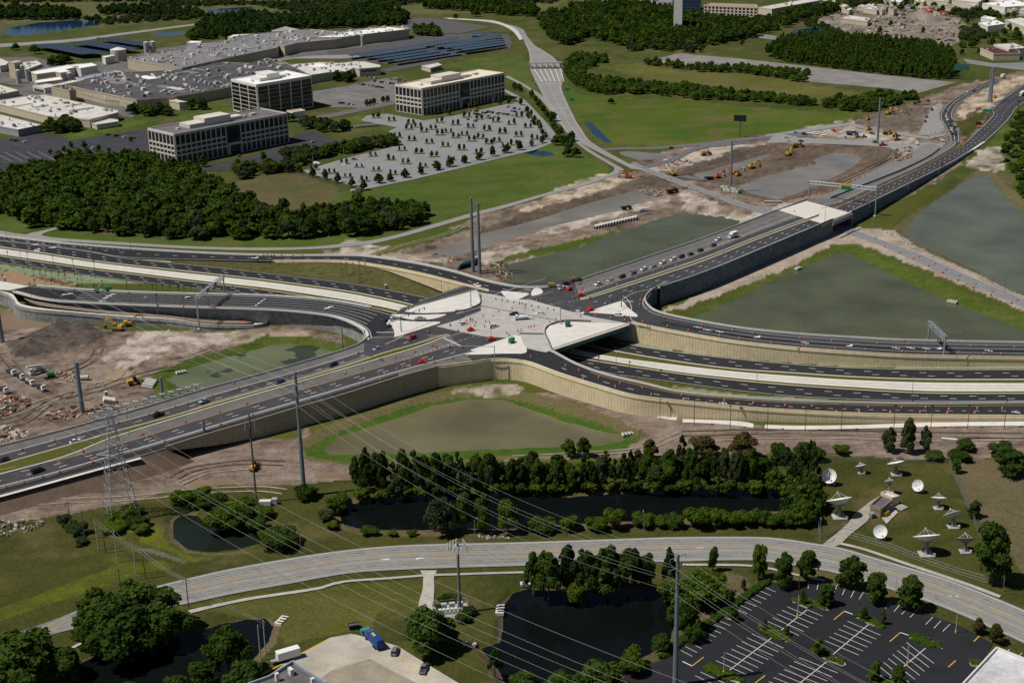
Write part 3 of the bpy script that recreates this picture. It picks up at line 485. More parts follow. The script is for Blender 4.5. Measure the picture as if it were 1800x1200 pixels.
b2 = Road('new_asphalt',Bn,An,ASPH_NEW);b2.o.parent = art_sw.o;del b2.o['kind']
def median(name,F,N,zl=.22,material=GRASS_STRIP):
 a = spline(W3(F),60);b = spline(W3(N),60);a[:,2]+=zl;b[:,2]+=zl
 o = MB().strip(a,b).obj(name,material);struct(o)
 mb = MB()
 for (q,w_,sgn)in ((a,.45,1),(b,.7,-1)):
  lo = q.copy();lo[:,2]-=.22;paint(mb,q,w_,z=.03);mb.strip(q,lo)
 mb.obj('kerb',CONC_NEW,o)
 return o
median('median_grass',mF,mN)
# arterial, north-east arm
nF = zz('@ 1010,496 1080,472.5 1160,445.5 1240,418.5 1330,384 1420,350 1460,349 1500,333 1580,301.5 1630,277.5 1652,262 1666,248',[ZJ,ZJ,ZJ,ZJ,ZJ,ZJ,8.6,7.6,5,2.6,1.5,.6])
nmF = zz('@ 1020,526 1040,519.5 1160,480 1240,453 1340,413.5 1440,376.5 1497,351.5 1557,321.5 1610,297 1650,276 1682,259 1690,250',[ZJ,ZJ,ZJ,ZJ,ZJ,8.9,7.8,5.6,3.6,2.2,1,.6])
nmN = zz('@ 1021,527.5 1050,519.8 1160,484.5 1240,457.5 1340,417.5 1440,380.5 1498,353.5 1558,323 1611,298.5 1651,277.5 1684,260 1700,247',[ZJ,ZJ,ZJ,ZJ,ZJ,8.9,7.8,5.6,3.6,2.2,1,.4])
nN = zz('@ 1090,540 1118,517 1160,507 1240,480 1335,441 1440,396.5 1513,366 1596,326 1645,302 1680,284 1710,265 1733,249.5',[ZJ,ZJ,ZJ,ZJ,ZJ,8.9,7.5,4.8,2.8,1.4,.7,.4])
art_ne_far = Road('arterial_road',nF,nmF,ASPH_OLD)
art_ne_far.line(.62,.25).line(.98,.22,'orange').line(.35,.22,'faint')
c = art_ne_far.u(.83);mb = MB();paint(mb,c,4.2,z=.02);mb.obj('new_asphalt',ASPH_MID,art_ne_far.o)
art_ne_far.done()
art_ne = Road('arterial_road',nmN,nN,ASPH_MID)
art_ne.line(.33,.28,dash=(3.05,12.19)).line(.58,.28,dash=(3.05,12.19)).line(.84,.22).line(.05,.25,'yellow',t0=.5).done()
median('median_grass',nmF[:6],nmN[:6],.22,GRASS_STRIP)
c = spline(W3(nmF[6:]),30);mb = MB();paint(mb,c,1.1,z=.08);o = mb.obj('lane_marking',PAINT['yellow'],art_ne.o)
sheet('bridge_slab',[(p[0],p[1],9.06)for p in T('C 505,1108 655,1060 880,1122 730,1178')],CONC_NEW,9.06)
tl = Road('town_road',at0('f 1330,-20 1000,135 760,262 640,340 545,425 490,500 470,580 490,650 545,750 590,830 625,900 625,980 560,1080 480,1160',.15),at0('f 1420,40 1060,200 850,320 740,400 690,480 665,560 690,660 730,760 762,850 775,920 765,990 740,1050 700,1110 640,1170',.15),ASPH_MID)
tl.line(.5,.25).line(.1,.25).line(.93,.25).done()
nb = Road('town_road',at0('@ 1690,250 1700,246.5 1744,203 1741,192 1758,177 1800,147 1880,95',.15),at0('@ 1725,255 1733,249.5 1765,220 1780,203 1789,190 1830,165 1900,125',.15),ASPH_MID)
nb.line(.3,.25,dash=(3,12)).line(.62,.25,dash=(3,12)).line(.94,.25).line(.06,.25).done()
sheet('paved_apron',T('f 345,440 470,360 520,420 470,520 470,600 540,750 545,800 480,850 330,880 120,880 160,800 300,520'),ROAD_GREY,.1)
sheet('paved_apron',T('c 1640,0 1500,120 1050,310 500,535 280,620 80,690 0,750 -120,800 -330,840 -100,700 300,520 700,310 1080,120 1260,30 1350,-30 1500,-60'),mat('apron_grey',(.19,.19,.19),.92,.12,.15,.15,big=.12),.1)
sheet('paved_apron',T('Z -100,445 0,460 60,470 160,492 400,505 640,512 900,516 1000,528 1100,550 1330,560 1500,540 1620,560 1680,540 1720,500 1650,600 1560,640 1460,680 1350,720 1250,760 1180,640 1100,600 900,580 600,565 300,555 100,560 0,545 -200,550'),ROAD_GREY,.09)
sheet('paved_apron',T('Z 700,340 900,395 1100,425 1300,450 1480,480 1700,440 1690,470 1500,510 1300,480 1000,430 800,395 690,360 300,420 0,452 -200,478 -200,462 0,436 300,385 560,345'),ROAD_GREY,.085)
loc = Road('local_street',at0('@ 1115,285 1132,293 1193,315 1230,329 1267,342 1308,357 1400,378 1496,402 1540,418 1617,446 1700,483 1800,526 1900,575',.12),at0('@ 1106,289 1120,296 1187,322.5 1226,336 1260,348 1298,363 1390,388 1490,411 1533,425 1600,453 1690,493 1800,540 1900,590',.12),mat('street_grey',(.2,.2,.21),.92,.1,.2,.15))
loc.line(.5,.22,'faint').line(.06,.2).line(.94,.2).done()
toll = Road('toll_road',at0('@ 780,33 830,36 880,44 907,53 918,66 923,77 929,90 931,104 931,118 937,135 950,160 958,177 972,195 992,228 1010,245 1043,263 1083,283 1110,297',.1),at0('@ 780,31.5 830,34.5 885,42 917,51 928,66 940,80 955,89 975,103 987,120 989,140 988,157 997,180 1013,213 1023,228 1036,247 1067,267 1110,290 1140,300',.1),mat('toll_grey',(.245,.235,.225),.92,.1,.1,.15,big=.08,fine=.1))
toll.line(.08,.4,'faint',t0=.3).line(.92,.4,'faint',t0=.3).line(.5,.35,'faint',t0=.6).done()
mb = MB()
for k in range(6):
 a = spline(W3([(939+k*9.3,121.5,.14),(953+k*7.6,143.5,.14)]),6);paint(mb,a,.6)
for (x0,y0,x1,y1)in ((948,148,989,147),(963,191,998,190),(930,88,948,86)):paint(mb,spline(W3([(x0,y0,.14),(x1,y1,.14)]),6),.8)
mb.obj('lane_marking',PAINT['white'],toll.o)
wht = Road('toll_road',at0('B 560,95 680,102 800,110 870,130 920,155 945,185 957,208',.16),at0('B 560,101 680,108 790,117 855,138 900,163 925,190 940,212',.16),mat('pale_road',(.5,.49,.47),.9,.08,.2))
Road('side_road',at0('B 860,470 940,510 1000,560 1050,620 1100,680 1135,725',.1),at0('B 860,485 920,520 970,570 1020,640 1070,690 1110,735',.1),ROAD_GREY)
Road('side_road',at0('B 860,405 950,450 1030,505 1100,585 1130,640',.09),at0('B 880,400 965,445 1050,500 1130,580 1200,690',.09),ROAD_GREY)
Road('bike_road',at0('B 1220,740 1300,800 1400,860 1440,890 1405,920 1330,945 1200,985 1020,1035 860,1080 700,1120 560,1160 440,1195 300,1235 150,1268 -60,1292',.1),at0('B 1235,735 1320,795 1420,855 1490,895 1470,915 1420,930 1330,965 1200,1000 1020,1050 860,1098 700,1140 560,1180 440,1215 300,1254 150,1287 -60,1310',.1),ROAD_GREY)
Road('bike_road',at0('D 1750,92 1600,103 1400,106 1200,104 1000,98 800,87 600,75 400,62 280,52 220,36 330,0 420,-20',.1),at0('D 1750,108 1600,116 1400,120 1200,118 1000,112 800,101 600,90 400,77 250,67 130,40 260,8 380,-25',.1),ROAD_GREY)
Road('bike_road',at0('D -60,12 0,16 80,30 150,38 210,45 280,55',.1),at0('D -60,36 0,38 80,48 150,56 210,62 280,70',.1),ROAD_GREY)
Road('construction_road',at0('@ 1060,262 1100,259 1130,259.5 1170,257 1210,253 1250,249 1290,244 1330,239 1370,233 1420,225',.1),at0('@ 1060,265 1100,262.5 1130,263 1170,261.5 1210,258 1250,255 1290,250 1330,245.5 1375,242 1430,240',.1),mat('haul_asphalt',(.13,.13,.14),.92,.12,.2))
Road('construction_road',at0('@ 1128,293.5 1150,287 1175,280 1195,270 1215,261 1235,256 1270,252 1310,249',.13),at0('@ 1132,297 1155,291 1182,284 1203,274 1222,265 1240,260 1275,256 1312,252',.13),mat('haul_asphalt',(.13,.13,.14)))
Road('service_road',at0('A 0,232 200,220 400,205 600,180 800,155 1040,124',.08),at0('A 0,250 200,236 400,220 600,192 800,165 1040,133',.08),ROAD_GREY)
# right upper ramp, right lower ramp
r8far = zz('@ 1175,497 1150,508 1138,518 1134,527 1139,537 1155,548 1200,559.5 1300,577 1400,587.5 1500,594 1600,599 1800,603 1900,603',[ZJ,ZJ,ZJ,ZJ,ZJ,ZJ,8.6,7.6,6.6,5.6,4.7,3.2,2.6])
r8near = zz('@ 1085,523 1095,528 1102,535 1106,543 1108,553 1110,568 1180,582.5 1290,601 1400,613 1500,620.5 1600,626 1800,630 1900,630',[ZJ,ZJ,ZJ,ZJ,ZJ,ZJ,8.6,7.6,6.6,5.6,4.7,3.2,2.6])
ramp8 = pair('ramp_road',r8far,r8near,ASPH_MID)
ramp8.line(.42,.22,t0=.3).line(.68,.22,t0=.3).line(.16,.22).line(.9,.22)
c = ramp8.u(.56);mb = MB();paint(mb,c,4.6,t0=.22,z=.02);mb.obj('new_asphalt',ASPH_NEW,ramp8.o)
r9far = zz('@ 893,612 925,611 955,613 972,619 1013,640.5 1063,658.5 1130,674.5 1200,690 1300,699.5 1400,705.5 1500,708.5 1633,710.5 1800,709 1900,708',[ZJ,ZJ,ZJ,ZJ,ZJ,8.8,8.2,7.2,6,5,4,3,1.8,1.5])
r9near = zz('@ 838,637 860,633.5 883,633 905,634.5 930,639 980,657.5 1047,678.5 1113,696.5 1200,707 1333,719.5 1500,728.5 1633,731.5 1800,733 1900,732',[ZJ,ZJ,ZJ,ZJ,ZJ,8.9,8.5,8,6.9,5,3.8,2.8,1.8,1.5])
ramp9 = pair('ramp_road',r9far,r9near,ASPH_NEW)
for r in (ramp4,ramp8,ramp9):
 for u in (.3,.42,.62,.75):r.line(u,.6,'wear',z=.03)
ramp9.line(.16,.3,'yellow',t0=.2).line(.88,.25).line(.55,.25,dash=(1.8,5.5),t0=.4).line(.55,.28,dash=(3.05,12.2),t0=.15,t1=.4)
for r in (ramp4,ramp8,ramp9):r.done()
# junction pavement, corner plazas and islands
def up(s,z):return [(p[0],p[1],z)for p in T(s)]
sheet('junction_fill',up('@ 640,585 700,548 760,520 830,497 905,497 1005,492 1120,500 1145,515 1130,540 1115,570 1000,600 965,618 930,631 883,628 835,632 770,640 690,642 640,622',ZJ-.1),ASPH_MID,ZJ-.1)
sheet('junction',up('E 500,520 620,485 735,440 740,345 800,352 900,375 1000,380 1150,425 1240,450 1330,472 1520,505 1480,508 1200,490 1080,520 1078,580 945,560 870,580 760,575 620,548',ZJ+.02),CONC,ZJ)
sheet('junction_apron',up('X 195,280 460,285 500,330 540,440 480,475 400,460 265,430 215,360',ZJ+.05),mat('concrete_grey',(.42,.41,.39),.9,.12,.15),ZJ)
sheet('plaza',chaikin(up('E 310,437 690,331 722,333 737,372 737,405 660,434 540,447 400,452',ZJ+.12),1),CONC_WHITE,ZJ)
sheet('plaza',up('X 478,240 520,192 640,162 740,150 1000,160 1362,172 1350,188 562,446 540,432 500,330 483,290',ZJ+.12),CONC_WHITE,ZJ)
def island(s,z=ZJ+.18,material=CONC_WHITE):
 w = chaikin([tuple(v)for v in W3(up(s,z))]);o = MB().prism([tuple(q)for q in w],z-.2,z).obj('traffic_island',material);struct(o);return o
island('E 605,668 740,625 870,582 940,558 955,600 992,665 880,662 740,668')
island('W 588,380 700,388 985,415 960,440 755,525 700,500 640,440')
island('W 1030,345 1130,345 1172,412 1040,450 990,440')
island('b 228,1112 460,1035 700,960 730,985 770,1050 950,1182 790,1165 600,1140 350,1122')
island('V 682,1005 705,960 690,890 640,810 595,760 760,772 1000,792 1310,785 1300,812 1000,900')
island('V 640,690 780,690 1000,700 1300,690 1420,690 1200,760 960,770 820,740 700,715',ZJ+.1,CONC_NEW)
mb = MB()
for k in range(9):
 x0,y0 = 845-k*9+60,560+k*3.2;paint(mb,spline(W3([(x0-70,y0+14,ZJ+.03),(x0+90,y0-32,ZJ+.03)]),8),.25,z=.02)
mb.obj('slab_joint',mat('joint_dark',(.2,.19,.18),.9,.1,1.),bpy.data.objects['junction'])
rj = random.Random(8);mb = MB()
for k in range(26):
 f = rj.random();x0 = 800+190*f+rj.uniform(-40,30);y0 = 568+rj.uniform(-62,8)+10*f;L = rj.uniform(20,75);paint(mb,spline(W3([(x0-L,y0+L*.32,ZJ+.03),(x0+L,y0-L*.32,ZJ+.03)]),8),rj.uniform(.3,.7),z=.045+k*.002)
mb.obj('tyre_streak',mat('tyre_streak',(.3,.29,.27),.9,.3,.6,fine=.3),bpy.data.objects['junction'])
mb = MB()
for (x0,y0,x1,y1)in ((662,584,692,584),(780,594,817,611),(1098,529.5,1113.5,529.5)):paint(mb,spline(W3([(x0,y0,ZJ+.06),(x1,y1,ZJ+.06)]),4),.6)
for (x0,y0)in ((820,596),(805,604),(840,588)):
 paint(mb,spline(W3([(x0,y0,ZJ+.06),(x0-115,y0+37,ZJ+.06)]),12),.25,dash=(.9,2.7))
for k in range(3):paint(mb,spline(W3([(1000+k*5,531-k*9.5,ZJ+.06),(1075+k*5,507-k*10,ZJ+.06)]),12),.25,dash=(.9,2.7))
mb.obj('lane_marking',PAINT['white'],bpy.data.objects['junction_fill'])
# overpass structure over the freeway
br = empty('overpass_bridge',tuple(P(905,560,0)),0,'wide white overpass deck with green girders over the black freeway','bridge')
inv = Vector(br.location)
def local(mb):mb.v = [(a-inv.x,b-inv.y,c-inv.z)for (a,b,c)in mb.v];return mb
dk = W3(up('@ 700,547 838,509.5 1109,568.5 968,615',ZJ))
local(MB().prism([tuple(q)for q in dk],ZJ-.75,ZJ-.12)).obj('deck',CONC_NEW,br)
d0,d1 = W3(up('@ 968,614.5 1108,568.5',ZJ));e0,e1 = W3(up('@ 701,547 838,510',ZJ))
nrm = Vector((e0.x-d0.x,e0.y-d0.y,0)).normalized()
for k in range(7):
 f = k/6;a = d0.lerp(e0,f);b = d1.lerp(e1,f)
 if k==0:a = a+nrm*.5;b = b+nrm*.5
 if k==6:a = a-nrm*.5;b = b-nrm*.5
 a.z = b.z = ZJ-1.75;local(MB().beam(a,b,.5,2.0)).obj('girder',GREEN_STEEL,br)
for (a,b,nm)in ((d0,d1,'fascia'),(e0,e1,'fascia')):
 p = a.copy();q = b.copy();p.z = q.z = ZJ-.1;local(MB().beam(p,q,.5,1.5)).obj('edge_beam',CONC_NEW,br)
for (a,b)in ((d0,e0),(d1,e1)):
 mb = MB();t = np.array([tuple(a),tuple(b)]);t[:,2] = ZJ-.76;wallmesh(mb,t,-.5,.9);local(mb).obj('abutment',mat('abutment_conc',(.4,.39,.37),.9,.1,.3),br)
br2 = empty('street_bridge',tuple(P(1440,385,0)),0,'short concrete bridge carrying the arterial over the street between two ponds','bridge')
inv = Vector(br2.location)
q = W3(up('@ 1368,370 1418,352.5 1496,374 1444,396.5',9.0));DKC = mat('weathered_concrete',(.19,.19,.19),.9,.2,.4,fine=.15);local(MB().prism([tuple(v)for v in q],7.6,8.85)).obj('deck',DKC,br2)  # deck concrete with the shade of its side face put into the colour
a,b = W3(up('@ 1463.5,393.5 1499,378',9.0));local(MB().beam(a+Vector((0,-.3,-.1)),b+Vector((0,-.3,-.1)),.5,2.2)).obj('edge_beam',DKC,br2)
for (x,y,x2,y2)in ((1463.5,391,1385,364),(1499,376,1421,352)):
 a,b = W3(up('@ %f,%f %f,%f'%(x,y,x2,y2),7.6));mb = MB();wallmesh(mb,np.array([tuple(a),tuple(b)]),-2,.8);local(mb).obj('abutment',DKC,br2)
 # retaining walls: each a thing of backing + panels with recessed joints + coping
def retaining(name,top,zb,label,material,step=1.5,cap=True,side=1,panel=True):
 """top: polyline at deck level; zb bottom height(s); side +1/-1 = outer side left/right of travel"""
 a = resample(spline(top,max(20,len(top)*10)),step)
 zbv = np.full(len(a),zb)if np.isscalar(zb)else np.interp(np.linspace(0,1,len(a)),np.linspace(0,1,len(zb)),zb)
 mb = MB();wallmesh(mb,a,zbv,.3);o = mb.obj(name,material);tag(o,label,'retaining wall')
 if panel:
  pb = MB();w = offset(a,side*.15);x = offset(a,side*.24)
  for i in range(len(a)-1):
   g = .05;p0 = w[i]+(w[i+1]-w[i])*g/step;p1 = w[i+1]-(w[i+1]-w[i])*g/step
   q0 = x[i]+(x[i+1]-x[i])*g/step;q1 = x[i+1]-(x[i+1]-x[i])*g/step
   z0,z1,za,zc = zbv[i],zbv[i+1],a[i][2]-.05,a[i+1][2]-.05
   if za-z0<.3:continue
   rows = 1 if step<2 else max(1,int((za-z0)/1.5))
   for r in range(rows):
    f0 = r/rows;f1 = (r+1)/rows-(.03 if rows>1 else 0)
    lo0 = z0+(za-z0)*f0;hi0 = z0+(za-z0)*f1;lo1 = z1+(zc-z1)*f0;hi1 = z1+(zc-z1)*f1
    vs = [(p0[0],p0[1],lo0),(p1[0],p1[1],lo1),(p1[0],p1[1],hi1),(p0[0],p0[1],hi0),(q0[0],q0[1],lo0),(q1[0],q1[1],lo1),(q1[0],q1[1],hi1),(q0[0],q0[1],hi0)]
    if side<0:vs = [vs[k]for k in (1,0,3,2,5,4,7,6)]
    pb._add(vs,[(4,5,6,7),(0,4,7,3),(5,1,2,6),(7,6,2,3)])
  if pb.v:stuff(pb.obj('wall_panel',material,o))
 if cap:
  cb = MB();c0 = offset(a,side*.45);c1 = offset(a,-side*.35)
  r = [c0+[0,0,-.75],c0+[0,0,.05],offset(a,side*.3)+[0,0,.35],offset(a,side*.3)+[0,0,1.0],offset(a,-side*.02)+[0,0,1.05],c1+[0,0,0.05],c1+[0,0,-.75]]
  for i in range(len(r)):cb.strip(r[i],r[(i+1)%len(r)])
  cb.obj('coping',material,o)
 return o
def half(pts,i0,i1):return W3(pts[i0:i1])
ptsA = aN[4:];ptsB = r9near[1:]
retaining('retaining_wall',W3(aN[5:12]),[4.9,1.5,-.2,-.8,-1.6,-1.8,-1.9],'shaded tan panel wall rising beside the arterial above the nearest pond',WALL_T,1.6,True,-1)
retaining('retaining_wall',W3(aN[11:12]+r9near[:]),[-2,-2,-2,-1.2,-.6,-.3,-.2,-.1,-.1,0,0,0],'long buff panel wall curving under the lower right ramp',WALL_Y,1.55,True,-1)
retaining('retaining_wall',W3(r8near[5:]),[-.1]*7,'buff panel wall under the upper right ramp facing the freeway',WALL_Y,1.55,True,-1)
retaining('retaining_wall',W3(r4near[7:14]),[2.0,3.9,5.2,4.6,2.8,1.0,0],'buff panel wall below the curved left ramp above a grass slope',WALL_Y,1.55,True,-1)
_nn = nN[2:5]+[(1440,396.5,ZJ),(1463.5,386.5,8.95)]
retaining('retaining_wall',W3(_nn),[-2,-2,-1.5,-.3],'shaded grey block wall under the arterial beside the triangular pond',WALL_D,3.0,True,-1)
retaining('retaining_wall',W3([(1498,372.3,7.9)]+nN[6:11]),[-.2]*5,'shaded grey block wall tapering away beyond the short bridge',WALL_D,3.0,True,-1)
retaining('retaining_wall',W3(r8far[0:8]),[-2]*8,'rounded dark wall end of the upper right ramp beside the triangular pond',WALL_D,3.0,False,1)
retaining('retaining_wall',W3(r8far[7:]),[-2]*6,'low grey wall of the upper right ramp along the pond edge',WALL_G,3.0,False,1)
retaining('retaining_wall',W3(aF),[-1.5]*5,'grey wall on the construction side of the arterial',WALL_G,3.0,False,1)
retaining('retaining_wall',W3(nF[0:6]),[-2]*5,'grey wall dropping from the arterial into the long pond',WALL_G,3.0,False,1)
retaining('retaining_wall',W3(r4far[5:]),[0.1,0,0,0,-1,-1.5,-1.5],'pale wall along the outside of the curved left ramp',WALL_Y,3.0,False,1)
retaining('retaining_wall',W3(r7near[3:]),[3.6,2.9,2.2,1.2,.2,-.5,-.5,-.8,-1],'grey stone-faced wall under the left lower ramp',WALL_G,2.2,False,-1)
retaining('retaining_wall',W3(r7far[2:]),[0]*6,'low wall between the left lower ramp and the freeway',WALL_G,3.0,False,1)
retaining('retaining_wall',W3(r9far[2:]),[0]*6,'inner wall of the lower right ramp facing the freeway',WALL_G,3.0,False,1)
# barriers
def bar_(pts,label,off,n=None,h=.95,w=.5,material=BARR):
 a = spline(W3(pts),n or max(20,len(pts)*8));return barrier('road_barrier',a,label,material,h,w,'barrier',off)
bar_(aF,'grey concrete barrier along the construction side of the arterial',-.1,w=.6)
bar_(r9far[2:],'white concrete barrier on the freeway side of the lower right ramp',.0,w=.7)
bar_(r8far,'pale concrete barrier on the pond side of the upper right ramp',.0,w=.7)
bar_(r4far[:],'white concrete barrier on the outside of the curved left ramp',.2,w=.8)
bar_(nF[:6],'concrete barrier on the arterial above the long green pond',.0,w=.7)
bar_(nF[6:11],'dark edged barrier beside the grey paved apron',.0,w=.6,material=mat('barrier_dark',(.09,.09,.1),.9,.1,.5))
bar_(r7far[2:11],'concrete barrier between the left lower ramp and the freeway',.2,w=.9)
c0 = spline(W3(r7near[2:]),60);mb = MB();A_ = offset(c0,-.3);B_ = offset(c0,-2.4);A_[:,2]+=.2;B_[:,2]+=.2;mb.strip(A_,B_);struct(mb.obj('pavement',CONC_WHITE))
bar_(r7near[2:],'white barrier along the near side of the left lower ramp',-2.5,w=.5)
c0 = spline(W3(r9near[3:]),80);mb = MB();A_ = offset(c0,.2);B_ = offset(c0,2.2);A_[:,2]+=.12;B_[:,2]+=.12;mb.strip(A_,B_);struct(mb.obj('pavement',CONC_NEW))
c0 = spline(W3(aN[5:12]),60);mb = MB();A_ = offset(c0,.2);B_ = offset(c0,1.6);A_[:,2]+=.12;B_[:,2]+=.12;mb.strip(A_,B_);struct(mb.obj('pavement',BARR))
c0 = spline(W3(nN[2:]),60);mb = MB();A_ = offset(c0,.3);B_ = offset(c0,1.8);A_[:,2]+=.12;B_[:,2]+=.12;mb.strip(A_,B_);struct(mb.obj('pavement',CONC_WHITE))
for (s_,lab)in (('E 312,436 500,386 700,331','dark parapet along the far edge of the left plaza'),):
 a = spline(W3(up(s_,ZJ+.12)),20);barrier('plaza_parapet',a,lab,mat('parapet_dark',(.17,.17,.165),.9,.1,.5),1.0,.9,'parapet')
for (s_,lab)in (('W 285,360 320,450 335,545 260,600 130,645 0,655','dark curved low wall around the left plaza corner'),('W 1270,1140 1220,1020 1190,960 1190,890 1250,840 1400,790 1560,780 1790,790','dark curved low wall around the right plaza corner'),('W 850,955 1165,960','short low wall between the lower island and the right plaza')):
 a = spline(W3(up(s_,ZJ+.1)),30);barrier('plaza_wall',a,lab,mat('parapet_dark',(.17,.17,.165)),.8,.6,'low wall')
pA = zz('U -60,648 0,668 60,680 130,700 165,740 200,790 260,815 420,845 700,875 1000,902 1400,932 1800,958 @ 360,568.5 430,570.5 458,568 469,562',[6.2,6.2,6.2,6.2,6,5.8,5.7,5.4,4.9,4.3,3.6,2.8,1.8,.9,.6,.5])
pB = zz('U -60,672 0,692 50,708 110,735 140,775 165,815 230,850 400,880 700,905 1000,932 1400,962 1800,985 @ 360,572.5 430,574.5 463,571.5 474,564',[6.2,6.2,6.2,6.2,6,5.8,5.7,5.4,4.9,4.3,3.6,2.8,1.8,.9,.6,.5])
Road('footpath',pA,pB,CONC_WHITE,90)
retaining('retaining_wall',W3(pB),[-.6]*4,'grey stone-faced wall under the curving white footpath on the building site',WALL_G,2.2,True,-1)
stp = [(p[0],p[1]+1,p[2]+.05)for p in r7near[3:11]];stq = [(p[0],p[1],p[2])for p in zz('U 250,745 330,790 480,830 900,880 1300,920 1750,950 @ 365,567 430,568.5',[5.7,5.5,5.2,4.5,3.7,2.9,1.8,1])]
pl = Road('planting_strip',zz('U 250,742 380,775 600,810 900,850 1300,890 1750,925 @ 365,562 455,564',[5.9,5.7,5.1,4.6,3.9,3.1,2,1]),stq,mat('bare_strip',(.22,.17,.13),.95,.2,.4,.1,fine=.2),50)
gs = Road('grass_slope',zz('@ 300,457.5 351,458.5 480,462 600,463.5 645,467 707,480 760,497 808,514',[.4,.6,2,4.4,5,4,2.4,.4]),at0('@ 300,461 351,467 480,480.5 600,495 640,501.5 690,510.5 730,518.5 767,526',.1),mat('slope_grass',(.082,.078,.028),.95,.3,.25,.1,big=.1,fine=.2),60)
em = Road('embankment',zz('@ -80,891 0,870 110,840 190,818 247,803 292,790',[4.1,4.4,4.8,5.2,5.6,5.9]),zz('@ -80,930 0,908 115,878 205,855 280,836 345,812',[-.5]*6),mat('embankment_soil',(.135,.095,.072),.95,.18,.3,.1,fine=.2),50)
mb = MB();c0 = spline(W3(zz('@ -80,892.5 0,871.5 110,841.5 190,819.5 247,804.5',[4.2,4.5,4.9,5.3,5.7])),40);A_ = offset(c0,.5);B_ = offset(c0,-1.3);A_[:,2]+=.15;B_[:,2]+=.15;mb.strip(A_,B_);struct(mb.obj('pavement',CONC_WHITE))
Road('footpath',at0('F 0,1008 150,1013 300,1020 375,1033',.1),at0('F 0,1026 150,1032 300,1045 372,1056',.1),CONC_WHITE)
Road('footpath',at0('F 435,1038 600,1043 900,1040 1200,1030 1500,1023 1800,1020 2000,1018',.1),at0('F 432,1058 600,1064 900,1060 1200,1052 1500,1046 1800,1044 2000,1042',.1),CONC_WHITE)
# local road in the foreground
lr = Road('local_road',at0('@ -80,1147 0,1121 100,1087 160,1063 273,1030 330,1016 400,1000 500,982 600,967 700,958 800,954.5 900,952.5 1000,949.5 1100,946 1200,943 1333,943 1383,947 1433,954.5 1483,963 1533,978 1633,1007 1700,1030 1800,1071 1880,1108',.1),at0('@ -80,1172 0,1141 100,1112 190,1090 290,1068 340,1058 410,1043 510,1025 610,1007.5 700,1001 790,997.5 880,995 985,992 1080,989 1180,986.5 1310,984 1365,988.5 1417,997 1465,1006 1515,1020 1610,1050 1670,1072 1770,1116 1850,1155',.1),ROAD_GREY)
for u in (.1,.19,.29,.5,.7,.8,.9):lr.line(u,.8,'track')
lr.line(.37,.2,'yellow',dash=(9,12)).line(.4,.16,'yellow').line(.62,.2,'yellow',dash=(9,12)).line(.06,.2).line(.94,.2).line(.2,.15,'faint',dash=(3,12)).line(.8,.15,'faint',dash=(3,12)).done()
def arrow(mb,x,y,z,d,L=3.6,w=.35,turn=1):
 p = P(x,y,z);d = Vector((d[0],d[1],0)).normalized();n = Vector((-d.y,d.x,0))*turn
 def q(a,b):v = p+d*a+n*b;return (v.x,v.y,z)
 mb.poly([q(-L/2,-w/2),q(L*.2,-w/2),q(L*.32,w),q(L*.32,w*2.0),q(L*.1,w*2.0),q(-L/2,w/2)])
 mb.poly([q(L*.02,w*1.8),q(L*.42,w*1.8),q(L*.22,w*4.4)])
mb = MB()
for (x,y,d,t)in ((678,983,(1,0),1),(737,980,(-1,0),1),(1168,965,(1,0),1),(1229,962,(-1,.05),1),(1677,1048,(.8,-.5),1),(83,1112,(.9,.4),1)):arrow(mb,x,y,.15,d,3.4,.28,t)
mb.obj('lane_marking',PAINT['white'],lr.o)
mb = MB()
for (x,y)in ((114,517),(124,515.5),(180,528),(185,523.5),(191,520),(198,517),(251,525),(257,522.5),(315,532),(319,528),(325,524.5),(330,521.5),(453,536),(458,532),(463,528.5),(468,525),(575,541),(581,538.5),(627,558),(635,554),(643,550),(653,546),(668,576)):arrow(mb,x,y,8.1+(x>560)*.8-(x<330)*.7,(-1,.12),3.4,.5,1)
mb.obj('lane_marking',PAINT['white'],ramp7.o)
mb = MB()
for (x,y,z)in ((61,430,.2),(92,435.6,.2),(404,453.5,1.2),(448,453.5,2.0)):arrow(mb,x,y,z,(1,-.15),4.5,.7,1)
mb.obj('lane_marking',PAINT['white'],ramp4.o)
mb = MB()
for (x,y,z)in ((1332,592.5,7.4),(1494,608,5.8),(1651,613,4.4)):arrow(mb,x,y,z,(1,-.1),4,.6,1)
mb.obj('lane_marking',PAINT['white'],ramp8.o)
Road('footpath',at0('@ 330,1072 370,1063 433,1050 480,1043 560,1031 600,1020 680,1014 744,1009',.14),at0('@ 336,1077 376,1067 437,1054 484,1047 562,1035 602,1023.5 681,1017.5 744,1012.5',.14),CONC)
Road('footpath',at0('@ 764,1008 800,1007 860,1005 930,1003',.14),at0('@ 764,1011.5 800,1010.5 860,1008.5 930,1006.5',.14),CONC)
Road('footpath',at0('@ 1200,990 1280,990.5 1315,991.5 1350,996 1400,1008 1450,1018',.14),at0('@ 1200,993.5 1280,994 1315,995 1350,999.5 1400,1011 1450,1021.5',.14),CONC)
Road('footpath',at0('@ 1478,953 1520,963 1600,990 1690,1020 1760,1046',.14),at0('@ 1476,956.5 1518,966.5 1597,994 1686,1024 1756,1050',.14),CONC)
Road('footpath',at0('@ 60,1122 100,1146 133,1132 145,1127',.14),at0('@ 62,1126 103,1150 136,1135 147,1130',.14),CONC)
tk = MB().poly(W3('H 415,605 505,605 488,640 490,700 485,780 480,830 400,825 410,770 430,700 432,640',.12)).obj('gravel_track',mat('limestone',(.42,.39,.34),.95,.2,.4,.1,fine=.2));struct(tk)
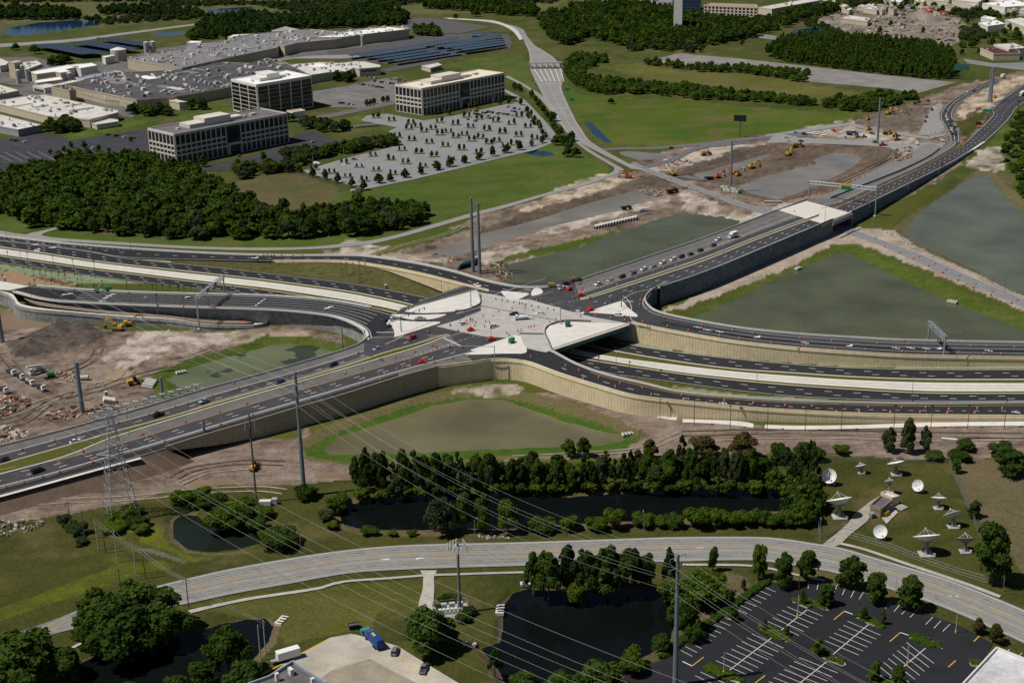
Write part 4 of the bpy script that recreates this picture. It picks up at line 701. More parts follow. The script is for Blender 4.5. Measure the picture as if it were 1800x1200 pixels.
sheet('concrete_drive',T('I 735,470 800,420 870,360 905,310 985,245 1040,213 1020,250 1000,300 975,345 885,415 830,470 800,480'),mat('old_concrete',(.33,.3,.26),.92,.15,.3),.12)
# parking lots and yards
lot1 = sheet('parking_lot',T('@ 1361,1021 1433,1020 1533,1046 1617,1073 1690,1100 1745,1130 1700,1200 1650,1270 1050,1270 1085,1200 1110,1178 1160,1160 1190,1138 1250,1096 1300,1062 1340,1032'),mat('asphalt_sealed',(.017,.018,.022),.75,.2,.12,.3,big=.2,fine=.15),.1)
mb = MB()
def ln(p,q,w=.14,z=.15):a = P(*p,z);b = P(*q,z);paint(mb,np.array([tuple(a),tuple(a.lerp(b,.5)),tuple(b)]),w,z=0)
def tt(s):return T(s)
def stalls(tile,l0,dl,r0,dr,n,w=.15):
 t = TILES[tile]
 for k in range(n):
  ln((t[0]+(l0[0]+dl[0]*k)/t[2],t[1]+(l0[1]+dl[1]*k)/t[2]),(t[0]+(r0[0]+dr[0]*k)/t[2],t[1]+(r0[1]+dr[1]*k)/t[2]),w)
def sl(tile,a,b,w=.15):t = TILES[tile];ln((t[0]+a[0]/t[2],t[1]+a[1]/t[2]),(t[0]+b[0]/t[2],t[1]+b[1]/t[2]),w)
stalls('g',(700,155),(-61,49),(850,222),(-63,48.6),7);stalls('g',(150,550),(-61,49),(318,612),(-63,51),10)
stalls('g',(1000,415),(-63,49),(1410,590),(-63,51),5);sl('g',(1265,455),(1470,540));sl('g',(1265,455),(900,745),.2)
stalls('g',(540,775),(-68,50),(955,960),(-67,51.5),12);sl('g',(812,815),(230,1260),.2)
stalls('I',(870,873),(-24,20.5),(1043,946),(-23,21),6);sl('I',(980,890),(790,1050),.2)
stalls('I',(615,1064),(-27,21),(817,1145),(-27,21.5),9);sl('I',(760,1085),(560,1245),.2)
stalls('I',(1180,985),(-24,21),(1325,1095),(-25,21),8);sl('I',(1280,1015),(1060,1200),.2)
for (a,b)in (((612,660),(616,695)),((662,666),(662,700)),((716,670),(708,706)),((766,675),(756,714)),((815,682),(800,720)),((860,695),(841,735)),((906,710),(886,748)),((953,722),(930,757)),((1100,768),(1070,806)),((1150,780),(1115,822)),((1195,797),(1154,837)),((1237,816),(1198,853)),((1320,850),(1282,890)),((1362,870),(1325,910)),((1410,888),(1372,926)),((1725,1020),(1700,1045)),((1790,1040),(1765,1065))):sl('I',a,b)
mb.obj('stall_marking',PAINT['white'],lot1)
mb = MB()
for (a,b)in (((852,820),(798,864)),((1148,932),(1092,980)),((110,1062),(48,1110)),((435,1158),(380,1200)),((1440,1080),(1400,1115)),((1565,950),(1535,980))):sl('I',a,b,.3)
mb.obj('stall_marking',PAINT['yellow'],lot1)
mb = MB()
for (a,b)in (((852,820),(902,838)),((1148,932),(1200,950)),((0,1085),(48,1108))):sl('I',a,b,.35)
mb.obj('stall_marking',PAINT['white'],lot1)
yard = sheet('concrete_yard',T('@ 440,1215 500,1165 525,1149 580,1120 617,1113 650,1120 700,1135 740,1160 807,1200 835,1218 800,1270 430,1270'),mat('yard_concrete',(.43,.39,.33),.92,.2,.12,.15,big=.15,fine=.12),.1)
mb = MB()
for k in range(8):sl('H',(290+k*43,1035+k*30),(262+k*42,1090+k*29),.22)
sl('H',(0,1120),(150,1090),.3);sl('H',(0,1140),(160,1095),.3)
for k in range(6):sl('H',(20+k*24,1140-k*8),(30+k*22,1112-k*6),.25)
for (a,b)in (((20,1160),(170,1150)),((150,1150),(155,1190)),((170,1190),(260,1160)),((-160,1165),(-90,1120)),((300,1050),(330,1085)),((-60,1190),(30,1180))):sl('H',a,b,.3)
mb.obj('stall_marking',PAINT['yellow'],yard)
mb = MB()
sl('G',(1570,1055),(1730,968),.5);sl('G',(1290,1198),(1570,1058),.5)
mb.obj('stall_marking',PAINT['yellow'],yard)
sheet('yard_patch',T('H -130,1190 -50,1130 150,1070 260,1130 400,1200 200,1260 -60,1260'),mat('yard_patch',(.3,.255,.2),.92,.2,.2,.1,fine=.1),.12)
lot2 = sheet('parking_lot',T('@ 530,301 560,292 608,278 675,262 702,254 683,231 698,224 634,212 645,203 680,200 718,207 745,212 800,203 860,190 900,181 925,179 942,196 962,217 980,240 987,245 940,264 880,278 800,298 720,317 640,333 612,325'),LOT_GREY,.1)
mb = MB()
for (p0,p1,q0,q1,n)in (((548,304),(640,329),(570,296),(668,322),14),((590,292),(720,316),(612,285),(742,310),16),((640,280),(790,299),(660,273),(810,294),18),((700,263),(870,277),(716,258),(886,272),20),((705,244),(930,263),(720,239),(945,258),24),((720,225),(955,243),(735,220),(965,238),24),((860,200),(945,215),(872,196),(955,210),12)):
 for k in range(n):
  f = k/(n-1);ln((p0[0]+(p1[0]-p0[0])*f,p0[1]+(p1[1]-p0[1])*f),(q0[0]+(q1[0]-q0[0])*f,q0[1]+(q1[1]-q0[1])*f),.25)
mb.obj('stall_marking',PAINT['faint'],lot2)
lot3 = sheet('parking_lot',T('A -100,760 0,735 100,722 230,702 300,715 370,742 560,712 780,680 840,760 860,820 700,835 560,832 430,818 330,850 200,880 0,908 -100,925'),LOT_DARK,.08)
mb = MB()
for k in range(7):sl('A',(-40+k*60,800+k*0),(60+k*60,850),.3)
mb.obj('stall_marking',PAINT['faint'],lot3)
sheet('parking_lot',T('A 1020,900 1100,870 1300,830 1500,760 1540,720 1640,690 1720,720 1800,745 1800,800 1560,860 1400,880 1250,900'),LOT_DARK,.08)
lot4 = sheet('parking_lot',T('L 885,850 1000,830 1250,790 1500,735 1790,690 1800,960 1480,1010 1400,1025 1250,1010 1100,1010 900,950'),mat('lot_mixed',(.16,.155,.155),.92,.2,.06,.15,big=.15),.08)
mb = MB()
for (a,b)in (((1150,835),(1620,925)),((1290,802),(1780,880)),((1090,880),(1290,910)),((1300,920),(1520,955)),((900,920),(1170,965)),((1400,770),(1790,835))):
 t = TILES['L'];paint(mb,spline([P(t[0]+a[0]/6,t[1]+a[1]/6,.13),P(t[0]+b[0]/6,t[1]+b[1]/6,.13)],10),.9,dash=(1.2,2.4))
mb.obj('wheel_stop',PAINT['yellow'],lot4)
sheet('campus_street',T('L 820,1130 1100,1075 1440,1010 1790,950 1800,975 1480,1040 1100,1120 840,1165'),mat('campus_asphalt',(.13,.115,.11),.92,.1,.2),.1)
sheet('campus_street',T('M -150,420 200,385 500,330 820,260 1000,240 1760,240 1800,330 1780,400 1400,440 1000,540 700,600 500,640 400,615 640,570 300,540 100,520 -60,500 -150,470'),mat('solar_asphalt',(.085,.08,.082),.92,.15,.1),.07)
sheet('campus_street',T('M 560,120 700,70 950,75 1500,150 1560,170 1250,235 1000,230 760,210 650,160'),mat('lot_far',(.09,.085,.09),.92,.15,.1),.07)
sheet('campus_street',T('L 600,500 880,470 1350,455 1400,480 1180,500 700,500 480,530 200,560 200,545'),ROAD_GREY,.07)
sheet('campus_yard',T('J -300,250 350,240 700,330 1300,260 1500,340 1500,560 1430,830 700,650 300,560 0,520 -300,520'),mat('yard_asphalt',(.13,.125,.12),.92,.2,.08,.15,big=.15),.05)
sheet('campus_yard',T('K 130,430 500,330 1250,230 1700,120 2000,190 2900,180 2900,330 2200,420 1760,450 1200,520 700,560 100,640'),mat('yard_asphalt',(.13,.125,.12)),.05)
sheet('gravel_lot',T('B 1620,322 1760,286 1800,281 C 0,284 300,310 660,350 1000,390 1442,435 1230,496 1100,470 860,448 640,430 665,395 580,378 330,352 0,345 B 1790,343'),GRAVEL,.08)
trk = [('R 0,650 250,600 480,430 700,330 1000,270 1250,190 1500,110 1800,30',5,0),('R 0,560 200,500 420,400 640,330 900,300',4,1),('D 0,640 60,720 150,800 300,780 480,700 520,640',4,0),('D 300,800 500,830 640,800 700,740 820,700 960,690 1100,640',4,1),('D 200,960 420,860 600,800',3,1),('S 930,1200 1100,1110 1400,1060 1700,1030 2100,1040',4,0),('S 1000,1250 1300,1130 1800,1080',3,1),('G 0,260 300,240 560,230 800,215 1000,190 1350,175 1500,190',4,1),('F 0,1085 400,1075 900,1080 1300,1090 1800,1095',5,0),('F 200,1110 700,1100 1300,1115 1800,1110',3,1),('E 900,1210 1300,1190 1600,1160 F 0,1080',3,1),('Z 480,1000 850,830 1060,720 1130,660 1150,610',4,0),('Z 560,990 880,840 1080,740 1180,660',3,1),('Y 560,840 900,760 1300,640 1560,570 1800,560',5,0),('E 170,140 330,90 560,30 700,-40',3,1),('C 700,1090 620,1110 500,1120 300,1060',3,0),('Z 700,390 900,400 1150,410 1400,440',4,1),('C 1500,880 1600,860 1700,830',3,1)]
TRD = mat('rut_dark',(.1,.075,.058),.95,.35,.3,.1,big=.2,fine=.3);TRL = mat('rut_pale',(.3,.25,.2),.95,.3,.3,.1,big=.2,fine=.3)
for (s_,w,k)in trk:
 c = spline(W3(s_,.06),40)
 o = None
 for d in (-w/2,w/2):
  mb = MB();paint(mb,offset(c,d),.9,z=.0)
  o_ = mb.obj('dirt_track' if o is None else 'wheel_rut',(TRD,TRL)[k],o);o = o or o_
 struct(o)
sheet('campus_yard',T('J 560,560 780,575 1200,660 1420,700 1480,800 1400,880 1300,870 1240,835 480,640 250,655 0,695 -120,690 -100,560'),mat('yard_asphalt',(.13,.125,.12)),.05)
# buildings
B_CREAM = mat('wall_cream',(.55,.49,.38),.9,.08,.3,.2)
B_TAN = mat('wall_tan_block',(.46,.4,.29),.9,.12,.3,.2,fine=.08)
B_WHITE = mat('wall_white',(.68,.66,.62),.85,.06,.3,.2)
B_OFF = mat('precast_panel',(.6,.555,.49),.9,.06,.4,.2)
R_DARK = mat('roof_dark',(.085,.083,.09),.95,.3,.12,.1,big=.25,fine=.25)
R_GREY = mat('roof_grey',(.2,.195,.205),.95,.25,.15,.1,big=.15,fine=.2)
R_PALE = mat('roof_pale',(.56,.54,.51),.9,.2,.12,.1,big=.12,fine=.15)
R_WHITE = mat('roof_white',(.8,.8,.79),.8,.05,.2,.2)
R_CREAM = mat('roof_cream',(.72,.64,.52),.9,.06,.2,.1)
R_PURP = mat('roof_membrane',(.15,.14,.155),.95,.15,.15,.1,fine=.2)
R_TERRA = mat('roof_terracotta',(.38,.24,.15),.9,.15,.5,.1)
GLASS_D = mat('glass_dark',(.018,.022,.026),.12,.2,.4,.6)
GLASS_B = mat('glass_bronze',(.012,.01,.009),.1,.5,.09,.6)
GLASS_BL = mat('glass_blue',(.04,.07,.11),.12,.3,.2,.6)
UNIT_M = [mat('unit_grey',(.38,.38,.38),.7,.1,.5),mat('unit_white',(.66,.65,.62),.7,.08,.5),mat('unit_tan',(.5,.44,.34),.8,.1,.5),mat('unit_dark',(.16,.16,.17),.7,.1,.5)]
STEEL = mat('steel_galvanised',(.33,.36,.39),.5,.12,1.0,.5,.3)
STEEL_D = mat('steel_dark',(.1,.11,.12),.6,.1,1.0)
DARKM = mat('dark_opening',(.012,.012,.014),.9,0)
def quadp(a,b,z0,z1,depth,out):
 """box panel on a facade between ground points a,b"""
 n = Vector((-(b-a).y,(b-a).x,0)).normalized()*out;p = []
 for z in (z0,z1):
  for (q,k)in ((a,0),(b,0),(b,1),(a,1)):p.append((q.x+n.x*depth*k,q.y+n.y*depth*k,z))
 return p
def facade(root,a,b,bays,rows,h,out,colw=.9,fm=None,gm_=None,mid=None,depth=.7):
 """frame of columns and bands standing proud of the wall line, each window a part behind it"""
 L = (b-a).length;d = (b-a)/L;fr = MB();n = Vector((-d.y,d.x,0))*out
 ed = [L*i/bays for i in range(bays+1)]
 for i,e in enumerate(ed):
  if mid and mid[0]<i<mid[1]:continue
  w = colw*(1.6 if i in (0,bays)else 1)
  p = a+d*max(0,e-w/2);q = a+d*min(L,e+w/2);fr.hexa(quadp(p,q,0,h-.02,depth,out))
 zs = [0]+[z for r in rows for z in r]+[h]
 for k in range(0,len(zs),2):
  z0,z1 = zs[k],zs[k+1]
  if z1-z0<.05:continue
  segs = [(0,L)]if not mid else [(0,ed[mid[0]]),(ed[mid[1]],L)]
  if mid and k==len(zs)-2:segs = [(0,L)]
  for (s0,s1)in segs:fr.hexa(quadp(a+d*s0,a+d*s1,z0,z1,depth-.12,out))
 fr.v = [tuple(Vector(v)-root.location)for v in fr.v];fr.obj('facade_frame',fm,root)
 cache = {}
 for i in range(bays):
  p = a+d*(ed[i]+colw/2);q = a+d*(ed[i+1]-colw/2)
  if mid and mid[0]<=i<mid[1]:
   if i==mid[0]:
    for (z0,z1)in rows_mid(h):
     for k in range(mid[1]-mid[0]):
      p = a+d*(ed[i+k]+.12);q = a+d*(ed[i+k+1]-.12)
      mb = MB().hexa(quadp(p,q,z0,z1,.25,out));mb.v = [tuple(Vector(v)-root.location)for v in mb.v];mb.obj('window',GLASS_D,root)
   continue
  for (z0,z1)in rows:
   key = (z0,z1)
   if key not in cache:
    mb = MB().hexa(quadp(p,q,z0+.05,z1-.05,.2,out));mb.v = [tuple(Vector(v)-p)for v in mb.v];cache[key] = mb.mesh('window',gm_)
   o = link('window',cache[key],root,p-root.location)
def rows_mid(h):return [(6.7,10),(10.2,14),(14.2,18),(18.2,h-1.6)]
def office(name,lpx,npx,rpx,h,label,cat,roofm,bl,bs,mid,frame=B_OFF,glass=GLASS_D,rows=((.3,6.4),(7.7,10),(11.4,13.9),(15.2,22.4)),dark_core=None):
 N_ = P(*npx,h);L_ = P(*lpx,h);R_ = P(*rpx,h);F_ = L_+R_-N_
 for v in (N_,L_,R_,F_):v.z = 0
 root = empty(name,tuple(N_),0,label,cat)
 ctr = (N_+F_)/2
 ins = [v+(ctr-v).normalized()*.05 for v in (N_,R_,F_,L_)]
 loc = lambda mb:setattr(mb,'v',[tuple(Vector(v)-root.location)for v in mb.v])or mb
 loc(MB().prism([tuple(v)for v in ins],0,h-.6)).obj('wall',dark_core or mat('core_dark',(.05,.05,.055),.6,.1,.5),root)
 loc(MB().prism([tuple(v)for v in ins],h-.58,h-.5)).obj('roof',roofm,root)
 pr = MB()
 for (a,b)in ((N_,R_),(R_,F_),(F_,L_),(L_,N_)):
  t = np.array([tuple(a),tuple(b)]);t[:,2] = h+.3;wallmesh(pr,t,h-1.2,.7)
 loc(pr).obj('parapet',frame,root)
 facade(root,N_,R_,bl,rows,h-.4,-1,.9,frame,glass,mid)
 facade(root,L_,N_,bs,rows,h-.4,-1,.9,frame,glass,None)
 facade(root,R_,F_,bs,rows,h-.4,-1,.9,frame,glass,None)
 facade(root,F_,L_,bl,rows,h-.4,-1,.9,frame,glass,None)
 u = (R_-N_);v = (L_-N_)
 def rb(f0,f1,g0,g1,z0,z1,nm,m_):
  q = [N_+u*a+v*b for (a,b)in ((f0,g0),(f1,g0),(f1,g1),(f0,g1))];loc(MB().prism([tuple(w)for w in q],z0,z1)).obj(nm,m_,root)
 rb(.33,.56,.3,.72,h-.5,h+5.2,'plant_room',frame);rb(.2,.34,.3,.7,h-.5,h+2.4,'plant_room',frame);rb(.56,.68,.35,.62,h-.5,h+2.0,'plant_room',frame)
 rb(.7,.73,.4,.5,h-.5,h+.9,'roof_unit',UNIT_M[2]);rb(.78,.83,.45,.55,h-.5,h+1.1,'roof_unit',UNIT_M[2]);rb(.12,.14,.4,.5,h-.5,h+.8,'roof_unit',UNIT_M[2])
 if mid:
  a = N_+u*(mid[0]/bl+.01);b = N_+u*(mid[1]/bl-.01);n = Vector((u.y,-u.x,0)).normalized()
  mb = MB();d = (b-a).normalized()
  for q in (a,b):mb.prism([tuple(w)for w in (q-d*.6,q+d*.6,q+d*.6+n*2.5,q-d*.6+n*2.5)],0,7.5)
  mb.prism([tuple(w)for w in (a-d*.6,b+d*.6,b+d*.6+n*2.4,a-d*.6+n*2.4)],7.51,9);loc(mb).obj('entrance_portal',frame,root)
  loc(MB().prism([tuple(w)for w in (a+d,b-d,b-d+n*.5,a+d+n*.5)],0,6.4)).obj('door',GLASS_D,root)
 return root
office('office_building',(695,149),(741.3,155.8),(885.8,128.3),24,'cream office block with pale roof overlooking the tree-dotted grey parking lot','office building',R_CREAM,23,7,(10,13))
office('office_building',(260.3,225.8),(305.8,235.8),(504,199),24,'cream office block with dark roof rising behind the dense wood','office building',R_PURP,23,7,(10,13))
office('office_tower',(406.7,139.2),(450.8,149.2),(546.7,133.3),29,'dark bronze glass office tower with white columns and white roof plant room','office building',R_WHITE,5,3,None,B_WHITE,GLASS_B,tuple((1+k*3.7,4.5+k*3.7)for k in range(7)),mat('core_dark',(.05,.05,.055)))
def loc_(mb,root):mb.v = [tuple(Vector(v)-root.location)for v in mb.v];return mb
def units(root,poly,n,z,seed,smin=1.2,smax=5,ducts=6,hmax=2.6):
 r = random.Random(seed);xs = [p.x for p in poly];ys = [p.y for p in poly];pl = [(p.x,p.y)for p in poly];k = 0;tries = 0;cache = {}
 if n>20:
  a0 = math.atan2(poly[1].y-poly[0].y,poly[1].x-poly[0].x)
  for i in range(n//5):
   x = r.uniform(min(xs),max(xs));y = r.uniform(min(ys),max(ys));sx,sy = r.uniform(10,45),r.uniform(6,22);hd = math.hypot(sx,sy)/2
   if sdist(np.array([x]),np.array([y]),pl)[0]>-hd:continue
   link('roof_section',MB().box(0,0,0,sx,sy,.05+i*.012).mesh('roof_section',r.choice((R_DARK,R_GREY,R_GREY,R_PALE,R_PALE,R_WHITE,R_PURP))),root,(x-root.location.x,y-root.location.y,z),a0)
 while k<n and tries<n*30:
  tries+=1;x = r.uniform(min(xs),max(xs));y = r.uniform(min(ys),max(ys))
  if sdist(np.array([x]),np.array([y]),pl)[0]>-2.5:continue
  m_ = r.choices((0,1,2,3),(5,4,2,2))[0];sx,sy,sz = round(r.uniform(smin,smax)),round(r.uniform(smin,smax)*.7),round(r.uniform(.6,hmax)*2)/2
  key = (m_,sx,sy,sz)
  if key not in cache:
   mb = MB().box(0,0,0,sx,sy,sz)
   if sx>2:mb.cyl(sx*.22,0,sz,min(.6,sy*.3),.35,8).cyl(-sx*.22,0,sz,min(.6,sy*.3),.35,8)
   cache[key] = mb.mesh('roof_unit',UNIT_M[m_])
  a = math.atan2(poly[1].y-poly[0].y,poly[1].x-poly[0].x);link('roof_unit',cache[key],root,(x-root.location.x,y-root.location.y,z),a);k+=1
 for i in range(ducts):
  x = r.uniform(min(xs),max(xs));y = r.uniform(min(ys),max(ys));a = math.atan2(poly[1].y-poly[0].y,poly[1].x-poly[0].x)+r.choice((0,math.pi/2));L = r.uniform(10,28)
  x2,y2 = x+math.cos(a)*L,y+math.sin(a)*L
  if max(sdist(np.array([x,x2]),np.array([y,y2]),pl))>-2:continue
  loc_(MB().beam((x,y,z+.8),(x2,y2,z+.8),.9,.8),root).obj('roof_duct',UNIT_M[r.choice((0,0,1,2))],root)
def block(name,px,h,label,cat,wall,roof,z0=0,par=.5,nunits=0,seed=1,bandw=None,smax=5,ducts=6):
 pts = W3(px,h);root = empty(name,(pts[0].x,pts[0].y,0),0,label,cat)
 pl = [tuple(p)for p in pts]
 loc_(MB().prism(pl,z0,h-.25),root).obj('wall',wall,root)
 loc_(MB().prism(pl,h-.24,h-.15),root).obj('roof',roof,root)
 pr = MB();n = len(pts)
 for i in range(n):
  t = np.array([pl[i],pl[(i+1)%n]]);t[:,2] = h+par;wallmesh(pr,t,h-.9,.4)
 loc_(pr,root).obj('parapet',wall,root)
 if bandw:
  for (i0,f0,f1,zl,zh)in bandw:
   a,b = pts[i0],pts[(i0+1)%n];p = a.lerp(b,f0);q = a.lerp(b,f1)
   for side in (1,-1):loc_(MB().hexa(quadp(p,q,zl,zh,.35,side)),root).obj('window',GLASS_D,root)
 if nunits:units(root,pts,nunits,h-.15,seed,1.2,smax,ducts)
 return root
block('factory_building','@ 123,152 180,164 240,176 262,175 300,172 350,164 410,153 470,143 545,132 500,110 470,103 440,112 390,110 345,116 308,124 250,127 195,130 150,140',9,'sprawling low factory with dark cluttered roof behind the bronze glass tower','factory',B_TAN,R_DARK,nunits=150,seed=4,smax=6,ducts=26)
block('factory_building','@ 224,104.5 313,119.5 320,120 398,103 487,84.5 490,80 500,82 520,76.5 545,74 590,70 640,62 719,52 715,48 670,47 612,53 590,56 545,52 475,57 410,65 402,73 330,77 326,86 262,95',11,'long tan factory hall with crowded machinery roof near the far wood','factory',B_TAN,R_GREY,nunits=150,seed=8,smax=6,ducts=20)
block('factory_roof_section','@ 545,66.5 600,66 640,61 718,52 680,48 612,56 590,61',12,'bright white roofed end section of the long tan factory hall','factory',B_TAN,R_WHITE,nunits=14,seed=3)
block('workshop_building','J -60,690 0,700 250,660 450,640 1245,812 1240,832 945,905 510,868 0,742 -60,728',7,'long low cream workshop with stained pale roof at the edge of the dark parking lot','workshop',B_CREAM,R_PALE,nunits=40,seed=12,smax=5,ducts=8,bandw=[(9,.3,.32,2.5,4),(8,.05,.07,2.5,4),(8,.12,.14,2.5,4)])
block('workshop_building','J -120,830 0,850 440,962 190,1012 0,975 -120,950',6,'low grey roofed workshop beside the dark parking lot','workshop',mat('wall_greyblue',(.3,.31,.33),.9,.1,.3),R_PALE,nunits=10,seed=2,smax=3,ducts=2)
block('annex_building','L 550,600 700,560 960,540 1060,545 1160,548 1330,532 1440,535 1610,572 1610,592 1390,610 1330,598 1250,640 1050,650 870,678 820,668 700,650',8,'pale roofed annex stretching right of the bronze tower with a ribbon window','annex',B_CREAM,R_PALE,nunits=26,seed=6,smax=4,bandw=[(8,.2,.9,4.5,6.2)])
block('process_tower','J 84,292 150,308 235,292 165,278',17,'tall windowless tan process block beside white silos','process building',B_TAN,B_TAN,par=.3)
block('boiler_house','J 540,560 730,600 800,590 770,560 640,540',12,'tan boiler house with dark rooftop gear in front of the cluttered factory roof','boiler house',B_TAN,R_DARK,nunits=10,seed=5,smax=3,ducts=2)
block('long_shed','J 700,330 850,365 1025,335 960,308',9,'white roofed long shed at the back of the white shed row','shed',B_WHITE,R_WHITE)
def gable(name,px,h,rise,label,wallm,roofm,cat='shed'):
 a,b,c,d = W3(px,h);root = empty(name,(a.x,a.y,0),0,label,cat);pl = [tuple(v)for v in (a,b,c,d)]
 loc_(MB().prism(pl,0,h),root).obj('wall',wallm,root)
 m0 = (a+d)/2+Vector((0,0,rise));m1 = (b+c)/2+Vector((0,0,rise));e = (b-a).normalized()*.6;f = (d-a).normalized()*.6
 mb = MB()
 for (p,q,s,t)in ((a-e-f,b+e-f,m1+e,m0-e),(c+e+f,d-e+f,m0-e,m1+e)):
  up_ = Vector((0,0,.15));vs = [p,q,s,t];mb.hexa([tuple(v+Vector((0,0,.02)))for v in vs]+[tuple(v+up_)for v in vs])
 mb._add([a,d,m0],[(0,1,2)]);mb._add([b,m1,c],[(0,1,2)])
 loc_(mb,root).obj('roof',roofm,root);return root
gable('white_shed','J 310,400 585,440 590,398 720,345',8,2,'white gabled shed left of the factory, longest of the white roofs',B_CREAM,R_WHITE)if 0 else block('white_shed','J 308,402 385,428 580,402 640,412 750,398 690,378 830,345 690,332 500,365',9,'white roofed shed row beside the tan process block','shed',B_CREAM,R_WHITE)
block('white_shed','J 355,492 390,520 665,482 630,450',6,'small white roofed shed in front of the white shed row','shed',B_TAN,R_WHITE)
block('white_shed','J 345,548 470,575 560,560 830,500 760,490 560,535 470,530',5,'low white canopy building between shed row and boiler house','shed',B_WHITE,R_PALE,bandw=[(0,.1,.9,1,3)])
block('dock_building','J 800,470 940,495 1100,440 1290,400 1200,388 960,430',6,'grey roofed dock building with dark loading doors','dock building',B_WHITE,mat('roof_bluegrey',(.27,.29,.34),.9,.1,.3),bandw=[(0,.1,.9,.3,3)],nunits=8,seed=9)
block('loading_dock','J 870,625 1110,690 1280,705 1390,740 1420,710 1150,670 900,610',5,'tan loading dock along the near side of the cluttered factory','loading dock',B_TAN,R_GREY,nunits=4,seed=3)
block('gatehouse_shelter','J 960,935 1020,960 1250,925 1240,905 1050,885 955,900',4.2,'small white flat roofed entrance shelter by the lawn path','shelter',B_CREAM,R_PALE)
block('portico','L 625,1050 690,1070 820,1050 760,1030',5,'tan flat roofed entrance portico at the foot of the bronze tower','portico',B_WHITE,mat('roof_sand',(.5,.38,.27),.9,.1,.3))
block('guard_building','M 845,575 940,602 1060,570 1010,545',4.5,'small white roofed guard building on the driveway island behind the cream office','guardhouse',B_CREAM,R_PALE,bandw=[(1,.1,.9,1.2,3)])
block('storage_building','J 1075,235 1110,252 1210,230 1190,222',8,'white boxy storage building beside the round tank','storage building',B_WHITE,R_WHITE)
block('metal_hall','L 465,205 620,230 770,200 600,165',7,'grey metal roofed hall at the edge of the far wood','hall',B_CREAM,mat('roof_metal',(.3,.32,.33),.7,.1,.3))
for (s_,hh,lab,ds)in (('J -40,270 0,260 90,300 60,330 0,340 -60,330',7,'pale shed at the left edge behind the process block',1),('J 230,300 380,280 440,320 300,370',3,'low storage yard roof behind the white shed row',2),('J -60,560 0,540 200,600 0,640 -60,650',5,'low pale roofed plant annex at the left edge',3),('K 1200,215 1260,190 1480,180 1490,195 1290,225',9,'bright white roofed hall beside the far wood',4),('K 770,275 800,255 930,258 900,285',7,'white roofed pump house behind the long factory hall',5),('K 1650,505 1750,495 1770,510 1680,530',4,'tiny cream hut on the strip of grass between the two factories',6),('K 560,830 680,880 780,900 690,905 590,885',7,'cream stair block at the near side of the cluttered factory',7),('L 455,565 560,550 580,560 480,590',5,'small cream hut behind the pale roofed annex',8)):
 block('outbuilding',s_,hh,lab,'outbuilding',B_CREAM,R_WHITE if ds in (4,5)else R_PALE,nunits=3 if ds in (2,3)else 0,seed=ds)
def tank(px,py,r,h,lab,nm='storage_tank',m_=None):
 p = P(px,py);root = empty(nm,tuple(p),0,lab,'silo' if h>2*r else 'tank');m_ = m_ or UNIT_M[0]
 MB().cyl(0,0,0,r,h,16).obj('shell',m_,root);MB().bar((0,0,h),(0,0,h+r*.25),r*1.02,r*.2,16).obj('lid',UNIT_M[1],root)
tank(209.5,107,9,13,'large round beige storage tank beside the white storage building',m_=mat('tank_beige',(.48,.43,.38),.8,.1,.4))
for (x,y,r,h,l)in ((258.5,97,3,15,'left silo of the grey pair on the long factory roof edge'),(270,96,3,15,'right silo of the grey pair on the long factory roof edge'),(33.5,147,2.6,14,'front silo of three beside the tan process block'),(41,138,2.2,14,'rear silo of three beside the tan process block'),(50,143,2.4,13,'silo of three nearest the white shed row'),(122,142,3,8,'short grey silo at the end of the white shed row'),(637.5,82,2,13,'slim white tank in front of the long factory hall'),(231,115,1.6,9,'slim pale pipe stack at the long factory corner')):tank(x,y,r,h,l,'silo')
SOLAR = mat('solar_panel',(.015,.026,.05),.25,.15,.08,.5)
SOLAR2 = mat('solar_panel_pale',(.035,.06,.09),.2,.15,.08,.5)
def canopy(px,lab,m_,h=5.5):
 pts = W3(px,h);root = empty('solar_canopy',(pts[0].x,pts[0].y,0),0,lab,'solar canopy','solar canopies over parking')
 loc_(MB().prism([tuple(p)for p in pts],h-.2,h),root).obj('panel_roof',m_,root)
 a,b,c,d = pts[:4];mb = MB();n = max(2,int((b-a).length/16))
 for i in range(n+1):
  for (p,q)in ((a,b),(d,c)):
   v = p.lerp(q,(i+.3)/(n+.6)).lerp((a+b+c+d)/4,.06);mb.box(v.x,v.y,0,.5,.5,h-.2)
 loc_(mb,root).obj('posts',STEEL_D,root)
 mb = MB();k = max(3,int((d-a).length/6))
 for i in range(1,k):mb.beam(tuple(a.lerp(d,i/k)+Vector((0,0,.03))),tuple(b.lerp(c,i/k)+Vector((0,0,.03))),.25,.06)
 loc_(mb,root).obj('module_rail',STEEL_D,root)
for (s_,l)in (('J 320,112 560,97 1180,192 850,216','broad dark blue solar canopy nearest the factory of the three at the left'),('J 730,82 950,66 1480,152 1210,170','middle one of the three broad blue solar canopies'),('J 1000,40 1140,34 1640,100 1420,118','farthest of the three broad blue solar canopies')):canopy(s_,l,SOLAR)
rows = [((100,455),(830,348)),((270,462),(900,372)),((380,480),(1030,385)),((480,496),(1140,398)),((590,512),(1260,410))]
rows2 = [((830,345),(1260,262)),((950,352),(1690,238)),((1000,358),(1700,262)),((1100,372),(1710,288)),((1200,386),(1725,310)),((1300,398),(1740,335)),((1380,225),(1670,205))]
for i,(a,b)in enumerate(rows+rows2):
 dy = 17;s_ = 'M %d,%d %d,%d %d,%d %d,%d'%(a[0],a[1]+dy,b[0],b[1]+dy*.8,b[0]-30,b[1],a[0]-40,a[1])
 side = 'left' if i<5 else 'right';k = i if i<5 else i-5
 canopy(s_,'slim tilted solar canopy, row %s from the far side in the %s block'%(('one','two','three','four','five','six','seven')[k],side),SOLAR2,5)
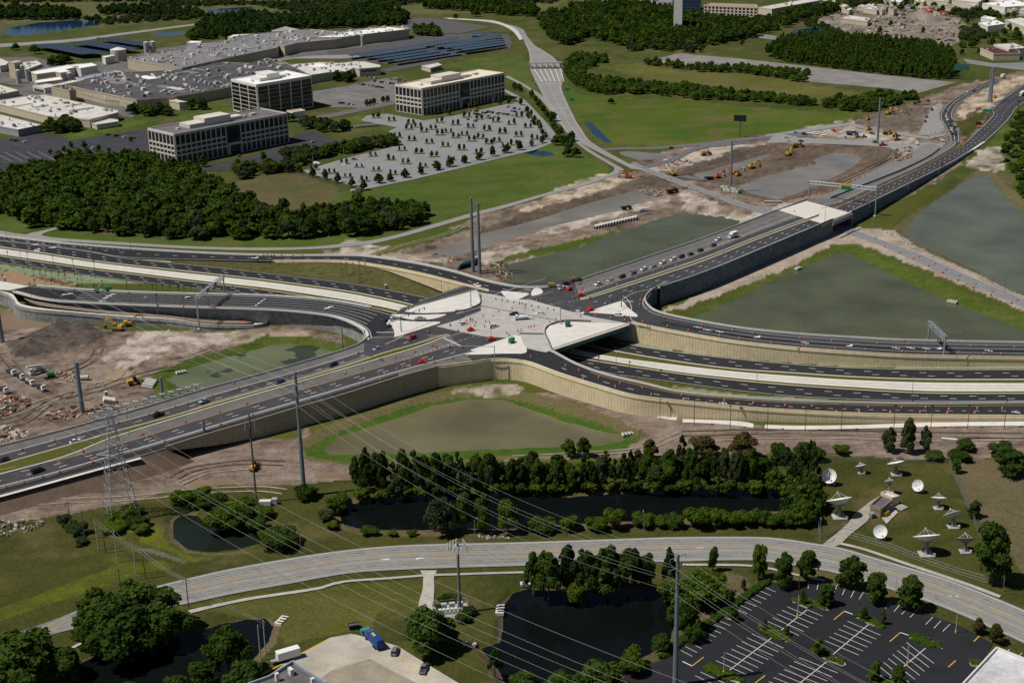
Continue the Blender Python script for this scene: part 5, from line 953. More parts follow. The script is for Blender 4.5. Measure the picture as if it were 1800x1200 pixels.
p0,p1 = P(930,120.5),P(987,120);tg = empty('toll_gate',tuple(p0),0,'grey toll canopy spanning the queue lanes of the pale toll road','toll gate')
up5 = Vector((0,0,6));loc_(MB().beam(p0+up5,p1+up5,6,.9),tg).obj('canopy',mat('canopy_grey',(.3,.31,.32),.7,.1,.3),tg)
for k in range(6):
 p = p0.lerp(p1,(k+.2)/5.4);loc_(MB().box(p.x,p.y,0,.8,.8,5.6),tg).obj('post',STEEL_D,tg)
 loc_(MB().box(p.x+2,p.y-3,0,2.2,4,3),tg).obj('booth',mat('booth_brown',(.3,.2,.14),.8,.1,.5),tg)
def windows(root,a,b,h,nf,nb,w,hh,m_=GLASS_D):
 d = (b-a).normalized();L = (b-a).length;n = Vector((d.y,-d.x,0));me = None
 for f in range(nf):
  for k in range(nb):
   p = a+d*(L*(k+.5)/nb);z = h*(f+.35)/nf
   if me is None:
    me = MB().hexa([tuple(Vector((0,0,zz_))+d*s+n*t)for zz_ in (0,hh)for (s,t)in ((-w/2,-.1),(w/2,-.1),(w/2,.2),(-w/2,.2))]).mesh('window',m_)
   link('window',me,root,(p.x-root.location.x,p.y-root.location.y,z))
h_ = block('hotel_building','C 112,30 395,42 390,28 140,20',20,'cream hotel with rows of windows and terracotta roof beyond the trees','hotel',B_CREAM,R_TERRA,par=.8)
q = W3('C 112,30 395,42',20)
for v in q:v.z = 0
windows(h_,q[0],q[1],19,5,14,3.2,2.2)
for (s_,hh,lab,wm,rm,cat)in (('C -50,-105 100,-105 100,-125 -50,-125',45,'blue grey glass tower at the top edge beside the cream hotel',GLASS_BL,R_GREY,'tower'),('C 400,40 470,50 720,5 700,-12',9,'pale roofed store right of the hotel',B_CREAM,R_PALE,'store'),('C 1420,0 1560,15 1600,-10 1450,-20',9,'flat roofed shop at the top edge beyond the demolition ground',B_CREAM,R_PALE,'shop'),('C 1560,122 1610,140 1700,128 1650,108',8,'white roofed restaurant beyond the demolition ground',B_WHITE,R_WHITE,'restaurant'),('C 1700,105 1820,150 1900,130 1780,95',9,'tan flat roofed store at the right edge above the road',B_CREAM,R_PALE,'store'),('C 1570,255 1640,285 1780,282 1760,258 1650,248',7,'long dark red roofed restaurant near the top right crossing',B_CREAM,mat('roof_red',(.11,.025,.02),.85,.15,.4),'restaurant'),('C 1640,236 1720,262 1810,255 1740,230',9,'pale roofed shop behind the dark red roof',B_WHITE,R_PALE,'shop'),('C 1580,20 1700,40 1840,30 1740,0',8,'bright white roofed warehouse store at the far right',B_WHITE,R_WHITE,'store'),('C 1240,-5 1400,10 1420,-20 1280,-25',8,'low pale store at the top edge left of the flat roofed shop',B_CREAM,R_PALE,'store'),('C 835,98 975,115 990,98 870,82',6,'half demolished tan hall on the rubble ground',B_TAN,R_PALE,'ruin')):
 b_ = block('far_building',s_,hh,lab,cat,wm,rm,nunits=4 if hh<15 else 0,seed=len(lab),ducts=0)
 if hh>15:
  q = W3(s_,hh);windows(b_,Vector((q[0].x,q[0].y,0)),Vector((q[1].x,q[1].y,0)),hh,10,9,5,3,GLASS_BL)
rt = random.Random(5)
for k in range(34):
 x,y = rt.uniform(1430,1800),rt.uniform(-12,34);
 if y>20 and x<1700:continue
 w_,d_ = rt.uniform(9,26),rt.uniform(2.2,4.5);block('far_building','@ %f,%f %f,%f %f,%f %f,%f'%(x,y,x+w_,y+d_,x+w_+6,y+d_-3,x+6,y-3),rt.choice((5,6,8)),'small flat roofed building in the far shopping town at the top right','shop',rt.choice((B_CREAM,B_WHITE,B_TAN)),rt.choice((R_PALE,R_WHITE,R_GREY,R_TERRA)),nunits=2,seed=k,ducts=0)['group'] = 'small buildings of the far shopping town'
tw = block('far_tower','B 1755,-40 1800,-40 1800,-55 1755,-55',50,'pale concrete tower cut by the top edge','tower',B_WHITE,R_GREY)
sheet('far_lot',T('C 820,55 1000,15 1420,35 1800,60 2000,60 2000,100 1700,80 1500,65 1200,48 1000,60'),mat('far_lot_grey',(.2,.2,.2),.9,.15,.05),.1)
sheet('far_lot',T('B 1200,-10 1750,-15 1800,30 1650,60 1400,25'),mat('far_lot_grey',(.2,.2,.2)),.1)
sheet('far_lot',T('C 320,165 520,195 500,215 330,190'),mat('far_lot_grey',(.2,.2,.2)),.1)
sheet('far_lot',T('C 1480,310 1640,335 1800,330 1900,340 1900,380 1780,370 1600,350 1500,335'),mat('far_lot_grey',(.2,.2,.2)),.1)
rr = random.Random(4)
rf = block('corner_building','G 1300,1215 1420,1172 1545,1092 1720,1205 1560,1330 1380,1330',7,'dark roofed building with blue grey parapet at the bottom edge beside the concrete yard','building',mat('wall_bluegrey',(.3,.36,.42),.8,.08,.5),mat('roof_tar',(.12,.12,.12),.95,.25,.4,.1,fine=.2),nunits=4,seed=3,smax=2.5,ducts=0,par=.8)
rf2 = block('corner_building','I 1655,1018 1800,1076 1900,1110 1900,1330 1400,1330 1480,1205',8,'white membrane roofed building in the bottom right corner','building',B_WHITE,mat('roof_membrane_white',(.5,.5,.52),.9,.25,.2,.1,big=.2,fine=.25),nunits=0,par=.6)
# trees and shrubs
def leaf_mat(name,c0,c1,trans=.3):
 m = bpy.data.materials.new(name);m.use_nodes = True;nt = m.node_tree;N = nt.nodes;Lk = nt.links;N.remove(N['Principled BSDF'])
 oi = N.new('ShaderNodeObjectInfo');g = N.new('ShaderNodeNewGeometry');t = N.new('ShaderNodeTexNoise');t.inputs['Scale'].default_value = .45;t.inputs['Detail'].default_value = 5;t.inputs['Roughness'].default_value = .7
 Lk.new(g.outputs['Position'],t.inputs['Vector'])
 a = N.new('ShaderNodeMath');a.operation = 'MULTIPLY_ADD';Lk.new(oi.outputs['Random'],a.inputs[0]);a.inputs[1].default_value = .55
 r = N.new('ShaderNodeMapRange');r.inputs[1].default_value = .3;r.inputs[2].default_value = .7;r.inputs[3].default_value = -.1;r.inputs[4].default_value = .6;Lk.new(t.outputs['Fac'],r.inputs[0]);Lk.new(r.outputs[0],a.inputs[2])
 mx = N.new('ShaderNodeMix');mx.data_type = 'RGBA';Lk.new(a.outputs[0],mx.inputs['Factor']);mx.inputs[6].default_value = (*c0,1);mx.inputs[7].default_value = (*c1,1)
 d = N.new('ShaderNodeBsdfDiffuse');tr = N.new('ShaderNodeBsdfTranslucent');ms = N.new('ShaderNodeMixShader');ms.inputs[0].default_value = trans
 Lk.new(mx.outputs[2],d.inputs[0]);Lk.new(mx.outputs[2],tr.inputs[0]);Lk.new(d.outputs[0],ms.inputs[1]);Lk.new(tr.outputs[0],ms.inputs[2]);Lk.new(ms.outputs[0],N['Material Output'].inputs[0]);return m
LEAF = leaf_mat('leaf_oak',(.026,.054,.01),(.08,.13,.024),.35)
LEAF_B = leaf_mat('leaf_bright',(.045,.09,.01),(.11,.155,.02))
LEAF_P = leaf_mat('leaf_pine',(.022,.046,.012),(.058,.092,.024),.25)
LEAF_Y = leaf_mat('leaf_dry',(.06,.06,.02),(.12,.1,.035))
LEAF_G = leaf_mat('leaf_greyish',(.04,.06,.022),(.09,.11,.045))
BARK = mat('bark',(.1,.08,.065),.95,.2,1.5)
BARK_T = mat('palm_trunk',(.16,.1,.065),.95,.2,2.0)
ICO = None
def ico():
 global ICO
 if ICO is None:
  t = (1+5**.5)/2;v = np.array([(-1,t,0),(1,t,0),(-1,-t,0),(1,-t,0),(0,-1,t),(0,1,t),(0,-1,-t),(0,1,-t),(t,0,-1),(t,0,1),(-t,0,-1),(-t,0,1)],float);v/=np.linalg.norm(v[0])
  f = np.array([(0,11,5),(0,5,1),(0,1,7),(0,7,10),(0,10,11),(1,5,9),(5,11,4),(11,10,2),(10,7,6),(7,1,8),(3,9,4),(3,4,2),(3,2,6),(3,6,8),(3,8,9),(4,9,5),(2,4,11),(6,2,10),(8,6,7),(9,8,1)]);ICO = (v,f)
 return ICO
def crown_arrays(seed,lobes,n,leaf,flat=.5):
 """leaf quads over a cluster of lobes plus an inner mass; unit crown, base at z=0"""
 r = np.random.default_rng(seed);L = np.array(lobes);iv,ifc = ico();vs = [];fs = [];off = 0
 for (x,y,z,R)in L:
  j = iv*(R*.66)*(1+r.uniform(-.18,.18,(12,1)))+(x,y,z);vs.append(j);f = np.c_[ifc,ifc[:,2]]+off;fs.append(f);off+=12
 w = L[:,3]**2;k = r.choice(len(L),n*3,p=w/w.sum());d = r.normal(size=(n*3,3));d/=np.linalg.norm(d,axis=1,keepdims=True);d[:,2] = np.where(d[:,2]<-.35,-d[:,2],d[:,2])
 p = L[k,:3]+d*L[k,3:4]*r.uniform(.7,1.22,(n*3,1))*np.array([1,1,.9])
 keep = np.ones(len(p),bool)
 for (x,y,z,R)in L:keep&=np.linalg.norm(p-(x,y,z),axis=1)>R*.72
 p = p[keep][:n];d = d[keep][:n]
 nn = d+r.normal(size=d.shape)*flat;nn/=np.linalg.norm(nn,axis=1,keepdims=True)
 a = np.cross(nn,r.normal(size=d.shape));a/=np.linalg.norm(a,axis=1,keepdims=True);b = np.cross(nn,a);s = leaf*r.uniform(.6,1.35,(len(p),1))
 q = np.stack([p-a*s-b*s*.6,p+a*s-b*s*.8,p+a*s*.8+b*s*.7,p-a*s*.7+b*s*.9],1).reshape(-1,3);vs.append(q)
 fs.append((np.arange(len(p))[:,None]*4+np.arange(4))+off)
 return np.vstack(vs),[np.asarray(x)for x in fs]
def crown_mesh(name,va,fa,m):
 f = []
 me = bpy.data.meshes.new(name)
 tri = np.vstack([x[:,:3]for x in fa[:-1]]);quad = fa[-1];nl = tri.size+quad.size
 me.vertices.add(len(va));me.vertices.foreach_set('co',va.astype(np.float32).ravel());me.loops.add(nl);me.loops.foreach_set('vertex_index',np.r_[tri.ravel(),quad.ravel()].astype(np.int32))
 st = np.r_[np.arange(len(tri))*3,tri.size+np.arange(len(quad))*4];tt_ = np.r_[np.full(len(tri),3),np.full(len(quad),4)]
 me.polygons.add(len(st));me.polygons.foreach_set('loop_start',st.astype(np.int32));me.polygons.foreach_set('loop_total',tt_.astype(np.int32));me.materials.append(m);me.update(calc_edges=True);return me
def lobes_oak(seed,n=20,low=.2):
 r = random.Random(seed);out = [(r.uniform(-.06,.06),r.uniform(-.06,.06),.6,.24)]
 for i in range(n):
  a = 2.4*i+r.uniform(-.5,.5);q = r.uniform(.2,.39)*(1 if math.sin(a*2+seed)>-.5 else .75);R = r.uniform(.08,.165);out.append((math.cos(a)*q,math.sin(a)*q,low+r.uniform(0.02,.52)*(1.15-q*1.5)+.04,R))
 for i in range(4):out.append((r.uniform(-.2,.2),r.uniform(-.2,.2),r.uniform(.72,.86),r.uniform(.08,.13)))
 return out
def lobes_round(seed,n=13):
 r = random.Random(seed);out = [(0,0,.55,.22)]
 for i in range(n):
  a = 2.4*i+r.uniform(-.5,.5);z = .16+.72*(i+r.random())/n;q = r.uniform(.12,.3)*math.sin(math.pi*min(1,.2+z*.85))**.7;out.append((math.cos(a)*q,math.sin(a)*q,z,r.uniform(.09,.17)))
 return out
def lobes_pine(seed,n=15):
 r = random.Random(seed);out = [(0,0,.93,.07)]
 for i in range(n):
  a = 2.4*i+r.uniform(-.6,.6);z = .36+.58*i/n;q = r.uniform(.1,.34)*(1.25-z)*1.4;out.append((math.cos(a)*q,math.sin(a)*q,z+r.uniform(-.05,.05),r.uniform(.06,.12)*(1.35-z*.6)))
 return out
def lobes_bush(seed,n=11):
 r = random.Random(seed);out = [(0,0,.36,.28)]
 for i in range(n):
  a = 2.4*i+r.uniform(-.5,.5);q = r.uniform(.12,.4);out.append((math.cos(a)*q,math.sin(a)*q,r.uniform(.12,.62)*(1.2-q),r.uniform(.12,.22)))
 return out
LOBE = dict(oak=lobes_oak,round=lobes_round,pine=lobes_pine,bush=lobes_bush)
NV = 4;CR = {}
for kind,(nn_,lf)in dict(near=(2600,.03),mid=(800,.05),far=(240,.085)).items():
 for k,fn_ in LOBE.items():
  for v in range(NV):
   n_ = nn_ if k!='pine' else int(nn_*.8);va,fa = crown_arrays(100*v+len(k),fn_(v*7+len(k)),n_,lf if k!='pine' else lf*.9,.5)
   CR[kind,k,v] = (va,fa,{})
def crown(kind,k,v,m):
 va,fa,c = CR[kind,k,v]
 if m.name not in c:c[m.name] = crown_mesh('crown',va,fa,m)
 return c[m.name]
TRK = {}
def trunk_mesh(k):
 if k not in TRK:
  mb = MB()
  if k=='pine':mb.bar((0,0,-.03),(0,0,.92),.028,.008,6)
  elif k=='bush':mb.bar((0,0,-.05),(0,0,.3),.03,.015,5)
  else :
   mb.bar((0,0,-.03),(0,0,.34),.034,.024,6)
   for i in range(4):
    a = i*1.57+.4;mb.bar((0,0,.3),(math.cos(a)*.2,math.sin(a)*.2,.58),.017,.008,5)
  TRK[k] = mb.mesh('trunk',BARK)
 return TRK[k]
TN = [0];RT = random.Random(77)
def tree(px,py,wpx,hpx,k,label,group=None,cat='tree',m=None,det='near',z=0,name=None,world=None):
 """tree whose foot is at a survey reading; crown width and tree height given in survey pixels"""
 p = P(px,py,z)if world is None else world
 if world is None:
  s = mpp(py);w = wpx/s;depr = math.atan2(CAM_H,math.hypot(p.x,p.y));h = hpx/(s*math.cos(depr));
 else :w,h = wpx,hpx
 v = RT.randrange(NV);t = empty(name or {'oak':'oak_tree','round':'small_tree','pine':'pine_tree','bush':'shrub'}[k],tuple(p),RT.uniform(0,6.28),label,cat,group)
 t.scale = (w/.84,w/.84*RT.uniform(.9,1.1),h/.92)
 link('trunk',trunk_mesh(k),t);link('crown',crown(det,k,v,m or {'pine':LEAF_P}.get(k,LEAF)),t)
 TN[0]+=1;return t
def woods_stuff(name,trees,m,det='far'):
 """trees: (x, y, w, h, kind) joined into one mass"""
 V_,T_,Q_ = [],[],[];off = 0;r = np.random.default_rng(len(trees))
 for (x,y,w,h,k)in trees:
  va,fa,_ = CR[det,k,int(r.integers(NV))];a = r.uniform(0,6.28);c,s = math.cos(a),math.sin(a);sx = w/.84;sz = h/.92
  q = np.stack([x+(va[:,0]*c-va[:,1]*s)*sx,y+(va[:,0]*s+va[:,1]*c)*sx,va[:,2]*sz],1);V_.append(q)
  T_.append(np.vstack([f[:,:3]for f in fa[:-1]])+off);Q_.append(fa[-1]+off);off+=len(va)
 if not V_:return
 o = link(name,crown_mesh(name,np.vstack(V_),[np.vstack(T_),np.vstack(Q_)],m));stuff(o);return o
def scatter(poly,spacing,seed,n_max=4000,jit=1.0,drop=0.0):
 w = W3(poly);pl = [(p.x,p.y)for p in w];xs = [p[0]for p in pl];ys = [p[1]for p in pl];r = np.random.default_rng(seed)
 nx_ = int((max(xs)-min(xs))/spacing)+2;ny_ = int((max(ys)-min(ys))/(spacing*.87))+2
 i,j = np.meshgrid(np.arange(nx_),np.arange(ny_));x = min(xs)+(i+(j%2)*.5)*spacing+r.uniform(-.5,.5,i.shape)*spacing*jit;y = min(ys)+j*spacing*.87+r.uniform(-.5,.5,i.shape)*spacing*jit
 k = inside(x,y,pl)&(r.random(x.shape)>drop);return np.stack([x[k],y[k]],1)
 # the big wood on the left: nearest trees singly, the rest as one mass
def wood(polys,spacing,seed,wr,hr,single,label,group,kinds=('oak','oak','round'),mass='woodland',m=LEAF,det='mid',mdet='far'):
 pts = np.vstack([scatter(T(p)if isinstance(p,str)else p,spacing,seed+i,drop=.1)for i,p in enumerate(polys)]);r = random.Random(seed)
 pts = pts[np.argsort(np.hypot(pts[:,0],pts[:,1]))];rest = []
 for i,(x,y)in enumerate(pts):
  w = r.uniform(*wr);h = r.uniform(*hr);k = r.choice(kinds)
  if i<single:tree(0,0,w,h,k,label,group,m=r.choice((m,m,m,LEAF_B,LEAF_B,LEAF_G,LEAF_P)),det=det,world=Vector((x,y,-.2)))
  else :rest.append((x,y,w,h,k))
 alt = {LEAF.name:LEAF_B,LEAF_P.name:LEAF,LEAF_G.name:LEAF}[m.name];k1 = [q for i,q in enumerate(rest)if (i*7)%10<7];k2 = [q for i,q in enumerate(rest)if (i*7)%10>=7]
 woods_stuff(mass,k1,m,mdet);woods_stuff(mass,k2,alt,mdet)
wood(['@ -30,318 40,308 140,288 200,283 262,288 300,302 360,318 398,348 470,376 540,386 600,372 660,366 738,374 744,388 700,407 620,416 540,418 450,421 350,422 250,418 180,413 95,397 60,401 0,378 -30,380'],7.9,5,(6.5,14),(6.5,13),150,'broad dark green tree in the dense wood left of the mown lawn','trees of the dense wood by the mown lawn')
wood(['Q 0,520 100,560 400,520 700,470 1000,420 1120,430 1180,450 1100,480 900,495 700,540 400,600 250,650 150,720 0,740','Q 60,200 200,240 420,240 560,260 700,270 680,300 500,320 300,310 130,250','N 1000,840 1300,830 1500,800 1560,860 1250,900 1050,950'],7.5,15,(7,10),(6,9),60,'mid green tree in the belt beside the tree-dotted grey lot','trees of the belt beside the grey lot',m=LEAF_G)
wood(['B 1180,330 1250,300 1390,300 1395,330 1280,370 1300,420 1450,430 1600,450 1800,470 1800,515 1620,500 1330,498 1260,470 1200,420','C 0,368 100,352 330,364 580,383 668,398 640,436 580,430 480,408 300,384 100,382','B 1600,330 1800,350 1800,370 1620,345','C 0,455 200,490 420,505 600,530 700,550 690,562 560,555 350,535 130,530 0,525','C 725,560 800,530 950,530 1040,500 1225,515 1235,525 1100,560 1000,590 930,590 760,572'],7,25,(6,9),(4.5,7.5),30,'bushy dark tree in the hedgerow across the bright field','trees of the hedgerow across the bright field')
wood(['C 440,300 500,250 640,260 900,310 1200,350 1430,390 1460,410 1380,425 1100,400 800,365 560,330','C 520,230 700,215 1000,230 1300,260 1420,300 1440,380 1100,340 700,280 500,250'],5.5,35,(5,7),(9,13),0,'','',kinds=('pine','pine','round'),mass='pine_wood')
wood(['A 1020,175 1100,110 1300,90 1600,100 1800,90 B 0,90 180,40 350,90 355,130 120,150 0,150 A 1700,155 1500,165 1350,205 1150,210 1010,205','A 530,70 700,50 860,60 1060,75 1050,92 880,98 700,80 530,85','A -60,105 -60,60 200,55 430,75 425,105 200,108'],10,45,(8,12),(9,13),0,'','',mass='far_wood',m=LEAF_P)
wood(['B 430,30 700,25 900,35 1040,55 1030,90 900,85 640,60 440,50','B 1040,110 1100,80 1400,90 1750,110 1800,100 1800,240 1700,250 1500,250 1300,200 1230,240 1130,240 1060,150','C 0,100 150,90 480,120 500,150 460,180 290,215 0,270 -100,250','C 480,110 560,70 840,40 850,60 600,120 540,150','B 1200,40 1500,20 1700,55 1800,80 1500,100 1250,80'],9.5,55,(8,11),(8,12),0,'','',mass='far_wood',m=LEAF)
wood(['A -60,20 -60,-20 430,-10 800,-20 800,12 430,14','A 800,10 1400,20 1800,10 B 0,10 430,-15 430,20 200,40 A 1800,80 1500,60 1340,30 1100,35 800,30','A 430,110 900,85 1080,80 1040,105 800,118 560,135','B 430,-10 1200,-15 1100,20 700,15','C 850,15 1000,0 1050,20 900,40','C 800,60 850,62 880,45 1000,30 860,25 780,40','C 640,120 780,150 800,165 850,200 780,195 720,160 640,140','C 1450,60 1640,70 1660,95 1480,110','C 1470,160 1560,140 1600,200 1520,240 1470,220','B 1640,200 1800,180 C 100,240 90,280 0,275 B 1640,270 1500,275'],10,85,(6,10),(4.5,8.5),0,'','',mass='far_scrub',m=LEAF_G,kinds=('bush','round','oak'))
wood(['C 380,60 850,20 1000,0 1800,-10 1800,20 1000,50','C 900,30 1420,60 1780,90 1800,110 1500,100','C 1480,180 1800,150 1800,240 1560,250 1500,300 1460,260'],24,95,(7,11),(6,9),0,'','',mass='far_scrub',m=LEAF,kinds=('round','oak'))
wood(['C 1710,700 1800,580 1900,500 2000,560 2000,1300 1900,1200 1800,1040 1720,900 1690,820'],8,65,(4,7),(2.5,5),0,'','',mass='brush',kinds=('bush',),m=LEAF)
wood(['A 230,330 370,320 360,350 240,350','J 470,990 700,960 860,960 840,1030 560,1060 480,1040','J 1370,800 1560,830 1790,830 1790,860 1500,870 1380,840','K 800,960 1020,950 1020,985 820,985','L 1060,720 1280,700 1280,750 1080,745','A 1000,200 1060,190 1060,215 1010,215','B 390,160 520,165 520,195 400,190'],9,75,(9,13),(8,11),40,'round dark campus tree beside the factory lawns','round campus trees by the factory')
for (x,y,w,l)in ((28,88,14,'round tree on the grass left of the blue solar canopies'),(62,95,18,'pair-like dark tree beside the blue solar canopies'),(220,40,10,'tree poking above the farthest blue solar canopy'),(836,30,16,'lone dark tree on the far lawn beside the pale road'),(801,33,9,'small tree on the far lawn left of the lone dark tree'),(1075,183,12,'lone flat topped tree in the bright field'),(870,22,6,'tiny tree beyond the far lawn')):tree(x,y,w,w*.9,'oak',l,det='mid')
for i in range(26):
 a = RT.random();tree(1220+a*560+RT.uniform(-10,10),62+RT.uniform(-30,26)+a*10,9,9,'round','small dark tree scattered on the demolition ground and far shops','trees scattered round the far shops',det='far')
for (x,y,s_)in ((268/3,812/3,9),(340/3,800/3,10),(375/3,780/3,11),(445/3,780/3,12),(520/3,800/3,12),(575/3,815/3,11),(690/3,750/3,9),(1070/3,880/3,18),(1255/3,885/3,15),(1390/3,845/3,14)):tree(x,y,s_,s_,'round','pale green tree on the dark lot left of the offices','trees on the dark parking lot',det='mid',m=LEAF_B)
for (x,y)in ((1470,985),(1510,980),(1640,950),(1690,940),(1545,965)):tree(400+x/6,20+y/6+2,10,10,'round','thin street tree along the campus street by the bronze tower','street trees by the bronze tower',det='far',m=LEAF_G)
# the tree-dotted grey lot: an island with two young trees each
ISL = [(-115,648),(50,682),(255,716),(235,769),(395,798),(330,745),(490,770),(560,829),(650,803),(730,858),(820,833),(895,893),(990,866),(1080,923),(1160,901),(1250,953),(1340,936),(555,696),(725,723),(885,753),(1055,783),(1220,813),(1390,843),(1560,875),(975,662),(1150,693),(1315,719),(1490,750),(845,641),(1395,636),(110,856),(265,889),(450,916),(620,952),(790,986),(970,1020),(160,992),(340,1023),(500,1057),(680,1092),(45,1091),(200,1131),(380,1166),(-770,1192),(-580,1232),(-412,1273),(-237,1313),(-450,1130),(-290,1168),(-110,1207),(65,1245),(-145,1053)]
ISLM = MB().box(0,0,0,8.5,3.2,.18).mesh('planting_island',GRASS_STRIP)
for i,(x,y)in enumerate(ISL):
 c = P(680+x/6,100+y/6,.12);d = Vector((.995,-.12,0));
 struct(link('planting_island',ISLM,None,tuple(c),-.12))
 for s_ in (-1,1):
  sz = RT.uniform(6.5,9.5)*(.85 if i>30 and i%3==0 else 1)
  tree(680+(x+s_*27)/6,100+(y-4)/6,sz*.8,sz*1.1,'round','young tree on a grass island of the grey office lot','young trees on islands of the grey lot',cat='young tree',det='mid',m=RT.choice((LEAF,LEAF_B,LEAF_G,LEAF_Y))if i>29 else RT.choice((LEAF_B,LEAF_B,LEAF)))
for (x,y)in T('Q 160,738 300,790 435,815 565,850 715,890 838,925 990,855 1115,835 1275,795 1440,760 1610,715 1750,680 O 820,1122 975,1090 1115,1050 1260,1015 1400,985'):tree(x,y,RT.uniform(13,19),RT.uniform(13,18),'round','fuller tree along the hedge on the near edge of the grey lot','trees along the near edge of the grey lot',cat='young tree',det='mid')
for (x,y)in T('O 1415,510 1480,590 1520,630 1560,690 1600,735 1620,775 1640,820 1675,870 1640,910 1530,945 1500,650 1545,720 1290,500 1190,505 940,540 660,610 1345,345 1400,365 1530,430 1570,480 1610,530 1650,590 1690,640 1730,700 1760,760 1790,800'):tree(x,y,RT.uniform(9,13),RT.uniform(10,13),'round','small tree along the right hand drive of the grey lot','trees along the drive of the grey lot',cat='young tree',det='mid')
for (x,y)in T('B 1115,640 1150,720 1130,765 1175,770 1205,790 1210,745 1240,830 1190,825'):tree(x,y,15,17,'oak','tree in the clump where the pale roads meet','trees where the pale roads meet',det='mid')
# foreground trees
F_ = [(188,1122,105,78,'oak'),(255,1112,120,86,'oak'),(222,1146,125,80,'oak'),(292,1130,78,62,'oak'),(165,1148,60,48,'oak')]
for i,f in enumerate(F_):tree(*f,('huge spreading oak on the bank between local road and dark pond, '+('its back left lobe','its back right lobe','the front crown','the right hand crown','the low left crown')[i])if 0 else ('back left','back right','front','far right','low left')[i]+' crown of the huge oak clump beside the curving local road')
for (x,y,w,h,l)in ((45,1200,120,85,'big oak in the bottom left corner below the local road'),(112,1186,70,48,'lower oak leaning over the pond in the bottom left corner'),(5,1190,70,60,'oak cut by the left edge at the bottom'),(403,1184,82,78,'rounded oak beside the bottom left pond near two pale poles'),(356,1206,52,42,'smaller oak left of the rounded oak by the bottom pond'),(430,1222,75,56,'oak at the bottom edge below the rounded oak'),(306,1230,60,38,'broad tree at the bottom edge in front of the dark pond'),(232,1230,44,32,'tree at the bottom edge left of the broad one'),(752,1146,84,74,'dark oak beside the cell tower compound'),(790,1140,40,34,'low dark tree right of the oak by the cell tower compound')):tree(x,y,w,h,'oak',l,m=LEAF)
for i,(x,y,w,h,k,m_)in enumerate([(938,1042,42,66,'round',LEAF),(965,1050,54,80,'oak',LEAF),(1000,1044,46,80,'round',LEAF_P),(1033,1046,52,78,'oak',LEAF),(1068,1040,58,80,'oak',LEAF),(1104,1038,54,76,'oak',LEAF),(1138,1036,42,58,'round',LEAF),(1010,1052,40,40,'bush',LEAF_B),(1060,1050,40,36,'bush',LEAF)]):tree(x,y,w,h,k,'tree in the tall clump on the far bank of the black bottom pond','tall clump above the black bottom pond',m=m_)
for (x,y,w,h,k,m_,l)in ((1175,1034,26,66,'round',LEAF,'slim upright tree at the road edge right of the tall pond clump'),(1232,1058,92,52,'bush',LEAF_B,'broad bright green shrub left of the black parking lot'),(1180,1048,40,34,'bush',LEAF_B,'bright bush between the slim upright tree and pond'),(1165,1143,34,32,'bush',LEAF,'round bush on the right bank of the black bottom pond'),(1110,1176,52,42,'bush',LEAF_B,'pale fan leaved bush on the lower right bank of the black pond'),(1050,1222,78,56,'oak',LEAF,'oak at the bottom edge right of the black pond'),(870,1190,34,44,'pine',LEAF_P,'thin pine at the lower left of the black bottom pond'),(920,1224,60,44,'oak',LEAF,'tree at the bottom edge left of the black pond middle'),(985,1228,66,44,'oak',LEAF,'tree at the bottom edge below the black pond'),(1205,1112,44,62,'oak',LEAF,'dark tree between pond and black lot, tallest there'),(1188,1098,34,44,'bush',LEAF,'bush behind the dark tree between pond and black lot'),(1222,1128,30,34,'bush',LEAF,'low bush at the left edge hedge of the black lot')):tree(x,y,w,h,k,l,m=m_)
for i,(x,y,w,h,l)in enumerate(((1253,1003,22,38,'small upright'),(1333,1016,38,54,'bright full'),(1377,1031,42,54,'dark second'),(1418,1022,44,50,'dark third'),(1495,1033,54,52,'wide fourth'),(1538,1059,50,48,'wide fifth'),(1600,1070,56,52,'widest last'))):tree(x,y,w,h,'round',l+' street tree in the row between local road and black lot','street trees beside the black lot',m=LEAF_B if i==1 else LEAF)
for (x,y,w,h,l,m_)in ((1452,1064,36,34,'round tree on the top island of the black lot',LEAF),(1411,1063,14,24,'sapling on the top island of the black lot beside the pale post',LEAF),(1742,1023,80,92,'large tree at the corner of the dish compound fence',LEAF),(1438,1152,26,28,'bright sapling on the middle island of the black lot',LEAF_B),(1537,1198,26,34,'bright sapling on the lower island of the black lot',LEAF_B),(1580,1208,32,34,'dark sapling on the lower island of the black lot',LEAF),(1518,1090,17,22,'small sapling by the red stop sign',LEAF),(1552,1098,12,24,'thin sapling on the right island of the black lot',LEAF),(1344,1108,12,18,'wispy sapling on the left island of the black lot',LEAF_Y),(1382,1117,14,16,'dark sapling on the left island of the black lot',LEAF),(1288,1092,22,26,'small dark tree on the kerb island at the left edge of the black lot',LEAF),(1750,1130,32,30,'bare brownish tree beside the white roofed corner building',LEAF_Y),(1720,1112,24,24,'brownish shrub beside the local road near the corner building',LEAF_Y),(1307,1036,12,18,'yellowish sapling left of the black lot hedge',LEAF_Y),(1513,900,22,22,'small tree outside the right fence of the dish compound',LEAF),(1712,908,26,26,'round bush outside the right fence of the dish compound',LEAF),(1680,830,24,22,'bush behind the dish compound near the right fence',LEAF)):
 if 'outside the right fence' in l and x<1600:continue
 tree(x,y,w,h,'round',l,m=m_)
r_ = random.Random(31)
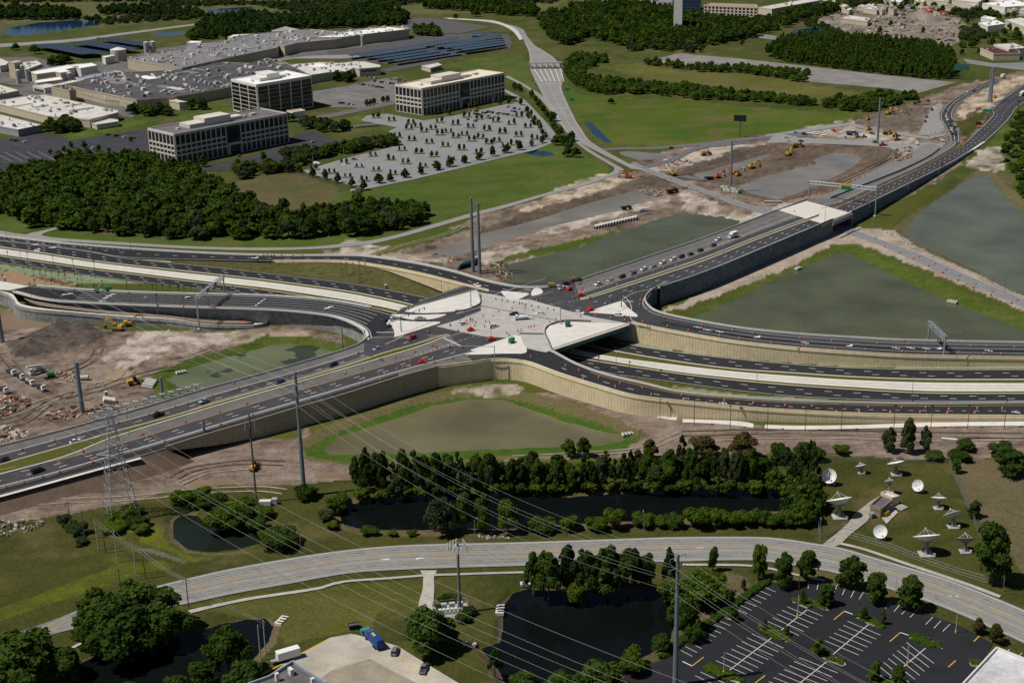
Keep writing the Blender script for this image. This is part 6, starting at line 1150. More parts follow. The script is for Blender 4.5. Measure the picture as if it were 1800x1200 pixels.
for i in range(74):
 f = i/73;x = 632+f*800+r_.uniform(-6,6);y = 872-10*math.sin(f*math.pi)-f*12+r_.choice((-18,-8,0,3));k = r_.choice(('oak','round','pine','round','pine'))
 if .62<f<.7:k = 'oak'
 h = r_.uniform(42,72)*(.85 if k=='oak' else 1)*(.8 if .3<f<.55 else 1);tree(x,y,r_.uniform(26,42)*(.8 if k=='pine' else 1),h,k,'tree in the long row on the far bank of the long black pond','tree row behind the long black pond',m=r_.choice((LEAF,LEAF,LEAF_B,LEAF_G))if k!='pine' else LEAF_P)
for i in range(30):
 f = i/29;tree(640+f*740+r_.uniform(-6,6),872-10*math.sin(f*math.pi)-f*10+4,r_.uniform(20,32),r_.uniform(16,26),'bush','low shrub at the far waterline of the long black pond','shrubs at the far bank of the long black pond',cat='shrub',det='mid',m=r_.choice((LEAF,LEAF_B)))
for i in range(20):tree(r_.uniform(1388,1438),862+i*3.2,r_.uniform(24,34),r_.uniform(30,46),r_.choice(('round','oak','bush')),'bright tree in the dense clump between long pond and dish compound','clump between long pond and dish compound',m=r_.choice((LEAF_B,LEAF)),det='mid')
for (x,y,w,h,k,m_,l)in ((775,936,52,62,'oak',LEAF_G,'pale grey green tree leading the row on the near bank of the long pond'),(815,933,38,62,'round',LEAF,'second tall tree on the near bank of the long pond'),(850,935,38,62,'round',LEAF_B,'third tall tree on the near bank of the long pond'),(893,935,42,58,'oak',LEAF_B,'fourth tall tree on the near bank of the long pond, rightmost of four')):tree(x,y,w,h,k,l,m=m_)
for (x,y,w,h)in ((950,933,46,30),(1003,931,32,32),(1050,929,36,24),(1080,928,34,42),(1130,924,36,26),(1183,924,34,28),(1160,925,26,20),(1227,924,46,38),(1258,923,32,34),(1287,923,36,28),(1313,922,30,30),(1335,921,30,30),(1360,923,32,26),(1382,923,32,30),(1407,921,36,30),(1428,919,30,30),(650,938,30,14),(725,940,16,12),(690,940,18,9)):tree(x,y,w,h,'bush','rounded shrub on the near bank of the long black pond','shrubs on the near bank of the long pond',cat='shrub',m=r_.choice((LEAF,LEAF_B,LEAF_B)))
for (x,y,w,h)in ((330,884,52,26),(372,889,46,24),(352,876,40,24),(392,927,62,38),(424,918,52,32),(408,905,50,26),(452,932,40,26),(490,960,56,34),(478,945,36,24),(515,958,30,20),(430,895,40,18),(463,908,36,20)):tree(x,y,w,h,'bush','dense shrub on the bank of the small crescent pond','shrubs round the crescent pond',cat='shrub',m=r_.choice((LEAF,LEAF,LEAF_B)))
for (x,y,w,h)in ((115,922,20,26),(140,938,30,26),(128,930,26,20),(143,955,24,12),(215,916,42,24),(243,922,38,20),(200,932,40,16),(232,905,36,18),(250,935,30,18),(535,876,32,30),(548,872,26,22),(590,896,34,30),(576,915,28,24),(584,928,24,14),(600,880,24,18)):tree(x,y,w,h,'bush','rough shrub around the lattice tower and pole feet on the left','rough shrubs round the tower and pole feet',cat='shrub',m=r_.choice((LEAF,LEAF_B,LEAF_G)))
for (x,y,w,h,k,m_,l)in ((1000,802,28,28,'round',LEAF_B,'pale shrub at the near edge of the nearest brown pond'),(1026,801,30,30,'round',LEAF,'second pale shrub at the near edge of the nearest brown pond'),(1143,806,32,32,'round',LEAF_Y,'sparse yellow green tree on the dirt right of the brown pond'),(1240,802,48,36,'oak',LEAF_Y,'wide yellow green pine on the dirt strip below the palms'),(1303,802,48,42,'oak',LEAF_Y,'taller yellow green pine on the dirt strip below the palms'),(1370,804,40,28,'bush',LEAF,'dark bush right of the taller yellow green pine'),(1422,806,48,28,'bush',LEAF,'dense round bush above the dish compound fence'),(1478,797,26,18,'bush',LEAF_B,'pale low bush on the dirt strip above the dishes'),(1563,793,30,38,'round',LEAF_G,'left one of three thin trees among the right hand palms'),(1595,796,34,56,'round',LEAF_G,'tallest of three thin trees among the right hand palms'),(1625,796,24,44,'round',LEAF_G,'brownish right one of three thin trees among the palms'),(1700,790,30,20,'bush',LEAF,'low bush on the soil beneath the last palms'),(1762,802,42,28,'bush',LEAF,'dark bush near the right edge above the hay field'),(1778,832,50,38,'oak',LEAF,'dark tree at the right edge above the hay field'),(1640,806,30,14,'bush',LEAF,'low bush behind the dish compound fence'),(1690,808,34,18,'bush',LEAF,'bush at the back corner of the dish compound fence')):tree(x,y,w,h,k,l,m=m_)
hd = MB()
hedge_line = spline(W3('@ 1348,1024 1330,1036 1300,1058 1252,1092 1200,1128 1165,1155'),60)
hl = [(x,y,2.6,1.7,'bush')for (x,y,z)in resample(hedge_line,1.3)]
o = woods_stuff('hedge',hl,LEAF,'mid');o['label'] = 'long clipped dark hedge along the left edge of the black lot';o['category'] = 'hedge';del o['kind']
def isle(s,lab,m_=LEAF_B):
 w = W3(s,.1);st_ = MB().prism([tuple(p)for p in w],.1,.28).obj('kerb_island',CONC);struct(st_)
 c = sum(w,Vector())/len(w);pl = [c+(p-c)*.86 for p in w];q = MB().prism([tuple(p)for p in pl],.281,.33).obj('grass',GRASS_STRIP,st_)
 pts = scatter([(0,0)]*0 or T(s),1.3,3)
 b = woods_stuff('shrubbery',[(x,y,1.9,1.1,'bush')for x,y in pts],m_,'far')
isle('g 632,712 650,668 700,650 860,740 1000,800 1065,860 1050,880 1000,888 900,860 760,795','left')
isle('g 1072,358 1100,322 1200,315 1290,345 1420,350 1530,430 1545,470 1480,460 1325,392 1265,445 1180,410','top')
isle('g 195,545 215,500 290,520 360,580 345,602 290,598','edge');isle('g 835,85 950,90 1040,155 1000,178 940,175','corner')
isle('I 678,1035 700,1020 790,1055 850,1085 862,1105 840,1112 770,1085','mid');isle('I 118,1128 135,1105 210,1130 300,1175 300,1200 220,1180','low')
isle('I 905,850 930,838 1010,870 1060,900 1050,915 980,890','right');isle('I 1195,965 1215,945 1300,970 1360,1000 1370,1020 1260,990','mid right');isle('I 978,1170 1000,1160 1080,1185 1110,1200 1060,1215 1000,1195','low mid')
isle('I 980,760 1000,748 1030,765 1025,780 1000,778','a');isle('I 1510,1090 1560,1090 1550,1115 1520,1110','b')
# newly planted palms along the ramps
FROND = leaf_mat('leaf_palm',(.05,.05,.015),(.09,.075,.02))
PALM_T = MB().bar((0,0,-.02),(0,0,1),.16,.12,7).mesh('trunk',BARK_T)
def fan(n,r0,droop,seed):
 r = random.Random(seed);mb = MB()
 for i in range(n):
  a = 2.4*i;e = r.uniform(-.5,1.2);L = r0*r.uniform(.7,1.1);d = Vector((math.cos(a)*math.cos(e),math.sin(a)*math.cos(e),math.sin(e)));s = Vector((-math.sin(a),math.cos(a),0));m1 = d*L*.55;m2 = d*L+Vector((0,0,-droop*L))
  w = L*.2;mb._add([(0,0,0),tuple(m1+s*w),tuple(m2),tuple(m1-s*w)],[(0,1,2,3)])
 return mb
PALM_C = [fan(16,.75,.25,k).mesh('crown',FROND)for k in range(3)]
def palm(px,py,hpx,z,label,group):
 p = P(px,py,z);s = mpp(py);h = hpx/(s*math.cos(math.atan2(CAM_H,math.hypot(p.x,p.y))));t = empty('palm_tree',tuple(p),RT.uniform(0,6),label,'palm tree',group)
 a = link('trunk',PALM_T,t);a.scale = (1,1,h);c = link('crown',RT.choice(PALM_C),t,(0,0,h),0,1.25);return t
for (x,y,h)in [(1220,748.3,50),(1283.3,753.3,39),(1348.3,756.7,42),(1415,758.3,40),(1478.3,756.7,43),(1570.7,754.7,42),(1636,753.3,40),(1700.7,753.3,40),(1765,752.7,48),(1160,735,45),(1830,752,44)]:palm(x,y,h,.1,'slender new palm at the foot of the long buff wall','palms along the foot of the buff wall')
for (x,y,h)in [(1001.2,632,17),(1052.5,650,22),(1106.7,664,27),(1161.7,676,25)]:palm(x,y,h,.1,'slender palm between the lower right ramp and the freeway','palms beside the lower right ramp')
for (x,y,h)in T('U 97,400,150 305,432,170 575,460,170 785,498,165 1008,526,185'):palm(x,y,h/6,.1,'thin palm on the green slope south of the freeway','palms on the green freeway slope')
for (x,y,h)in T('U 340,785,195 590,815,175 1100,880,210 1385,900,215 1672,930,190 h 285,862,230 630,885,260 970,920,275'):palm(x,y,h/(7.5 if x>280 else 6),4.2-(x-50)*.0065,'palm in the brown strip between left lower ramp and footpath','palms in the strip above the footpath')
for (x,y,h)in T('U 30,530,40 367,605,55 547,620,60 827,630,85 1085,640,80 1342,660,85'):palm(x,y,h/6,6.9,'palm behind the barrier on the far side of the left lower ramp','palms behind the left ramp barrier')
for (x,y,h)in T('h 218,530,80 268,532,85 348,533,90 443,538,75 548,543,70 568,543,85 632,543,60 722,543,60 920,548,60 1275,560,80 1622,562,70'):palm(x,y,h/7.5,.2,'bare palm trunk standing between left lower ramp and freeway','bare palms between ramp and freeway')
for (x,y,h)in T('U 355,492,55 420,500,60 437,503,55 485,520,70 552,545,90 622,540,70 685,530,65 690,560,60'):palm(x,y,h/6,.2,'bare palm trunk on the reddish mulch bed beside the freeway','palms on the reddish mulch bed')
for (x,y,h)in T('D 1395,205,60 1415,200,55 1435,212,65 1450,205,60 1490,210,65 1550,215,70 1600,200,55 1345,190,40 E 5,270,80 30,262,75 65,268,80 100,290,105 130,262,70'):palm(x,y,h/3,.5,'bare palm trunk on the mulch bed below the curved left ramp','palms on the beds below the curved ramp')
# vehicles
PAINTM = paint_mat()
TYRE = mat('tyre',(.018,.018,.019),.9,0)
GLASS_C = mat('car_glass',(.012,.015,.018),.08,0,spec=.6)
RIM = mat('rim',(.4,.4,.41),.4,0)
LAMPR = mat('tail_lamp',(.3,.01,.01),.4,0);LAMPW = mat('head_lamp',(.7,.7,.68),.3,0)
def hull(sec):
 """loft of cross sections (x, z0, z1, half width low, half width high)"""
 mb = MB();vs = []
 for (x,z0,z1,w0,w1)in sec:
  zm = z0+(z1-z0)*.62
  vs+=[(x,-w0,z0),(x,-w0*1.03,zm),(x,-w1,z1),(x,w1,z1),(x,w0*1.03,zm),(x,w0,z0)]
 fs = [];n = len(sec)
 for i in range(n-1):
  for k in range(6):a = i*6+k;b = i*6+(k+1)%6;fs.append((a,b,b+6,a+6))
 fs.append(tuple(range(6))[::-1]);fs.append(tuple(range((n-1)*6,n*6)));return mb._add(vs,fs)
WHEEL = MB().bar((0,-.11,0),(0,.11,0),.34,None,10).mesh('wheel',TYRE)
WRIM = MB().bar((0,-.125,0),(0,.125,0),.19,None,8).mesh('rim',RIM)
def veh(kind):
 if kind=='sedan':
  body = hull([(-2.35,.38,.72,.8,.7),(-2.2,.28,.92,.88,.78),(-1.2,.25,.98,.92,.82),(1.0,.25,.95,.92,.82),(2.1,.28,.78,.88,.74),(2.38,.4,.62,.74,.62)])
  glass = hull([(-1.95,.9,.95,.72,.66),(-1.15,.92,1.36,.74,.6),(.2,.92,1.38,.74,.6),(1.15,.9,.97,.72,.66)]);roof = MB().box(-.45,0,1.385,1.45,1.18,.05,0,.9,.88);wb,wy = 1.4,.8
 elif kind=='suv':
  body = hull([(-2.35,.42,.95,.84,.78),(-2.25,.32,1.08,.93,.84),(-1.2,.3,1.12,.95,.86),(1.0,.3,1.1,.95,.86),(2.1,.34,.98,.92,.8),(2.38,.45,.8,.8,.7)])
  glass = hull([(-2.2,1.06,1.15,.8,.76),(-1.95,1.08,1.62,.8,.68),(.3,1.08,1.66,.8,.68),(1.15,1.05,1.14,.78,.72)]);roof = MB().box(-.85,0,1.66,2.2,1.34,.06,0,.95,.9);wb,wy = 1.42,.84
 elif kind=='pickup':
  body = hull([(-2.85,.5,.98,.86,.84),(-2.75,.42,1.02,.95,.9),(-.75,.4,1.02,.97,.9),(-.7,.4,1.12,.97,.88),(1.5,.4,1.12,.97,.86),(2.6,.44,1.02,.92,.8),(2.85,.55,.85,.82,.74)])
  glass = hull([(-.85,1.08,1.2,.8,.78),(-.7,1.1,1.72,.82,.7),(.75,1.1,1.74,.82,.7),(1.5,1.08,1.16,.8,.76)]);roof = MB().box(.05,0,1.74,1.35,1.36,.06,0,.94,.9);wb,wy = 1.75,.86
 elif kind=='van':
  body = hull([(-2.7,.4,1.9,.92,.86),(-2.6,.32,2.05,.98,.88),(1.3,.32,2.05,.98,.88),(2.1,.34,1.25,.96,.84),(2.7,.42,1.0,.84,.76)])
  glass = hull([(1.28,1.25,1.98,.9,.82),(1.42,1.25,1.85,.92,.82),(2.05,1.22,1.28,.84,.78)]);roof = MB().box(-.6,0,2.05,3.6,1.6,.05);wb,wy = 1.7,.86
 parts = [('window',glass.mesh('window',GLASS_C)),('roof',roof.mesh('roof',PAINTM))]
 if kind=='pickup':parts.append(('cargo_bed',MB().box(-1.75,0,1.0,1.8,1.45,.035).mesh('cargo_bed',mat('bed_liner',(.04,.04,.042),.9,0))))
 f = 2.36 if kind in ('sedan','suv')else 2.76
 lz = .62 if kind=='sedan' else .78
 parts+=[('headlight',MB().box(f-.03,s*.62,lz,.12,.32,.14).mesh('headlight',LAMPW))for s in (1,-1)]
 parts+=[('tail_light',MB().box(-f+.05,s*.68,lz+.08,.1,.26,.18).mesh('tail_light',LAMPR))for s in (1,-1)]
 return body.mesh(kind,PAINTM),parts,wb,wy
VEH = {k:veh(k)for k in ('sedan','suv','pickup','van')}
COLR = dict(white=(.75,.75,.75),silver=(.42,.45,.48),grey=(.16,.17,.18),black=(.012,.012,.014),blue=(.03,.06,.16),red=(.45,.012,.012),darkblue=(.015,.022,.05),maroon=(.12,.012,.015),tan=(.4,.33,.22),paleblue=(.28,.38,.48),yellow=(.6,.36,.02),brightblue=(.02,.1,.4))
def car(px,py,z,dx,dy,kind,color,label,group=None,wheels=True,cat=None):
 p = P(px,py,z);q = P(px+dx,py+dy,z);rz = math.atan2(q.y-p.y,q.x-p.x)
 body,parts,wb,wy = VEH[kind]
 t = clone(parts if wheels else parts[:2],{'sedan':'parked_car','suv':'parked_car','pickup':'pickup_truck','van':'van'}[kind]if 'queue' not in (group or '')else 'queued_car',tuple(p),rz,label,cat or {'pickup':'pickup truck','van':'van'}.get(kind,'car'),group,1.0,COLR[color],root=body)
 if wheels:
  for sx in (1,-1):
   for sy in (1,-1):w = link('wheel',WHEEL,t,(sx*wb,sy*wy,.34));link('rim',WRIM,w)
 return t
NE = (25,-8.5);SW = (-25,8.5)
ORD = ['first','second','third','fourth','fifth','sixth','seventh','eighth','ninth','tenth','eleventh','twelfth','thirteenth','fourteenth','fifteenth']
q = [(390,757,'pickup','white'),(545,705,'sedan','silver'),(700,662,'suv','black'),(845,615,'suv','grey'),(985,562,'suv','white'),(1110,525,'sedan','paleblue'),(1237,478,'suv','white'),(1372,434,'suv','white'),(1480,398,'suv','black'),(1602,364,'sedan','black'),(1730,314,'sedan','black'),(1800-37,295,'sedan','darkblue')]
for i,(x,y,k,c)in enumerate(q[:11]):car(1000+x/7.5,400+y/7.5,ZJ,*SW,k,c,'%s %s in the queue on the arterial, %s from the junction'%(c,{'suv':'SUV','sedan':'car','pickup':'pickup truck'}[k],ORD[i]),'cars queued on the arterial towards the junction')
for (x,y,k,c,l)in ((40,145,'sedan','black','dark car in the queue just behind the three black ones'),(92,123,'sedan','black','black car in the queue ahead of a blue SUV'),(160,99,'suv','blue','blue SUV in the queue behind the last white car'),(186,69,'suv','white','white SUV in the queue directly in front of the delivery truck')):car(1200+x/3,400+y/3,ZJ,*SW,k,c,l,'cars queued on the arterial towards the junction')
for (t,x,y,z,d,k,c,l)in (('W',110,830,ZJ,(25,-7),'suv','white','white SUV on the left part of the junction slab'),('W',512,868,ZJ,(25,-8),'pickup','white','white pickup truck near the middle of the junction with bed towards us'),('W',775,705,ZJ,(-25,2),'suv','darkblue','dark blue SUV beside the bucket truck on the junction'),('W',1118,700,ZJ,(-25,0),'sedan','white','white car right of the bucket truck on the junction'),('W',1642,688,ZJ,(25,2),'suv','white','white SUV beyond the right plaza wall'),('V',1038,765,ZJ,(-25,-1),'pickup','silver','silver pickup truck on the left traffic island'),('V',578,795,ZJ-.3,(-10,-8),'suv','black','black vehicle stopped at the left island edge'),('V',932,1018,ZJ,SW,'suv','red','bright red SUV on the arterial left of the junction'),('V',472,1158,8.6,SW,'sedan','paleblue','pale blue car on the arterial following the red SUV'),('W',297,325,ZJ,(25,12),'pickup','white','white pickup truck on the curved left ramp at the buff wall end'),('W',1425,360,ZJ,(25,-6),'pickup','white','white pickup truck beside the orange light trailer at the corner'),('W',1470,300,ZJ,(25,-6),'suv','darkblue','dark blue SUV behind the white pickup at the corner'),('b',668,1172,ZJ,(25,2),'suv','white','white SUV entering the right ramp beside the white island'),('R',795,822,5,NE,'sedan','white','white sedan on the arterial beside the grass median'),('R',38,1030,4.5,SW,'suv','black','black vehicle cut by the left edge on the arterial'),('R',405,1142,4.7,NE,'van','black','long black SUV on the near lanes of the arterial'),('S',765,540,6.3,SW,'pickup','black','black pickup truck passing the lying sign truss'),('S',1252,398,7,SW,'sedan','paleblue','pale blue sedan on the arterial above the algae pond'),('D',1476,820,7.6,SW,'suv','blue','dark blue SUV on the arterial beside the algae pond'),('D',1757,730,8.4,SW,'suv','black','black SUV on the arterial past the algae pond'),('U',402,250,.2,(-25,-3),'suv','white','white SUV alone on the far freeway lanes'),('h',1388,940,.6,(25,2),'pickup','red','red pickup truck parked by the arched tunnel mouth'),('c',1610,222,3.0,(25,-10),'sedan','black','black car on the open arterial lanes before the top bend'),('G',205,88,4.6,NE,'suv','black',''),('H',283,1040,.1,(6,-16),'suv','grey','dark grey car parked beside the blue garbage truck'),('H',435,1132,.1,(6,-16),'pickup','grey','grey pickup truck parked in the concrete yard')):
 if l:t_ = TILES[t];car(t_[0]+x/t_[2],t_[1]+y/t_[2],z,*d,k,c,l)
fq = [(565,515,'sedan','black',(-3,-20)),(568,590,'sedan','white',(3,-20)),(588,643,'suv','white',(5,-18)),(606,685,'sedan','black',(6,-16)),(630,740,'suv','black',(7,-16)),(656,800,'suv','white',(5,-18)),(668,875,'suv','black',(2,-18)),(660,665,'sedan','darkblue',(6,-16)),(703,770,'suv','black',(6,-16)),(722,845,'suv','blue',(3,-18)),(726,885,'sedan','black',(2,-18))]
for i,(x,y,k,c,d)in enumerate(fq):car(1600+x/9,140+y/9,.2,-d[0],-d[1],k,c,'%s %s waiting on the bend at the top right, %s down the %s lane'%(c,{'suv':'SUV','sedan':'car'}[k],ORD[i if i<7 else i-7],'outer' if i<7 else 'inner'),'cars queued on the top right bend')
for (t,x,y,d,k,c,l)in (('f',910,206,(-20,9),'sedan','white','white car on the far road coming round the top right bend'),('f',1010,190,(-20,9),'suv','black','black car following a white one round the top right bend'),('f',1715,350,(-20,15),'sedan','black','black car on the right hand road near the right edge'),('f',235,672,(4,-20),'pickup','brightblue','bright blue pickup truck parked on the grey apron'),('f',258,598,(4,-20),'suv','maroon','dark red vehicle parked on the grey apron'),('f',345,485,(6,-20),'pickup','black','black pickup truck at the top of the grey apron'),('f',410,465,(20,4),'pickup','white','white pickup truck at the top of the grey apron'),('f',285,345,(20,-4),'suv','maroon','maroon car on the dirt by the hedgerow end'),('f',75,382,(20,-4),'suv','darkblue','left dark car on the dirt by the hedgerow end'),('f',140,362,(20,-4),'suv','black','right dark car on the dirt by the hedgerow end'),('f',510,970,(18,8),'pickup','white','white pickup truck among the drums at the bend foot'),('f',105,1022,(8,15),'van','white','white van alone on the wide grey apron'),('Z',105,441,(20,-2),'suv','white','white SUV leftmost of the parked row by the site road'),('Z',205,463,(20,3),'suv','black','black SUV in the parked row by the site road'),('Z',255,447,(20,3),'sedan','white','white car behind the black SUV in the parked row'),('Z',320,456,(20,3),'pickup','white','white pickup truck in the middle of the parked row'),('Z',405,467,(20,3),'sedan','white','white car at the right end of the parked row'),('Z',512,425,(20,5),'pickup','red','red pickup truck on the pale sandy ground'),('Z',920,455,(20,1),'suv','black','black SUV left of the tall grey pole'),('Z',955,548,(20,2),'suv','darkblue','dark blue SUV at the foot of the tall grey pole'),('Z',15,495,(20,-1),'suv','white','white SUV upper of two on the site road'),('Z',40,533,(20,-1),'suv','white','white SUV lower of two on the site road'),('Z',170,535,(20,1),'sedan','black','black car on the site road below the parked row'),('Z',1388,568,(12,8),'van','silver','silver van on the apron near the concrete offcuts'),('Y',485,606,(20,0),'sedan','darkblue','lone dark blue car on the far site road'),('B',1592,1115,(20,-2),'pickup','paleblue','pale blue pickup truck beside the long pond'),('Y',845,1160,(20,-2),'pickup','silver','')):
 if l and not (t=='B'):t_ = TILES[t];car(t_[0]+x/t_[2],t_[1]+y/t_[2],.25,*d,k,c,l)
car(1130.5,371.5,0,20,-2,'pickup','paleblue','pale blue pickup truck beside the long green pond')
def tiny(kind):
 body,parts,wb,wy = VEH[kind];mb = MB()
 mb.v = [tuple(v.co)for v in body.vertices];mb.f = [list(p.vertices)for p in body.polygons];mb.m = [0]*len(mb.f)
 for me,i in ((parts[0][1],1),(parts[1][1],0)):
  o = len(mb.v);mb.v+=[tuple(v.co)for v in me.vertices];f = [[j+o for j in p.vertices]for p in me.polygons];mb.f+=f;mb.m+=[i]*len(f)
 return mb.mesh('parked_car',[PAINTM,GLASS_C])
TINY = [tiny('sedan'),tiny('suv')];PAL = ['white','silver','grey','black','darkblue','white','black','red','grey']
def lotcars(p0,p1,n,head,label,group,seed,skip=.12):
 r = random.Random(seed);a = P(*p0,.15);b = P(*p1,.15)
 for i in range(n):
  if r.random()<skip:continue
  p = a.lerp(b,i/max(1,n-1));c = COLR[r.choice(PAL)];o = link('parked_car',r.choice(TINY),None,tuple(p),math.radians(head)+r.uniform(-.05,.05));o.color = (*c,1);tag(o,label,'car',group)
g_ = 'cars parked beside the cream office'
for k,(a,b,n)in enumerate((((835,201),(868,207),9),((834,196),(862,201),8),((855,197),(880,202),8),((878,200),(900,204),6),((893,189),(912,193),6),((898,196),(925,200),5),((822,211),(836,214),3),((846,205),(862,209),5))):lotcars(a,b,n,48,'small car parked on the grey lot by the cream office',g_,k)
for k,(a,b,n)in enumerate((((633,149),(672,155),14),((660,144),(690,148),12),((688,140),(710,143),8),((598,182),(620,185),6),((645,135),(660,138),3))):lotcars(a,b,n,48,'small car parked in rows between bronze tower and cream office','cars between tower and cream office',20+k)
for k,(a,b,n)in enumerate((((20,247),(45,250),4),((190,238),(235,244),4),((165,262),(166,263),1),((405,262),(500,246),12),((420,275),(500,260),6),((540,253),(580,245),5))):lotcars(a,b,n,48,'small car on the dark lots around the office with the dark roof','cars round the dark roofed office',40+k,.3)
for k in range(10):lotcars((1480+k*30,5+k%3*5),(1510+k*30,7+k%3*5),9,48,'tiny car in the far shop car parks at the top right','cars in the far shop car parks',60+k,.3)
for k in range(6):lotcars((1010+k*30,1+k%2*5),(1040+k*30,2+k%2*5),8,48,'tiny car in the far car park beyond the woods','cars in the far car park beyond the woods',80+k,.3)
lotcars((805,292),(806,293),1,20,'','',99,1)
car(845,232,.2,20,0,'suv','white','white SUV alone among the trees of the grey lot');car(603,290,.2,20,2,'sedan','white','white car near the left corner of the grey lot');car(623,281,.2,20,2,'sedan','black','black car in the shade at the left of the grey lot');car(557,289,.2,20,2,'van','white','white box trailer at the left corner of the grey lot')
def boxtruck(px,py,z,d,L,label,cabc='white',text=None,name='box_truck',boxc=None,cat='truck',hgt_=3.6):
 p = P(px,py,z);q = P(px+d[0],py+d[1],z);rz = math.atan2(q.y-p.y,q.x-p.x);t = empty(name,tuple(p),rz,label,cat)
 bx = boxc or mat('truck_box_white',(.75,.75,.74),.6,.04,1.);w = 2.4
 MB().box(-.9,0,1.05,L-2.2,w,hgt_-1.1).obj('cargo_box',bx,t)
 c = MB().box(L/2-1.0,0,.6,1.9,2.2,1.2).box(L/2-1.2,0,1.8,1.4,2.1,.9,0,.8,.9).obj('cab',PAINTM,t);c.color = (*COLR[cabc],1)
 MB().box(L/2-.52,0,1.82,.1,1.8,.7).obj('windscreen',GLASS_C,t);MB().box(-.2,0,.7,L-1,1.0,.3).obj('chassis',STEEL_D,t)
 for x in (-L/2+1.6,L/2-1.3):
  for s in (1,-1):w_ = link('wheel',WHEEL,t,(x,s*1.0,.48));w_.scale = (1.4,1.6,1.4)
 if text:
  for s in (1,-1):
   off = 0
   for (tx,colr_)in text:
    cu = bpy.data.curves.new('lettering','FONT');cu.body = tx;cu.size = 1.35;cu.extrude = .01;cu.materials.append(mat('print_'+str(colr_),colr_,.6,0));o = bpy.data.objects.new('lettering',cu);COL.objects.link(o);bpy.context.view_layer.update();me_ = bpy.data.meshes.new_from_object(o.evaluated_get(bpy.context.evaluated_depsgraph_get()));bpy.data.objects.remove(o);o = link('lettering',me_,t)
    x0 = -2.6+off if s<0 else 1.0-off;o.location = (x0,s*(w/2+.012),2.1);o.rotation_euler = (math.pi/2,0,0 if s<0 else math.pi);off+=1.9
 return t
boxtruck(1288,418,ZJ,SW,7.5,'white delivery box truck at the end of the arterial queue',text=(('Fed',(.08,.02,.2)),('Ex',(.6,.15,.01))))
boxtruck(1796,168,.2,(-20,15),14,'white semi truck at the right edge of the far road')
boxtruck(1763,137,.2,(20,-8),9,'white box truck on the far road at the top right')
p = P(657,1130,.1);q_ = P(640,1112,.1);gt = empty('garbage_truck',tuple(p),math.atan2(q_.y-p.y,q_.x-p.x),'blue garbage truck with turquoise front container in the concrete yard','garbage truck')
BL = mat('truck_blue',(.015,.05,.22),.5,.1,1.0);MB().box(-1.2,0,1.0,6.2,2.5,2.3,0,.96,.9).obj('hopper_body',BL,gt);MB().box(-4.6,0,.9,1.1,2.4,2.6,0,.7,.9).obj('tailgate',BL,gt)
MB().box(3.1,0,.8,2.0,2.4,2.0,0,.9,.92).obj('cab',BL,gt);MB().box(4.12,0,1.8,.06,2.0,.8).obj('windscreen',GLASS_C,gt);MB().box(2.0,0,2.3,1.6,2.0,.9).obj('hopper',STEEL_D,gt)
for s in (1,-1):MB().bar((1.0,s*1.4,2.6),(4.4,s*1.4,3.0),.14).bar((4.4,s*1.4,3.0),(5.4,s*1.4,1.4),.14).obj('lift_arm',STEEL_D,gt)
MB().box(5.9,0,.6,1.6,2.6,1.5).obj('front_container',mat('container_teal',(.03,.25,.27),.6,.1,1.),gt);MB().box(-.8,.2,3.3,2.2,.8,.3).obj('roof_panel',mat('panel_yellowgreen',(.4,.42,.1),.6,.1),gt)
for x in (3.1,-2.2,-3.4):
 for s in (1,-1):w_ = link('wheel',WHEEL,gt,(x,s*1.05,.5));w_.scale = (1.5,1.8,1.5)
def simple(name,px,py,z,label,cat,fn,rz=0.0,group=None):
 t = empty(name,tuple(P(px,py,z)),rz,label,cat,group);fn(t);return t
def dumpster(t):
 MB().box(0,0,.15,3,2,1.3,0,1.08,1.08).obj('bin',mat('bin_dark',(.02,.022,.03),.6,.1),t);MB().box(0,-.5,1.46,3.1,1.0,.08).obj('lid',STEEL_D,t)
simple('dumpster',622,1103,0,'black dumpster behind the blue garbage truck','dumpster',dumpster,.3)
simple('box_trailer',507,1158,.1,'white box trailer backed against the corner building in the yard','trailer',lambda t:(MB().box(0,0,.9,7,2.4,2.5).obj('cargo_box',mat('truck_box_white',(.75,.75,.74)),t),MB().box(-4.4,0,.8,2.0,1.4,.3).obj('tow_bar',STEEL,t),[link('wheel',WHEEL,t,(x,q_*1.1,.42))for x in (-.6,.8)for q_ in (1,-1)]),.5)
# building-site machines
YEL = mat('machine_yellow',(.55,.3,.02),.6,.12,1.5);ORG = mat('machine_orange',(.55,.1,.02),.6,.12,1.5);BLK = mat('machine_black',(.03,.03,.032),.8,.1);GRN = mat('machine_green',(.02,.2,.06),.6,.1,1.);WHT = mat('machine_white',(.7,.7,.69),.5,.06,1.)
def excavator(px,py,ang,m_,label,sc=1.0,boom=.9):
 t = empty('excavator',tuple(P(px,py,0)),ang,label,'excavator');t.scale = (sc,)*3
 for s in (1,-1):MB().prism([(-2.1,s*1.35-.3),(2.1,s*1.35-.3),(2.1,s*1.35+.3),(-2.1,s*1.35+.3)],.0,.85).obj('track',BLK,t)
 MB().box(-.4,0,1.0,4.0,2.7,1.0).box(-1.6,0,2.0,1.7,2.5,.6,0,.9,.9).obj('house',m_,t)
 c = MB().box(.9,.75,2.0,1.5,1.1,1.2,0,.85,.9).obj('cab',BLK,t);MB().box(.95,.75,3.2,1.2,.95,.06).obj('cab_roof',m_,t)
 b = MB().beam((1.4,-.3,2.0),(3.6,-.3,4.9),.55,.8).beam((3.5,-.3,4.9),(5.9,-.3,4.4),.5,.7).obj('boom',m_,t)
 MB().beam((5.8,-.3,4.7),(6.6,-.3,1.6),.4,.55).obj('stick',m_,t);MB().box(6.3,-.3,.5,1.1,1.2,1.1,0,.6,1).obj('bucket',BLK,t);return t
